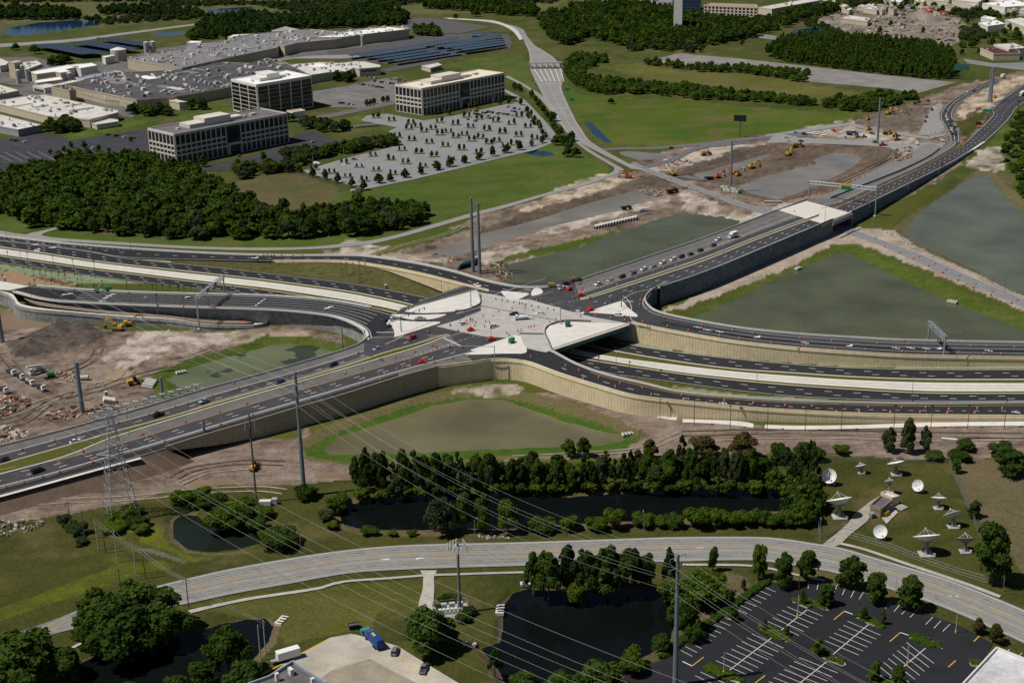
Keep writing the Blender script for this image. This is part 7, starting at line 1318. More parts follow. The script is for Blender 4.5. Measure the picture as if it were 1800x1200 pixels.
for (x,y,a,m_,l,s)in ((208,580,2.9,YEL,'yellow excavator reaching left beside the dark spoil heap',1.15),(228,572,.4,YEL,'second yellow excavator behind the reaching one by the footpath wall',1.1),(1262,313,.6,ORG,'orange excavator beside the black bin at the muddy channel',1.0),(1287,306,2.6,ORG,'orange excavator with a dark body left of the tall grey pole',1.0),(1322,296,.5,YEL,'yellow excavator on the berm between the two excavations',1.1),(1386,273,.9,YEL,'yellow excavator at the upper bank of the excavation',1.1),(1105,313,3.0,ORG,'orange excavator on the bank above the first excavation',1.1),(1561,201,.8,YEL,'yellow excavator at the soil heap near the hedgerow',1.1),(1582,200,2.4,YEL,'yellow excavator right of the soil heap near the hedgerow',1.0)):excavator(x,y,a,m_,l,s)
def dumper(px,py,ang,label,m_=YEL,sc=1.0):
 t = empty('dump_truck',tuple(P(px,py,0)),ang,label,'dump truck');t.scale = (sc,)*3
 MB().box(3.2,0,1.2,2.4,2.6,1.3,0,.8,.9).obj('hood',m_,t);MB().box(1.9,0,1.4,1.3,2.0,2.0,0,.85,.9).obj('cab',BLK,t);MB().box(-1.6,0,1.5,5.2,3.0,1.5,0,1.08,1.1).obj('dump_body',m_,t);MB().box(-1.6,0,3.0,4.6,2.6,.25,0,.7,.7).obj('load',mat('soil_load',(.12,.09,.07),.95,.2,1.),t)
 for x in (3.2,-1.0,-3.0):
  for s in (1,-1):w_ = link('wheel',WHEEL,t,(x,s*1.35,.8));w_.scale = (2.3,3,2.3)
for (x,y,a,l,m_,s)in ((1241,273,.4,'yellow articulated dump truck on the pale haul ground',YEL,1.0),(1403,259,.1,'yellow dump truck parked on the upper berm',YEL,1.1),(1183,308,1.8,'yellow dump truck by the crossing of the site streets',YEL,.9),(1182,339,.5,'dark loaded dump truck on the first excavation bank',BLK,1.0),(1498,238,-.6,'blue dump truck among the machines by the tall pole',mat('machine_blue',(.03,.07,.18),.6,.1),1.1),(1560,236,.1,'yellow dump truck on the sandy oval by the tall pole',YEL,1.0),(1101,368,.3,'dark loader on the strip beside the long green pond',BLK,.8)):dumper(x,y,a,l,m_,s)
def loader(px,py,ang,label,m_=YEL,sc=1.0):
 t = empty('wheel_loader',tuple(P(px,py,0)),ang,label,'loader');t.scale = (sc,)*3
 MB().box(-1.6,0,.9,2.8,2.1,1.2,0,.9,.9).obj('engine_hood',m_,t);MB().box(.1,0,1.0,1.5,1.6,2.2,0,.85,.9).obj('cab',BLK,t)
 for s in (1,-1):MB().beam((.8,s*.7,1.7),(2.9,s*.7,.8),.25,.4).obj('lift_arm',m_,t)
 MB().box(3.3,0,.2,1.0,2.6,1.0,0,.6,1).obj('bucket',BLK,t)
 for x in (1.2,-1.7):
  for s in (1,-1):w_ = link('wheel',WHEEL,t,(x,s*1.1,.7));w_.scale = (2,2.4,2)
for (x,y,a,l,m_,s)in ((237,675,.5,'yellow telehandler by the stacked concrete posts',YEL,1.15),(1297,309,.8,'yellow loader at the foot of the orange excavators',YEL,.9),(1527,229,.6,'yellow dozer on the heap behind the black SUV',YEL,.9),(1525,211,1.0,'yellow roller on the soil behind the site road',YEL,.9),(1574,240,.2,'yellow loader at the right of the sandy oval',YEL,1.0),(1576,247,.4,'red compact loader on the sandy oval edge',ORG,.9),(1551,257,.2,'orange paver on the site road below the tall pole',ORG,1.0),(1748,172,1.0,'yellow loader at the foot of the twin grey poles',YEL,.8),(447,824,1.4,'yellow bulldozer on the dirt beside the dark wooden pole',YEL,1.0),(1507,242,.4,'grey blue trailer beside the blue dump truck',STEEL,.8),(1518,242,.4,'second grey blue trailer beside the blue dump truck',STEEL,.8)):loader(x,y,a,l,m_,s)
def workstruck(px,py,d,label,load):
 t = boxtruck(px,py,0,d,8,label,name='works_truck',boxc=BLK,hgt_=1.5);
 if load=='crane':MB().beam((-3.4,0,3.2),(5.0,0,4.4),.8,.8).obj('crane_boom',WHT,t);MB().box(-1,0,1.5,2.5,2,1.6).obj('crane_house',STEEL,t);MB().box(-3,0,1.5,1.2,2.2,1.0).obj('tool_box',WHT,t)
 elif load=='gear':
  for k in range(5):MB().box(-3+k*.9,(-1)**k*.4,1.5,.8,1.1,.5+.3*(k%3)).obj('gear',(STEEL,WHT)[k%2],t)
for (x,y,d,l,k)in ((20,657,(20,11),'white works truck at the upper left of the dirt site with a flat bed','flat'),(37,664,(14,12),'white works truck behind the flat bed one on the dirt site','flat'),(66,656,(-20,6),'white crane truck with a long boom on the dirt site','crane'),(53,675,(20,12),'white truck loaded with gear on the dirt site','gear'),(73,684,(18,12),'white truck at the front of the pair on the dirt site','flat'),(8,688,(16,14),'white truck cut by the left edge on the dirt site','flat')):workstruck(x,y,d,l,k)
def genset(m_):
 def f(t):MB().box(0,0,.6,3.2,1.6,1.7).obj('housing',m_,t);MB().box(-2.4,0,.5,1.6,.2,.2).obj('tow_bar',BLK,t);[link('wheel',WHEEL,t,(0,s*.9,.34))for s in (1,-1)]
 return f
simple('generator',89.5,663.5,0,'green tank trailer on the dirt site','trailer',lambda t:(MB().bar((-1.6,0,1.8),(1.6,0,1.8),1.2,None,12).obj('tank',GRN,t),MB().box(-.5,0,.3,5,1.8,.4).obj('chassis',BLK,t)),.5)
simple('generator',191,511,7.3,'green compressor trailer parked on the left lower ramp','trailer',genset(GRN),0)
def boomlift(t):MB().box(0,0,.5,2.4,2.0,.9).obj('base',GRN,t);MB().beam((0,0,1.5),(2.4,0,3.2),.3,.3).beam((2.4,0,3.2),(-1.5,0,3.4),.25,.25).obj('boom',GRN,t);MB().box(-2,0,2.6,.8,1.4,1.0).obj('basket',STEEL,t)
simple('boom_lift',170,513,7.3,'small green boom lift on the left lower ramp','boom lift',boomlift,3)
def toilet(m_):
 def f(t):MB().box(0,0,0,1.2,1.2,2.2).obj('cabin',m_,t);MB().box(0,0,2.2,1.25,1.25,.2,0,.7,.7).obj('roof',WHT,t);MB().box(0,-.61,.1,.8,.04,1.9).obj('door',STEEL,t)
 return f
for (x,y,z,l)in ((678.5,507,.3,'grey portable toilet on the grass beside the freeway'),(688.5,565,ZJ+.2,'grey portable toilet on the left white island'),(187.5,696,0,'white portable toilet among the building materials'),(1308,300,0,'white portable toilet on the berm right of the orange excavators'),(9,494,6.8,'grey portable toilet at the left end of the lower ramp'),(1486,243,0,'bright blue portable toilet by the blue dump truck')):simple('portable_toilet',x,y,z,l,'portable toilet',toilet(mat('plastic_blue',(.02,.2,.4),.6,0)if 'bright blue' in l else STEEL),.3)
def pipes(px0,px1,n,L,r,ang,m_,label,group,name='pipe',z=0,rows=1,hollow=True):
 a = P(*px0,z);b = P(*px1,z);d = Vector((math.cos(ang),math.sin(ang),0))*L/2
 me = MB().bar(tuple(-d),tuple(d),r,None,10).mesh(name,m_);me2 = MB().bar(tuple(-d*1.002),tuple(d*1.002),r*.8,None,8).mesh('bore',DARKM)
 for k in range(rows):
  for i in range(n-k):
   p = a.lerp(b,(i+.5*k)/max(1,n-1));o = link(name,me,None,(p.x,p.y,z+r+k*r*1.75));tag(o,label,name.replace('_',' '),group)
   if hollow:link('bore',me2,o)
pipes((183,705),(204,708),8,4.6,.5,1.9,BARR,'white pipe in the pile beside the tall grey pole on the dirt site','white pipe pile on the dirt site',rows=2)
pipes((1047,401),(1117,385),15,5.5,1.0,1.25,WHT,'white concrete pipe in the row beside the long green pond','white pipe row beside the long pond')
pipes((259,681),(268,669),6,6,.35,2.75,BARR,'concrete post in the stepped stack by the algae pond','concrete post stack','concrete_post',rows=2,hollow=False)
pipes((809,471),(839,463),9,8,.5,1.3,mat('pipe_teal',(.02,.07,.09),.5,.1),'dark teal pipe in the bundle at the foot of the twin grey monopoles','teal pipe bundle',rows=3)
pipes((1345,356),(1372,356),8,3,.6,1.2,BARR,'short concrete pipe in the row by the site street','short pipe row by the street')
pipes((1200,312),(1236,318),9,7,.3,.2,STEEL,'steel pile in the bundle by the muddy channel','steel pile bundle','steel_pile',rows=2,hollow=False)
simple('skip_bin',1246,316,0,'black open bin at the end of the steel pile bundle','bin',lambda t:MB().box(0,0,0,6,2.6,2.2,0,1.05,1.05).obj('bin',BLK,t),.2)
simple('concrete_pipe',149,667,0,'single large concrete pipe lying right of the tall pole','pipe',lambda t:(MB().bar((-1.8,0,1.1),(1.8,0,1.1),1.1,None,14).obj('shell',BARR,t),MB().bar((-1.82,0,1.1),(1.82,0,1.1),.85,None,12).obj('bore',DARKM,t)),.1)
for i in range(22):
 a = i%11;p = P(1270+a*2.9,335+a*.5-(i//11)*3.5,0);o = MB().box(0,0,0,1.9,1.9,1.9).obj('concrete_block',BARR if i%5 else GRN);o.location = p;o.rotation_euler.z = RT.random();tag(o,'pale block bundle in the cluster at the foot of the tall pole by the excavation','block','pale block bundles by the excavation')
def rubble(poly,n,seed,smax,ms,z=0,name='rubble'):
 r = random.Random(seed);w = W3(poly);pl = [(p.x,p.y)for p in w];xs = [p[0]for p in pl];ys = [p[1]for p in pl];mb = MB();k = 0
 while k<n:
  x = r.uniform(min(xs),max(xs));y = r.uniform(min(ys),max(ys))
  if not inside(np.array([x]),np.array([y]),pl)[0]:continue
  mb.mi(r.randrange(len(ms)));s = smax*r.uniform(.25,1);mb.box(x,y,z-.1,s*r.uniform(.5,2.2),s*r.uniform(.4,1),s*r.uniform(.15,.6),r.uniform(0,3),r.uniform(.6,1),r.uniform(.6,1));k+=1
 return stuff(mb.obj(name,ms))
RB = [mat('rubble_pale',(.42,.37,.31),.95,.2,.6),mat('rubble_brown',(.2,.15,.11),.95,.2,.6),mat('rubble_dark',(.07,.06,.055),.95,.2,.6),mat('rubble_rust',(.25,.09,.04),.9,.2,.6)]
rubble('R 0,350 200,330 350,370 300,440 150,500 0,560',170,1,1.8,RB);rubble('R 400,570 600,480 820,440 1250,420 1330,400 1200,480 900,520 700,580 450,620',190,2,1.6,RB);rubble('R 0,690 130,670 320,720 150,790 0,820',60,3,3.0,RB[:2])
rubble('C 800,70 1000,80 1200,40 1420,80 1480,150 1440,240 1200,220 1000,200 860,190 760,150',320,4,4,RB[:3]);rubble('C 1220,60 1270,50 1400,85 1320,105',60,5,6,[mat('rubble_red',(.35,.04,.03),.8,.2),RB[0]],3)
rubble('c 1050,60 1200,30 1220,100 1180,150 1000,180 900,160',90,6,2.2,RB);rubble('c 330,480 700,320 850,290 560,420 400,470',50,7,1.6,RB[:2]);rubble('E 380,190 500,140 620,160 560,190 430,200',80,8,1.6,RB[:3]);rubble('E 780,170 880,180 905,260 830,270 760,230',90,9,1.6,RB[:2])
rubble('F 1080,10 1180,60 1240,110 1220,120 1130,70 1060,30',80,10,1.6,RB[:1]);rubble('B 1560,985 1700,1000 1680,1040 1560,1010',60,11,1.8,RB[:2]);rubble('D 280,760 400,760 420,800 340,810',60,12,1.2,RB+[WHT]);rubble('G 0,340 240,345 200,390 60,430 0,430',90,13,1.5,RB[:3]);rubble('Z 1180,600 1350,600 1330,700 1160,760 1140,720',90,14,2.2,RB);rubble('Y 600,700 700,740 560,800 420,820 300,790',70,15,1.6,RB[:3])
rubble('C 1080,570 1200,570 1210,610 1100,610',60,16,2.4,RB[1:3],1.0)
# traffic drums, trailers, signs
ODR = mat('drum_orange',(.62,.085,.02),.7,.05,2.);DRM = MB();DRM.mi(0).bar((0,0,.12),(0,0,1.15),.36,.28,8);DRM.mi(1).bar((0,0,.5),(0,0,.62),.345,.335,8).bar((0,0,.8),(0,0,.92),.32,.312,8);DRM.mi(2).box(0,0,0,.95,.95,.12)
DRUM = DRM.mesh('traffic_drum',[ODR,PAINT['white'],BLK])
def drums(s,z,label,group,zs=None):
 for i,q in enumerate(T(s)):
  zz_ = z if not callable(z)else z(q[0]);o = link('traffic_drum',DRUM,None,tuple(P(q[0],q[1],zz_)),RT.random()*3,1.05);tag(o,label,'traffic drum',group)
zsw = lambda x:float(np.interp(x,[-80,0,150,300,450,600,700],[4.2,4.5,5.2,6,7.2,8.6,ZJ]))+.05
drums('R 235,905 573,810 800,750 1250,625 1570,540 S 945,460 1080,422 1340,345 1617,263 1567,208 E 90,662 255,613 458,553',zsw,'orange traffic drum on the shoulder line of the far arterial lanes','drums along the far arterial lanes')
drums('R 877,925 1500,745 S 598,745 1055,615 1418,510 1703,420 E 107,745 283,690 388,657 480,625 R 625,1045 1555,785',zsw,'orange traffic drum along the closed lane of the near arterial side','drums along the closed arterial lane')
drums('a 75,885 315,818 563,748 787,680 1222,550 S 836,820 1425,643 1762,540 E 22,770 105,828 207,803 230,771 200,777 292,750 327,740 362,735 365,712 485,690 490,714',zsw,'orange traffic drum on the double white line of the near arterial lanes','drums on the double white line')
drums('E 365,700 585,692 668,682 1000,684 600,655 1183,733 1253,757 1275,800 1358,795 1445,843 1470,825 1588,848 1635,885 1795,888',lambda x:float(np.interp(x,[700,980,1113,1200],[ZJ,ZJ,8,7])),'orange traffic drum on the start of the lower right ramp','drums on the lower right ramp start')
drums('E 830,445 747,470 690,490 575,518 615,548 930,549 948,545 985,530 998,527 1015,524 1098,500 1130,485 1030,388 1055,380 760,500 800,470 870,560 900,430 1010,440 1060,455 990,400 660,495 700,520 1180,500 1260,470',ZJ,'orange traffic drum standing on the open junction slab','drums on the junction slab')
drums('E 1495,490 1590,500 1720,524 1613,435 1575,410 1578,385 1705,477 1340,470 1420,480',ZJ,'orange traffic drum at the mouth of the upper right ramp','drums at the upper right ramp mouth')
drums('E 1555,270 1658,195 1765,205 1645,238 1455,305 1480,250 1270,330 1300,280 1700,215',ZJ,'orange traffic drum beside the arterial queue','drums beside the arterial queue')
drums('F 30,545 105,520 265,545 375,557 195,572 300,590 470,610 620,584 655,625 785,600 805,640 965,647 1028,613 1165,600 1192,617 1158,657 1282,660 1455,663 1520,625 1605,627 1590,667 1680,670 1750,633',lambda x:float(np.interp(x,[1180,1290,1400,1500,1600,1800],[8.6,7.6,6.6,5.6,4.7,3.2])),'orange traffic drum along the upper right ramp above the freeway','drums along the upper right ramp')
drums('F 5,910 125,930 220,917 305,950 372,930 540,942 683,945 810,975 930,975 980,950 1095,977 1155,952 1252,977 1282,952 1395,980 1403,962 1540,980 1553,957 1685,958',lambda x:float(np.interp(x,[1200,1333,1500,1633,1800],[7.0,5.4,4,2.9,1.7])),'orange traffic drum along the lower right ramp above the palms','drums along the lower right ramp')
drums('F 1065,100 1015,60 1143,132 1218,165 1245,155 1295,202 1330,192 1372,238 1388,222 1450,277 1460,255 1533,317 1545,300 1625,355 1637,337 1733,397 1765,383',.15,'orange traffic drum along the street between the two ponds','drums along the street between ponds')
drums('Y 175,612 415,602 580,597 748,577 960,562 1365,507 180,862 290,865 405,932 480,932 530,982 665,997 755,1052 640,1017 1030,1107 1130,1137 1275,1172 970,1122',.15,'orange traffic drum along the site streets by the excavations','drums along the site streets')
drums('f 450,527 450,560 465,627 515,707 515,787 465,827 395,842 330,852 285,912 300,905 390,917 460,952 515,907 575,887 600,905 555,992 550,1027 620,890 700,990 860,990 910,1000',.15,'orange traffic drum clustered at the foot of the top right bend','drums at the foot of the top right bend')
drums('c 85,800 240,732 325,685 415,655 712,568 775,535 833,500 455,683 500,663 C 735,1102 590,1120 595,1154 550,1169 455,1174',8.8,'orange traffic drum around the pale concrete approach slab','drums round the pale approach slab')
drums('U 985,602 1470,600 800,618',.4,'orange traffic drum on the lane beside the left lower ramp','drums beside the left lower ramp');drums('U 790,660',7.1,'lone orange traffic drum at the left lower ramp edge',None);drums('V 370,618 515,645 870,640 920,615 1570,800 1430,850',ZJ,'orange traffic drum near the left traffic island','drums near the left island')
RED = mat('trailer_red',(.5,.03,.02),.6,.08,1.)
def sigtrailer(mast):
 def f(t):
  MB().box(0,0,.5,3.4,1.9,.9,0,.9,.9).obj('trailer_body',RED,t);MB().box(0,0,1.42,1.4,1.5,.5).obj('battery_box',RED,t);[link('wheel',WHEEL,t,(0,s*1.0,.34))for s in (1,-1)];MB().bar((1.7,0,.5),(3.2,0,.45),.08).obj('tow_bar',RED,t)
  if mast:MB().bar((0,0,1.6),(0,0,mast),.12).obj('mast',ODR,t);MB().box(0,0,mast,.5,.5,1.3).obj('signal_head',BLK,t)
 return f
for (t_,x,y,m_,l)in (('W',205,915,5.5,'red portable signal trailer on the left of the junction slab'),('W',475,1038,6,'red portable signal trailer by the near white island'),('W',1660,458,6.5,'red portable signal trailer at the median nose'),('W',1785,652,6,'red portable signal trailer on the tip of the right island'),('W',1505,378,0,'red trailer without mast beside the white pickup at the corner'),('E',425,718,0,'red arrow board trailer on the closed arterial lanes'),('f',845,972,0,'red trailer at the grass tip below the top right bend')):q = TILES[t_];simple('signal_trailer',q[0]+x/q[2],q[1]+y/q[2],ZJ if t_!='f' else .2,l,'signal trailer',sigtrailer(m_),RT.random())
simple('works_trailer',800+1270/7.5,460+335/7.5,ZJ,'tan flat trailer by the corner kerb of the junction','trailer',genset(mat('tan_paint',(.35,.27,.12),.7,.1)),0);simple('works_trailer',800+1590/7.5,460+260/7.5,ZJ,'flat trailer heaped with drums and tools behind the dark blue SUV','trailer',lambda t:(MB().box(0,0,.6,6.5,2.2,.4).obj('bed',BLK,t),[MB().box(-2.6+k*.75,(-1)**k*.5,1.0,.7,.8,.8+.4*(k%3)).obj('cargo',(ODR,GRN,YEL,STEEL_D)[k%4],t)for k in range(8)]),.45)
bt = boxtruck(800+875/7.5,460+765/7.5,ZJ,(-25,2),7,'white bucket truck with raised arm in the middle of the junction',name='bucket_truck',boxc=WHT,hgt_=2.0);MB().beam((-1,0,2.2),(-2.2,0,6.8),.4,.4).beam((-2.2,0,6.8),(-.4,0,8.6),.3,.3).obj('boom',WHT,bt);MB().box(-.2,0,8.2,.9,.9,1.0).obj('bucket',WHT,bt)
simple('works_truck',800+1485/7.5,460+850/7.5,ZJ+.15,'teal utility cart on the right white plaza','cart',genset(mat('teal_paint',(.02,.1,.12),.6,.1)),1.2);simple('works_cart',800+745/7.5,460+1065/7.5,ZJ+.25,'green utility cart on the near white island','cart',genset(GRN),1.0);simple('mixer_trailer',600+625/7.5,460+860/7.5,ZJ-.3,'small white mixer trailer at the left island edge','mixer',lambda t:(MB().sphere((0,0,1.7),1.0).obj('drum',WHT,t),MB().box(0,0,.4,2.6,1.4,.5).obj('frame',BLK,t)),.6)
simple('guide_sign',805,570+52,0,'','',lambda t:None)if 0 else None
def diamond(t):MB().bar((0,0,0),(0,0,2.2),.06).obj('post',STEEL,t);MB()._add([(-1.0,0,2.6),(0,0,1.6),(1.0,0,2.6),(0,0,3.6),(-1.0,.06,2.6),(0,.06,1.6),(1.0,.06,2.6),(0,.06,3.6)],[(0,1,2,3),(7,6,5,4),(0,4,5,1),(1,5,6,2),(2,6,7,3),(3,7,4,0)]).obj('panel',mat('sign_orange',(.75,.12,.02),.6,0),t)
for (x,y,z,l)in ((1616,316,4.5,'orange diamond warning sign on the open arterial lanes'),(1538,354,6.6,'orange diamond warning sign beside the sign gantry post'),(1790,190.5,.2,'orange diamond warning sign on the right hand road at the top')):simple('warning_sign',x,y,z,l,'warning sign',diamond,.3)
# sign gantries and signals
GAL = mat('galvanised',(.36,.39,.42),.5,.08,1.,.5,.4)
def truss(mb,a,b,w=1.6,h=1.8,n=12,r=.09):
 a = Vector(a);b = Vector(b);d = (b-a).normalized();s = Vector((-d.y,d.x,0)).normalized()*w/2;u = Vector((0,0,h/2));C_ = [s+u,s-u,-s-u,-s+u]
 for c in C_:mb.bar(a+c,b+c,r*1.5,None,5)
 for i in range(n+1):
  p = a.lerp(b,i/n)
  for k in range(4):mb.bar(p+C_[k],p+C_[(k+1)%4],r,None,4,False)
  if i<n:
   q = a.lerp(b,(i+1)/n)
   for k in range(4):mb.bar(p+C_[k],q+C_[(k+(1 if i%2 else 3))%4],r,None,4,False)
 return mb
def gantry(nb,nz,fb,fz,top,label,signs=(),n=12):
 p = P(*nb,nz);q = P(*fb,fz);t = empty('sign_gantry',tuple(p),0,label,'sign gantry')
 for v in (p,q):loc_(MB().bar((v.x,v.y,v.z-.5),(v.x,v.y,top+1),.42,.36,10),t).obj('post',GAL,t)
 loc_(truss(MB(),(p.x,p.y,top),(q.x,q.y,top),n=n),t).obj('truss',GAL,t)
 loc_(MB().cyl(p.x,p.y,p.z,1.0,.7,12),t).obj('footing',BARR,t)
 for (f,w,h,dz,m_)in signs:
  c = p.lerp(q,f);c.z = top+dz;d = (q-p);d.z = 0;d.normalize();nrm_ = Vector((d.y,-d.x,0));
  if nrm_.y>0:nrm_ = -nrm_
  e = [c+d*(sx*w/2)+nrm_*(1.0+o)+Vector((0,0,sz*h/2))for o in (0,.12)for (sx,sz)in ((-1,-1),(1,-1),(1,1),(-1,1))];loc_(MB().hexa([tuple(v)for v in e]),t).obj('sign_panel',m_,t)
 return t
SG = mat('sign_green',(.005,.16,.07),.5,0);SY = mat('sign_amber',(.65,.3,.01),.5,0);SBK = mat('sign_back',(.2,.22,.24),.6,0)
g2 = gantry((1538,380.7),0,(1421.7,345),8.8,18,'sign gantry with green and amber sign over the upper arterial',((.44,6.4,2.6,-1.1,SG),(.44,6.4,1.5,.95,SY)),16)
gantry((350.5,579.5),-.4,(394.7,514),7.8,16.5,'bare truss gantry over the left lower ramp',((.35,3.4,2.4,0,SBK),(.62,3.4,2.4,0,SBK)),14)
gantry((1657.5,639),.1,(1631.7,595.5),4.6,12.5,'bare truss gantry over the upper right ramp',((.4,4.0,2.6,0,SBK),(.7,3.2,2.4,0,SBK)),10)
a,b = P(157,737,5.2),P(357,682,6.6);t = empty('sign_truss',tuple(a),0,'long steel sign truss lying on blocks on the arterial shoulder','truss');loc_(truss(MB(),a+Vector((0,0,1.5)),b+Vector((0,0,1.5)),1.9,2.0,26,.08),t).obj('lattice',GAL,t)
for k in range(14):c = a.lerp(b,(k+.3)/14);loc_(MB().box(c.x,c.y,c.z,.5,2.6,.45,1.2),t).obj('block',mat('timber',(.3,.2,.1),.9,.1),t)
SIGN_G = mat('signal_green',(.02,.12,.1),.5,.05,1.)
HEAD = MB().box(0,0,-1.3,.45,.4,1.2).mesh('signal_head',BLK)
def mastarm(base,z,h,end,nheads,label,m_=SIGN_G,f0=.35):
 p = P(*base,z);q = P(*end,z+h-.6);t = empty('traffic_signal',tuple(p),0,label,'traffic signal');MB().bar((0,0,-.3),(0,0,h),.26,.18,8).obj('pole',m_,t);v = q-p;MB().bar((0,0,h-.6),tuple(v),.16,.09,7).obj('mast_arm',m_,t)
 for k in range(nheads):f = f0+(1-f0)*k/max(1,nheads-1)-.02;link('signal_head',HEAD,t,(v.x*f,v.y*f,v.z*f+(h-.6)*(1-f)))
mastarm((600+790/7.5,460+925/7.5),ZJ,8,(600+1100/7.5,460+598/7.5),4,'green signal pole with slanting mast arm on the left island');mastarm((1000+1148/7.5,400+1065/7.5),-1,12.5,(1000+795/7.5,400+770/7.5),2,'green signal pole at the rounded dark wall end',f0=.7);mastarm((1000+692/7.5,400+1045/7.5),ZJ+.2,7,(1000+500/7.5,400+988/7.5),3,'green signal pole on the right white island',f0=.3)
mastarm((870.7,673),-1,18,(766,607),3,'tall signal pole rising from the foot of the buff wall',GAL,.55);mastarm((603,611),6,10.5,(655,582),2,'green signal pole in the bend of the left lower ramp',f0=.75)
p = P(800+210/7.5,460+590/7.5,ZJ+.1);q = P(800+1390/7.5,460+822/7.5,ZJ+.1);t = empty('signal_span',tuple(p),0,'long white truss span carrying a row of signals over the junction','traffic signal');H_ = 8.2
for v in (p,q):loc_(MB().bar((v.x,v.y,v.z),(v.x,v.y,v.z+H_+.6),.28,.22,8),t).obj('pole',GAL,t);loc_(MB().cyl(v.x,v.y,v.z-.1,1.0,.4,10),t).obj('footing',BARR,t)
loc_(truss(MB(),p+Vector((0,0,H_-.4)),q+Vector((0,0,H_-.4)),.7,.8,36,.035),t).obj('span_truss',WHT,t)
for f in (.29,.36,.425,.49,.555,.625,.69,.765,.865,.93):v = (q-p)*f;link('signal_head',HEAD,t,(v.x,v.y,H_-.8))
# poles, towers, wires
POLE_S = mat('pole_steel',(.2,.24,.28),.5,.1,.5,.4,.3);POLE_W = mat('pole_wood',(.14,.11,.09),.9,.2,2.);POLE_P = mat('pole_pale',(.42,.41,.39),.8,.1,1.)
def pole_h(base,top,z=0.0):
 p = P(*base,z);s = FOC/((np.array(p)-np.array([0,0,CAM_H]))@np.array([(_rt[2]),(_fw[2]),(_up[2])]));dep = math.atan2(CAM_H-z,math.hypot(p.x,p.y));L = math.hypot(base[0]-top[0],base[1]-top[1]);return p,L/(s*math.cos(dep))
def pole(base,top,r,r2,m_,label,z=0.0,arms=None,name='utility_pole',cat='utility pole',group=None,ang=0.0):
 p,h = pole_h(base,top,z);h*=1.04;t = empty(name,tuple(p),ang,label,cat,group);MB().bar((0,0,-.5),(0,0,h),r,r2,10).obj('shaft',m_,t)
 if arms:
  for (dz,L,k)in arms:
   MB().bar((-L if k else 0,0,h-dz),(L,0,h-dz+(0 if k else .4)),.14,.1,5).obj('cross_arm',m_,t)
   for s in ((-1,1)if k else (1,)):MB().bar((s*L*.95,0,h-dz-.05),(s*L*.95,0,h-dz-1.2),.1,None,5).obj('insulator',STEEL,t)
 return t,p,h
pA = pole((535,871),(519,669),.95,.5,POLE_S,'tall blue grey steel transmission pole at the left of the brown pond',arms=[(1,3.2,1),(5,3.2,1),(9,3.2,1)],name='transmission_pole',cat='transmission pole',ang=.6)
pB = pole((1187,1205),(1192,996),.85,.45,POLE_S,'tall blue grey transmission pole at the bottom edge by the black lot',arms=[(.8,3.0,1),(4.2,3.0,1),(7.6,3.0,1)],name='transmission_pole',cat='transmission pole',ang=.6)
for (b,tp,r,l,ar)in (((831.7,477),(828,355),1.05,'left one of the twin grey monopoles behind the curved ramp',None),((843.5,480),(841,363),1.0,'right one of the twin grey monopoles behind the curved ramp',None),((1284,333),(1286,253),.95,'tall grey pole with a flat top bar beside the excavation',[(.3,4,1)]),((1542.5,248),(1547,177),1.0,'tall grey pole on the sandy oval by the site road',[(.2,3,1)]),((1738.5,178),(1742,124),1.2,'left one of the twin grey poles at the top right',None),((1741.5,180),(1745,122),1.2,'right one of the twin grey poles at the top right',None),((145,724),(133,641),1.1,'thick steel pole leaning over the dirt site pipes',[(.5,1.2,1),(2,1.2,1),(4,1.2,1)]),((4,602),(-6,520),1.2,'steel pole cut by the left edge',None),((361.5,786),(357,738),.75,'short steel pole beside the wall start of the arterial',[(.6,1,0),(2.5,1,0),(5,1,0)]),((286,698),(282,664),.8,'short steel pole stub by the algae pond',None)):pole(b,tp,r,r*.72,POLE_S,l,0,ar,'transmission_pole','transmission pole')
t,p,h = pole((451,884),(441,735),.42,.3,POLE_W,'dark wooden pole with antennas and cabinet below the arterial',arms=[(4,1.6,1)])
for s in (-1,1):
 for k in range(2):MB().box(s*1.8,(k-.5)*1.2,h-7,.35,.35,3.4).obj('antenna',GAL,t)
MB().box(3.5,-1.5,0,4.2,2.0,1.8).obj('cabinet',UNIT_M[1],t);MB().box(6.8,-.6,0,2.0,1.8,2.1).obj('cabinet',UNIT_M[0],t)
t,p,h = pole((808.5,1076),(805,962),.55,.38,mat('monopole_dark',(.16,.165,.17),.6,.1,1.),'dark cell tower with a ring of white antennas above the compound',name='cell_tower',cat='cell tower')
for k in range(3):
 a = k*2.094+.3;d = Vector((math.cos(a),math.sin(a),0));n = Vector((-d.y,d.x,0));pf = MB().bar(d*.3+Vector((0,0,h-1.5)),d*2.2+Vector((0,0,h-1.5)),.09).bar(d*2.2-n*2+Vector((0,0,h-1.5)),d*2.2+n*2+Vector((0,0,h-1.5)),.08);pf.obj('antenna_frame',GAL,t)
 for j in range(4):c = d*2.4+n*(-1.9+j*1.27);MB().box(c.x,c.y,h-2.8,.3,.42,2.5,a).obj('antenna',WHT,t)
for k in range(5):MB().bar((0,0,h-4-k*1.6),(.9,.3,h-4-k*1.6),.06).obj('step_arm',GAL,t)
cp = P(793,1075,0)
t = empty('equipment_compound',tuple(cp),.15,'fenced compound of white cabinets at the foot of the cell tower','equipment compound');MB().box(0,0,.02,11,9,.12).obj('pad',CONC,t)
for k in range(6):MB().box(-3.6+k*1.25,-1.2,.14,.9,1.0,1.9).obj('cabinet',UNIT_M[1],t)
for k in range(3):MB().box(-2+k*2.6,2.0,.14,1.8,1.3,2.0).obj('cabinet',UNIT_M[0],t)
fm = MB()
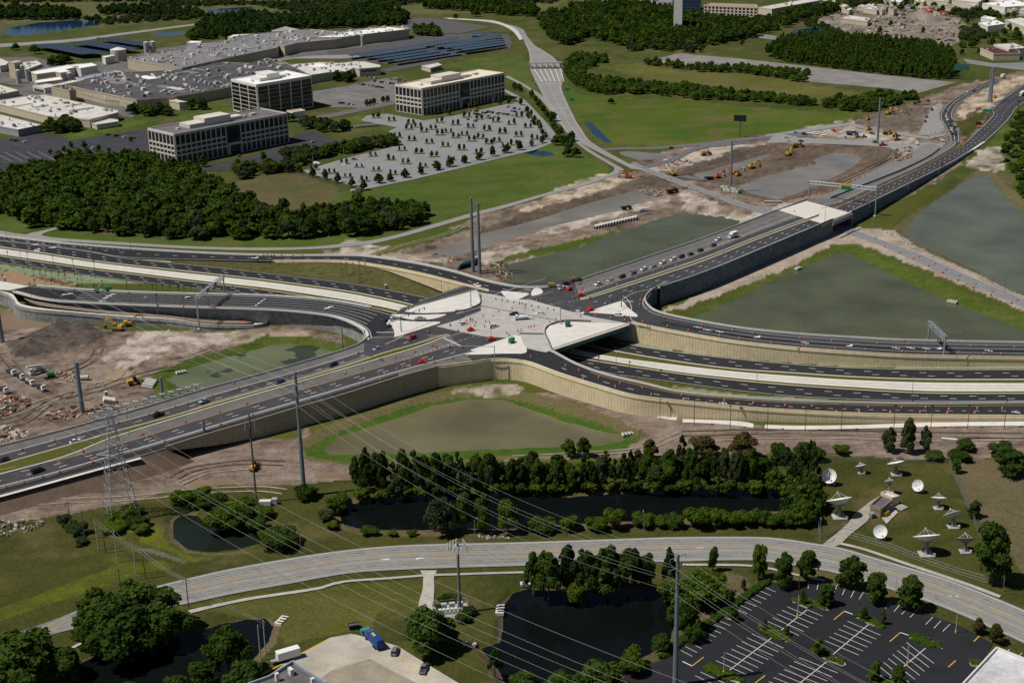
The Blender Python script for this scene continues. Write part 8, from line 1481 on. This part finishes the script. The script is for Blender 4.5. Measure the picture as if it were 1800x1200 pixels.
for (a,b)in (((-5.5,-4.5),(5.5,-4.5)),((5.5,-4.5),(5.5,4.5)),((5.5,4.5),(-5.5,4.5)),((-5.5,4.5),(-5.5,-4.5))):
 for z in (.3,1.1,1.9):fm.bar((*a,z),(*b,z),.04,None,4)
 for k in range(5):x = a[0]+(b[0]-a[0])*k/4;y = a[1]+(b[1]-a[1])*k/4;fm.bar((x,y,0),(x,y,2.1),.05,None,4)
fm.obj('fence',STEEL,t)
for (x,y,w)in ((776,1058,16),(788,1053,18),(803,1056,16),(822,1080,24),(815,1092,22),(772,1070,14)):tree(x,y,w,w*.75,'bush','clipped shrub screening the cell tower compound','shrubs round the cell tower compound',cat='shrub')
p,h = pole_h((214,908),(200,722));h*=.95;lt = empty('lattice_tower',tuple(p),.55,'tall galvanised lattice transmission tower in front of the arterial','transmission tower')
def lw(z):return 5.4*(1-z/h)**1.0*.86+.75
lev = [0,7,13,18,22,25.5,28.5,31.5,34.5,37.5,h];lev = [z for z in lev if z<=h];mb = MB()
for i in range(len(lev)-1):
 z0,z1 = lev[i],lev[i+1];a,b = lw(z0),lw(z1);c0 = [(a,a),(-a,a),(-a,-a),(a,-a)];c1 = [(b,b),(-b,b),(-b,-b),(b,-b)]
 for k in range(4):
  k2 = (k+1)%4;mb.bar((*c0[k],z0),(*c1[k],z1),.13,None,4,False);mb.bar((*c0[k],z0),(*c1[k2],z1),.065,None,4,False);mb.bar((*c0[k2],z0),(*c1[k],z1),.065,None,4,False);mb.bar((*c1[k],z1),(*c1[k2],z1),.065,None,4,False)
mb.obj('lattice',GAL,lt)
ARM = []
for z in (h-1.5,h-8,h-14.5):
 for s in (1,-1):
  L = 6.2;am = MB();w = lw(z)
  for y in (w,-w):am.bar((s*w,y,z),(s*L,0,z+.2),.09,None,4).bar((s*w,y,z+1.6),(s*L,0,z+.2),.08,None,4)
  for f in (.35,.7):x = s*(w+(L-w)*f);am.bar((x,w*(1-f),z),(x,-w*(1-f),z),.06,None,4)
  am.obj('cross_arm',GAL,lt);MB().bar((s*L,0,z),(s*L,0,z-2.2),.1,None,5).obj('insulator',STEEL,lt);ARM.append(Vector((s*L,0,z-2.2)))
WIRE = mat('wire',(.45,.45,.44),.5,0,spec=.5)
def wire(a,b,sag,label,group,r=.026,n=26):
 pts = [a.lerp(b,i/n)-Vector((0,0,sag*4*(i/n)*(1-i/n)))for i in range(n+1)];mb = MB()
 for i in range(n):mb.bar(pts[i],pts[i+1],r,None,3,False)
 o = mb.obj('power_line',WIRE);tag(o,label,'power line',group)
M_ = lt.matrix_basis.to_3x3();rot = Matrix.Rotation(.55,3,'Z');T0 = [p+rot@v for v in ARM]
far = P(1050,1330,0);dv = Vector((far.x-p.x,far.y-p.y,0))
for i,v in enumerate(T0):wire(v,v+dv.normalized()*300+Vector((0,0,-2)),9,'pale conductor strung from the lattice tower down across the road','conductors from the lattice tower')
back = P(-250,560,0);db = Vector((back.x-p.x,back.y-p.y,0)).normalized()
for i,v in enumerate(T0):wire(v,v+db*260,8,'pale conductor strung from the lattice tower over the dirt site','conductors behind the lattice tower')
def armpts(t):_,q,hh = t;r_ = Matrix.Rotation(.6,3,'Z');return [q+r_@Vector((s*2.9,0,hh-dz-1.2))for dz in (1,5,9)for s in (-1,1)]
A_,B_ = armpts(pA),armpts(pB)
for i in range(6):wire(A_[i],B_[i],7+i*.5,'pale conductor strung between the two tall blue grey transmission poles','conductors between the tall steel poles');wire(B_[i],B_[i]+(B_[i]-A_[i])*.8,7,'pale conductor running out of the bottom edge from the steel pole','conductors beyond the bottom steel pole');wire(A_[i],A_[i]+(A_[i]-B_[i]).normalized()*330+Vector((0,0,4)),8,'pale conductor crossing the arterial towards the dirt site','conductors across the arterial')
gp = 'slim poles on the grass below the lattice tower'
SP = []
for (x,y,yt,m_,l)in ((377,402,250,POLE_W,'dark thin pole left of the paired poles on the grass'),(448,440,300,POLE_W,'dark pole with a transformer on the grass'),(519,498,340,POLE_P,'pale pole leading the diagonal line on the grass'),(556,512,372,POLE_W,'dark pole beside the leading pale pole'),(620,562,405,POLE_P,'second pale pole of the diagonal line on the grass'),(717,622,468,POLE_P,'third pale pole of the diagonal line on the grass'),(766,648,512,POLE_W,'dark pole at the lower end of the diagonal line'),(637,712,600,POLE_W,'thin lamp post behind the huge oak clump'),(996,808,655,POLE_W,'dark pole beside the local road right of the huge oak'),(1375,1078,905,POLE_P,'left one of two pale poles by the bottom left pond'),(1402,1047,880,POLE_P,'right one of two pale poles by the bottom left pond'),(1588,517,400,POLE_W,'thin pole on the verge above the local road')):SP.append(pole((x/3,800+y/3),(x/3-3,800+yt/3),.2,.14,m_,l,0,[(.6,1.1,1)]if m_ is POLE_W else None))
for (i,j)in ((0,1),(2,4),(4,5),(3,6),(6,8),(8,10),(9,10),(5,8)):
 for k in (-.7,.7):wire(SP[i][1]+Vector((k,0,SP[i][2]-.5)),SP[j][1]+Vector((k,0,SP[j][2]-.5)),1.2,'thin wire between the slim poles on the grass','thin wires between slim poles',.02,10)
def lamp(base,top,z,label,group=None,m_=POLE_S,arm=1.8,name='street_lamp'):
 p,h = pole_h(base,top,z);t = empty(name,tuple(p),RT.uniform(-.4,.4)+1.3,label,'street lamp',group);MB().bar((0,0,-.2),(0,0,h),.15,.09,7).obj('pole',m_,t)
 if arm:MB().bar((0,0,h-.1),(arm,0,h+.25),.06,None,5).obj('arm',m_,t);MB().box(arm,0,h+.18,.8,.3,.14).obj('lamp_head',STEEL,t)
 return t
g_ = 'slim lamp posts along the freeway and ramps'
for (t_,x,y,yt,z,l)in (('F',605,640,510,6.8,'green lamp post on the buff wall of the upper right ramp'),('F',1445,692,555,4.0,'green lamp post beside the gantry on the upper right ramp'),('F',388,895,770,.2,'green lamp post on the strip right of the freeway palms'),('F',1208,912,800,.2,'green lamp post at the south edge of the freeway, farther right'),('X',1218,710,500,.2,'green lamp post among the palms by the freeway'),('F',1318,165,65,.2,'lamp post by the street between ponds, nearer the bridge'),('F',1697,340,235,.2,'lamp post by the street between ponds, farther from the bridge'),('b',455,540,310,ZJ,'lamp post on the pond side barrier near the junction'),('b',1330,250,40,ZJ,'lamp post on the pond side barrier above the brown ponds'),('c',75,985,830,ZJ,'lamp post on the pale approach slab'),('c',665,785,675,7,'lamp post on the parapet left of the gantry post'),('c',695,1112,950,0,'lamp post on the dirt below the short bridge'),('c',1170,540,350,5.5,'lamp post on the parapet beyond the gantry'),('c',1580,335,230,2.5,'lamp post on the parapet before the top bend'),('V',1325,470,250,.5,'lamp post on the grass slope below the buff wall'),('X',1550,215,0,8.8,'lamp post on the buff wall at the bridge end'),('F',212,212,105,ZJ,'lamp post on the dark parapet of the arterial'),('F',462,120,20,ZJ,'lamp post on the dark parapet nearer the short bridge'),('V',240,285,130,.3,'lamp post with white footing beside the mulch bed'),('U',868,630,480,.3,'lamp post on the green slope near the ramp lane'),('U',230,412,240,.3,'lamp post on the green slope at the far left'),('U',65,80,0,.2,'lamp post at the far left beside the bike road'),('U',747,170,90,.2,'lamp post beside the bike road under the dense wood'),('U',1380,235,130,.2,'lamp post beside the bike road farther right'),('f',1130,1100,930,1,'lamp post on the outer kerb of the top right road'),('H',705,455,345,0,'old lamp post on the verge behind the local road'),('H',1595,430,310,0,'old lamp post on the verge near the dish compound'),('I',722,465,350,0,'old lamp post at the compound fence corner'),('I',1690,715,630,0,'old lamp post at the road verge on the right'),('Z',1155,280,130,0,'thin pole on the soil behind the site road'),('Y',1685,1170,1055,0,'thin pole at the lower bank of the excavation')):
 q = TILES[t_];lamp((q[0]+x/q[2],q[1]+y/q[2]),(q[0]+x/q[2],q[1]+yt/q[2]),z,l)
for (x,y)in T('O 148,700 372,690 608,640 690,770 388,860 437,985 725,920 148,1075 497,1120 790,1060 1073,990 1372,925 180,1190 1030,870 930,725 1515,690 1610,790 863,590 1125,515 Q 595,735 660,860 915,640 945,815 375,775 1265,715 1228,590 1050,190 630,590 300,640'):lamp((x,y),(x,y-18),.1,'tall pale lamp post standing in the tree-dotted grey lot','lamp posts of the grey lot',POLE_P,0)
for (x,y,yt,l)in ((1250+1140/7.5,1010+548/7.5,1046,'pale lamp post with yellow base near the top island of the black lot'),(1272,1183,1146,'lamp post with yellow base on the low left island of the black lot'),(1595,1167,1130,'lamp post with yellow base on the lower spine of the black lot'),(1680,1112,1077,'lamp post with yellow base at the right of the black lot'),(1574,1040,1016,'lamp post between street trees at the top of the black lot'),(1404,1033,1012,'slim post at the top left of the black lot')):
 t = lamp((x,y),(x,yt),.1,l,None,POLE_P,0);MB().cyl(0,0,0,.32,.9,8).obj('base',mat('base_yellow',(.6,.35,.02),.7,.1),t)
for i in range(9):lamp((142+i*15,13+i*.6),(142+i*15,-6+i*.4),0,'tall net pole of the driving range at the top left','driving range net poles',POLE_P,0,'net_pole')
def stop(t):MB().bar((0,0,0),(0,0,2.2),.05).obj('post',STEEL,t);MB().bar((0,-.03,2.5),(0,.03,2.5),.42,None,8).obj('panel',mat('sign_red',(.5,.015,.02),.5,0),t)
simple('stop_sign',1510.5,1073,.1,'red stop sign beside the right island of the black lot','stop sign',stop,.4)
def bill(w,h,hp,m_):
 def f(t):MB().bar((0,0,0),(0,0,hp),.45).obj('post',STEEL_D,t);MB().box(0,0,hp,w,.8,h).obj('panel',m_,t)
 return f
simple('billboard',1300,241.5,0,'black billboard on a single post at the bright field edge','billboard',bill(10,5,13,mat('bill_black',(.012,.012,.018),.6,.05)),-.35);simple('billboard',1689,140,0,'greenish billboard beside the far road bend','billboard',bill(14,6,9,mat('bill_green',(.05,.14,.12),.6,.2,.3)),-.2)
simple('message_board',1720,225,0,'black message board with orange base on the grass triangle','message board',lambda t:(MB().box(0,0,2.4,4.5,.4,2.6).obj('screen',mat('bill_black',(.012,.012,.018)),t),MB().box(0,0,.4,3.2,2,.9).obj('trailer_body',ODR,t),MB().bar((0,0,1.2),(0,0,2.5),.15).obj('mast',STEEL,t)),-.5)
simple('guide_sign',1736,203,0,'teal green road sign on the sandy triangle at the top right','road sign',lambda t:(MB().box(0,0,2.5,8,.15,3).obj('panel',mat('sign_teal',(.01,.2,.15),.5,0),t),[MB().bar((x,.1,0),(x,.1,5),.12).obj('post',STEEL,t)for x in (-2.5,2.5)]),-.5)
for (x,y,l)in ((1005,182,'upper green sign beside the toll road'),(997,164,'lower green sign beside the toll road near the lone tree')):simple('guide_sign',x,y,0,l,'road sign',lambda t:(MB().box(0,0,2,4.5,.15,3).obj('panel',SG,t),[MB().bar((q_,.1,0),(q_,.1,5),.1).obj('post',STEEL,t)for q_ in (-1.5,1.5)]),-.3)
simple('entrance_sign',645,224,0,'low pale monument sign wall on the office lawn','monument sign',lambda t:(MB().box(0,0,0,22,1.0,2.2).obj('wall',B_OFF,t),MB().box(0,-.5,.8,12,.1,.9).obj('plate',STEEL,t)),.35)
simple('equipment_trailer',621,339,0,'white equipment trailer on the mown lawn corner','trailer',genset(WHT),.3)
# satellite dish compound
DISHW = mat('dish_white',(.74,.74,.72),.6,.06,1.0);DISHG = mat('dish_grey',(.3,.31,.32),.7,.1,1.0)
def dish(base,wpx,az,el,label,hub=None,dark=False):
 p = P(*base,0);s = mpp(base[1]);R = wpx/s/2;t = empty('satellite_dish',tuple(p),0,label,'satellite dish');hub = hub or R*1.05;m_ = DISHG if dark else DISHW
 ax = Vector((math.cos(az)*math.cos(el),math.sin(az)*math.cos(el),math.sin(el)));a = ax.orthogonal().normalized();b = ax.cross(a);c = Vector((0,0,hub))+ax*.3
 n,m = 28,5;vs = [];dep = R*.42
 for side in (0,.12):
  for j in range(m+1):
   rr = R*j/m
   for i in range(n):tt_ = 2*math.pi*i/n;vs.append(c+ax*(dep*(j/m)**2-side)+(a*math.cos(tt_)+b*math.sin(tt_))*rr)
 def shell(o,flip):return [((o+j*n+i,o+j*n+(i+1)%n,o+(j+1)*n+(i+1)%n,o+(j+1)*n+i)if not flip else (o+j*n+i,o+(j+1)*n+i,o+(j+1)*n+(i+1)%n,o+j*n+(i+1)%n))for j in range(m)for i in range(n)]
 mb = MB();N_ = n*(m+1);mb._add(vs,shell(0,False)+shell(N_,True)+[(m*n+i,m*n+(i+1)%n,N_+m*n+(i+1)%n,N_+m*n+i)for i in range(n)]);mb.obj('reflector',m_,t)
 rb = MB()
 for i in range(12):
  tt_ = 2*math.pi*i/12;d = a*math.cos(tt_)+b*math.sin(tt_);rb.bar(c-ax*(R*.18)+d*R*.12,c+ax*(dep-.15)+d*R*.97,.06,None,4)
 rb.obj('back_ribs',DISHG,t)
 f = c+ax*R*.95;fb = MB()
 for i in range(4):tt_ = math.pi/2*i+.78;fb.bar(c+ax*(dep*.8)+(a*math.cos(tt_)+b*math.sin(tt_))*R*.85,f,.055,None,4)
 fb.obj('feed_struts',DISHW,t);MB().bar(f-ax*.35,f+ax*.35,R*.1,None,8).obj('feed',DISHG,t)
 st = MB();hb = c-ax*R*.12
 for (x,y)in ((1,1),(-1,1),(-1,-1),(1,-1)):st.bar((x*R*.28,y*R*.28,.3),hb+Vector((x*.2,y*.2,0)),.11,None,5)
 st.bar((0,0,.3),hb,R*.09,None,8);st.obj('pedestal',DISHG,t)
 MB().box(0,0,-.1,R*1.1,R*1.0,.4).obj('pad',CONC,t);MB().box(R*.5,-R*.4,.1,.7,.5,1.2).obj('control_box',UNIT_M[1],t)
 return t
CA = -math.pi/2
for (x,y,w,az,el,l,hb,dk)in ((775,148,78,-2.1,.5,'white dish facing us at the back left of the compound',None,False),(941,95,56,2.0,1.1,'smaller pale dish tipped upward along the back fence',None,False),(1124,102,88,2.0,1.15,'tall upward dish at the back of the compound near the fence',None,False),(1244,190,62,-2.3,.45,'white dish facing left near the right of the compound',None,False),(826,325,132,1.9,1.12,'largest upward dish beside the concrete drive',None,False),(1346,280,78,1.4,1.2,'flat pale dish pointing up at the right of the compound',None,False),(1425,378,98,1.9,.85,'tilted white dish near the right fence',None,False),(1042,436,72,-2.0,.5,'low white dish facing us right of the concrete drive',None,False),(1284,522,138,1.7,1.12,'big upward dish at the front fence of the compound',None,False),(1488,508,98,1.5,1.1,'dark grey upward dish at the front right corner',None,True)):dish((1200+x/3,800+y/3),w/3,az,el,l,hb,dk)
dish((1563,868),18,1.7,1.0,'small dish mounted behind the equipment hut',4.2)
block('equipment_hut','I 990,265 1045,285 1102,240 1045,218',3.4,'dark roofed equipment hut in the middle of the dish compound','hut',mat('hut_brown',(.27,.2,.15),.9,.1),mat('roof_slate',(.1,.105,.115),.9,.2,.5),nunits=0);block('equipment_container','I 1046,200 1105,228 1142,218 1075,192',3.0,'cream container behind the dark roofed hut','container',B_CREAM,R_PALE)
simple('generator',1200+1068/3,800+318/3,.1,'yellow orange generator beside the dark roofed hut','generator',lambda t:(MB().box(0,0,.2,2.6,1.5,1.5).obj('housing',mat('gen_orange',(.6,.27,.02),.6,.05),t),MB().box(.3,0,1.7,.8,.8,.3).obj('exhaust',STEEL_D,t)),.7);simple('transformer_box',1200+998/3,800+325/3,.1,'green transformer box at the corner of the hut pad','transformer',lambda t:(MB().box(0,0,0,1.6,1.4,1.5).obj('housing',mat('box_green',(.2,.25,.1),.7,.1),t),MB().box(0,0,1.5,1.7,1.5,.1).obj('lid',STEEL,t)),.5)
sheet('hut_pad',T('I 985,300 1050,330 1075,360 1135,300 1110,270 1050,290'),CONC,.1);sheet('hut_pad',T('I 1115,275 1150,252 1190,272 1150,292'),mat('old_concrete',(.33,.3,.26)),.1)
def fence(s,h,label,step=3.0,m_=None,name='chain_link_fence'):
 m_ = m_ or STEEL;a = resample(spline(W3(s),40)if len(T(s))>2 else np.array([tuple(v)for v in W3(s)]),step);t = empty(name,tuple(a[0]),0,label,'fence');pm = MB();rm = MB()
 pp = MB().bar((0,0,0),(0,0,h),.05,None,5).mesh('post',m_)
 for q in a:link('post',pp,t,tuple(Vector(q)-t.location))
 for z in (.15,h*.5,h-.05):
  for i in range(len(a)-1):rm.bar((a[i][0],a[i][1],z),(a[i+1][0],a[i+1][1],z),.025,None,4)
 for i in range(len(a)-1):
  for k in range(6):
   for (f0,f1,z0,z1)in ((k/6,(k+1)/6,.15,h),((k+1)/6,k/6,.15,h)):p0 = a[i]+(a[i+1]-a[i])*f0;p1 = a[i]+(a[i+1]-a[i])*f1;rm.bar((p0[0],p0[1],z0),(p1[0],p1[1],z1),.014,None,3,False)
 loc_(rm,t).obj('wire_mesh',m_,t)
fence('I 700,65 800,45 1000,38 1200,36 1405,38',2.2,'dark fence along the back of the dish compound',m_=STEEL_D);fence('I 1405,40 1440,130 1480,220 1530,340 1570,440',2.4,'grey fence down the right side of the dish compound');fence('I 870,430 960,455 1080,490 1220,545 1350,590 1500,640 1680,690',2.2,'fence along the road side of the dish compound');fence('I 685,110 700,260 712,340 720,420 728,445 830,390 890,400',2.2,'fence along the left side of the dish compound')
fence('H 0,135 400,128 900,100 1200,95 1560,85 1800,70',1.6,'low dark silt fence behind the tree row',4.0,STEEL_D,'silt_fence');fence('O 560,1190 820,1145 1000,1100 1200,1050 1400,985 1660,925',1.8,'dark fence along the near edge of the grey lot',3.0,STEEL_D);fence('Q 60,750 300,800 560,850 700,900 830,935',1.8,'dark fence along the left edge of the grey lot',3.0,STEEL_D)
# drains, tunnels, small site things
def headwall(px,py,z,ang,label,s=1.0):
 t = empty('drain_headwall',tuple(P(px,py,z)),ang,label,'drain');t.scale = (s,)*3
 MB().box(0,0,-.4,4.6,2.2,.9).obj('slab',CONC_NEW,t)
 for k in range(3):MB().box(-1.4+k*1.4,-.3,.501,.6,1.7,.02).obj('slot',DARKM,t)
for (x,y,z,a,l,s)in ((1403,471.5,-1.2,.8,'white slotted drain on the left bank of the triangular pond',1.),(1674,530,-1.2,-.7,'white slotted drain on the right bank of the triangular pond',1.1),(1103,763,-1.2,.3,'white slotted drain at the right tip of the nearest brown pond',1.),(318,654,-1,.5,'cream slotted drain on the bank of the algae pond',1.),(495,1091,-.5,1.2,'pale slotted drain at the tip of the bottom left pond',1.1),(879,1072,-.4,1.5,'pale slotted drain on the left bank of the black bottom pond',1.2),(927,1026,-.4,.1,'pale slotted drain at the top of the black bottom pond',1.0)):headwall(x,y,z,a,l,s)
def tunnel(px,py,z,w,h,ang,label):
 t = empty('tunnel_mouth',tuple(P(px,py,z)),ang,label,'tunnel');mb = MB();n = 10;pr = [(w/2*math.cos(math.pi*i/n),h*.45+h*.55*math.sin(math.pi*i/n))for i in range(n+1)];pr = [(w/2,0)]+pr+[(-w/2,0)]
 mb.poly([(x,-.75,y)for (x,y)in pr]);mb.obj('opening',DARKM,t)
 fr = MB()
 for i in range(len(pr)-1):fr.beam((pr[i][0],-.6,pr[i][1]),(pr[i+1][0],-.6,pr[i+1][1]),1.4,.5)
 fr.obj('arch',CONC_NEW,t);MB().box(0,-3,-.1,w+1.5,5,.2).obj('apron',CONC_WHITE,t)
tunnel(461,563.5,.3,5.5,4.6,.02,'dark arched tunnel mouth in the left grey wall beside the footpath');tunnel(1177.5,728,.0,6.5,4.8,-.35,'dark arched tunnel mouth in the long buff wall')
rubble('H 640,985 710,985 715,1010 650,1015',40,33,.9,[CONC,RB[0]],0,'riprap');rubble('H 720,425 890,425 885,437 725,437',30,34,.8,[CONC,RB[0]],0,'riprap')
simple('culvert_box',1200+1405/3,400+1120/3,0,'white pipe section lying on the dirt strip below the palms','pipe',lambda t:MB().bar((-3,0,.5),(3,0,.5),.5,None,10).obj('shell',CONC_WHITE,t),-.3)
for (x,y,l)in ((1346,774,'a'),):pass
def person(px,py,z,vest,label,ang=0.0):
 me = bpy.data.meshes.new('person');J = [(0,0,.93),(0,0,1.18),(0,0,1.42),(0,0,1.52),(0,0,1.66),(.02,0,1.78),(0,.1,.9),(.03,.12,.5),(0,.12,.08),(.14,.12,.03),(0,-.1,.9),(-.03,-.12,.5),(-.04,-.12,.08),(.1,-.12,.03),(0,.2,1.4),(.02,.27,1.12),(.14,.24,.9),(0,-.2,1.4),(.05,-.28,1.14),(.2,-.2,1.0)]
 E_ = [(0,1),(1,2),(2,3),(3,4),(4,5),(0,6),(6,7),(7,8),(8,9),(0,10),(10,11),(11,12),(12,13),(2,14),(14,15),(15,16),(2,17),(17,18),(18,19)];R_ = [.16,.15,.16,.06,.1,.09,.1,.075,.055,.045,.1,.075,.055,.045,.075,.055,.04,.075,.055,.04]
 me.from_pydata(J,E_,[]);o = bpy.data.objects.new('person',me);COL.objects.link(o);o.location = P(px,py,z);o.rotation_euler.z = ang;m = o.modifiers.new('skin','SKIN')
 for v,r_ in zip(me.skin_vertices[0].data,R_):v.radius = (r_,r_)
 me.skin_vertices[0].data[0].use_root = True;me.materials.append(mat('work_trousers',(.03,.035,.05),.9,0));tag(o,label,'person')
 MB().box(0,0,1.0,.36,.46,.46,0,.85,1.05).obj('vest',vest,o);MB().sphere((.01,0,1.83),.13,8,5,.8).obj('hard_hat',WHT,o)
VO = mat('vest_orange',(.7,.15,.02),.8,0);VY = mat('vest_lime',(.4,.55,.03),.8,0)
for (x,y,v,a,l)in ((225,800,VO,0,'worker in orange vest walking left of the white SUV on the junction'),(272,820,VY,2,'worker in lime vest right of the white SUV on the junction'),(387,868,VY,1,'worker in lime vest left of the white pickup on the junction'),(452,825,VO,3,'worker in orange vest behind the white pickup on the junction'),(710,985,VO,1,'worker in orange vest at the edge of the near white island'),(1625,310,VY,2,'worker in lime vest beside the drum-laden trailer')):person(800+x/7.5,460+y/7.5,ZJ,v,l,a)
mb = MB()
for (x,y,z)in ((1223,575,8.3),(1240,580,8.2),(1262,583,8.0),(1572,611.5,5),(1598,611.5,4.8),(1625,612.5,4.6),(1735,616,3.8),(1412,602,6.6),(1783,724.5,1.9),(1268,708.5,6.2)):
 for k in range(3):
  p = P(x+k*3.2,y-.6+k*.9,z);mb.box(p.x,p.y,z+.12,1.9,.3,.02,-.15);mb.box(p.x-.8+k*.7,p.y,z+.121,.3,1.3,.02,-.15)
mb.obj('lane_marking',PAINT['white'],ramp8.o)
# labels: tell the members of a row apart by their order
_ON = 'first second third fourth fifth sixth seventh eighth ninth tenth eleventh twelfth thirteenth fourteenth fifteenth sixteenth seventeenth eighteenth nineteenth'.split();_TE = {2:'twenty',3:'thirty',4:'forty',5:'fifty',6:'sixty',7:'seventy',8:'eighty',9:'ninety'}
def ordw(n):
 if n>99:return 'hundred-and-'+ordw(n-100)if n>100 else 'hundredth'
 return _ON[n-1]if n<20 else (_TE[n//10][:-1]+'ieth' if n%10==0 else _TE[n//10]+'-'+_ON[n%10-1])
by = {}
for o in bpy.data.objects:
 if o.parent is None and o.get('label'):by.setdefault(o['label'],[]).append(o)
def scr(o):v = np.array(o.matrix_basis.translation)-np.array([0,0,CAM_H]);v = v if o.type!='MESH' or o.name[:10]!='power_line' else np.array(o.data.vertices[len(o.data.vertices)//2].co)-np.array([0,0,CAM_H]);c = np.array([_rt,_fw,_up]).T@v;return c[0]/c[2],c[1]/c[2]
SHARED = ('dense wood','pile','bundle','stack','cluster')
for lab,os_ in by.items():
 if len(os_)<2 or any(w in lab for w in SHARED)or len(os_)>130:continue
 os_.sort(key=scr)
 for i,o in enumerate(os_):
  t_ = 'leftmost' if i==0 else 'rightmost' if i==len(os_)-1 else ordw(i+1)+' from left'
  lab = ' '.join(lab.split()[:13])if len(lab.split())>13 else lab
  o['label'] = lab+', '+t_
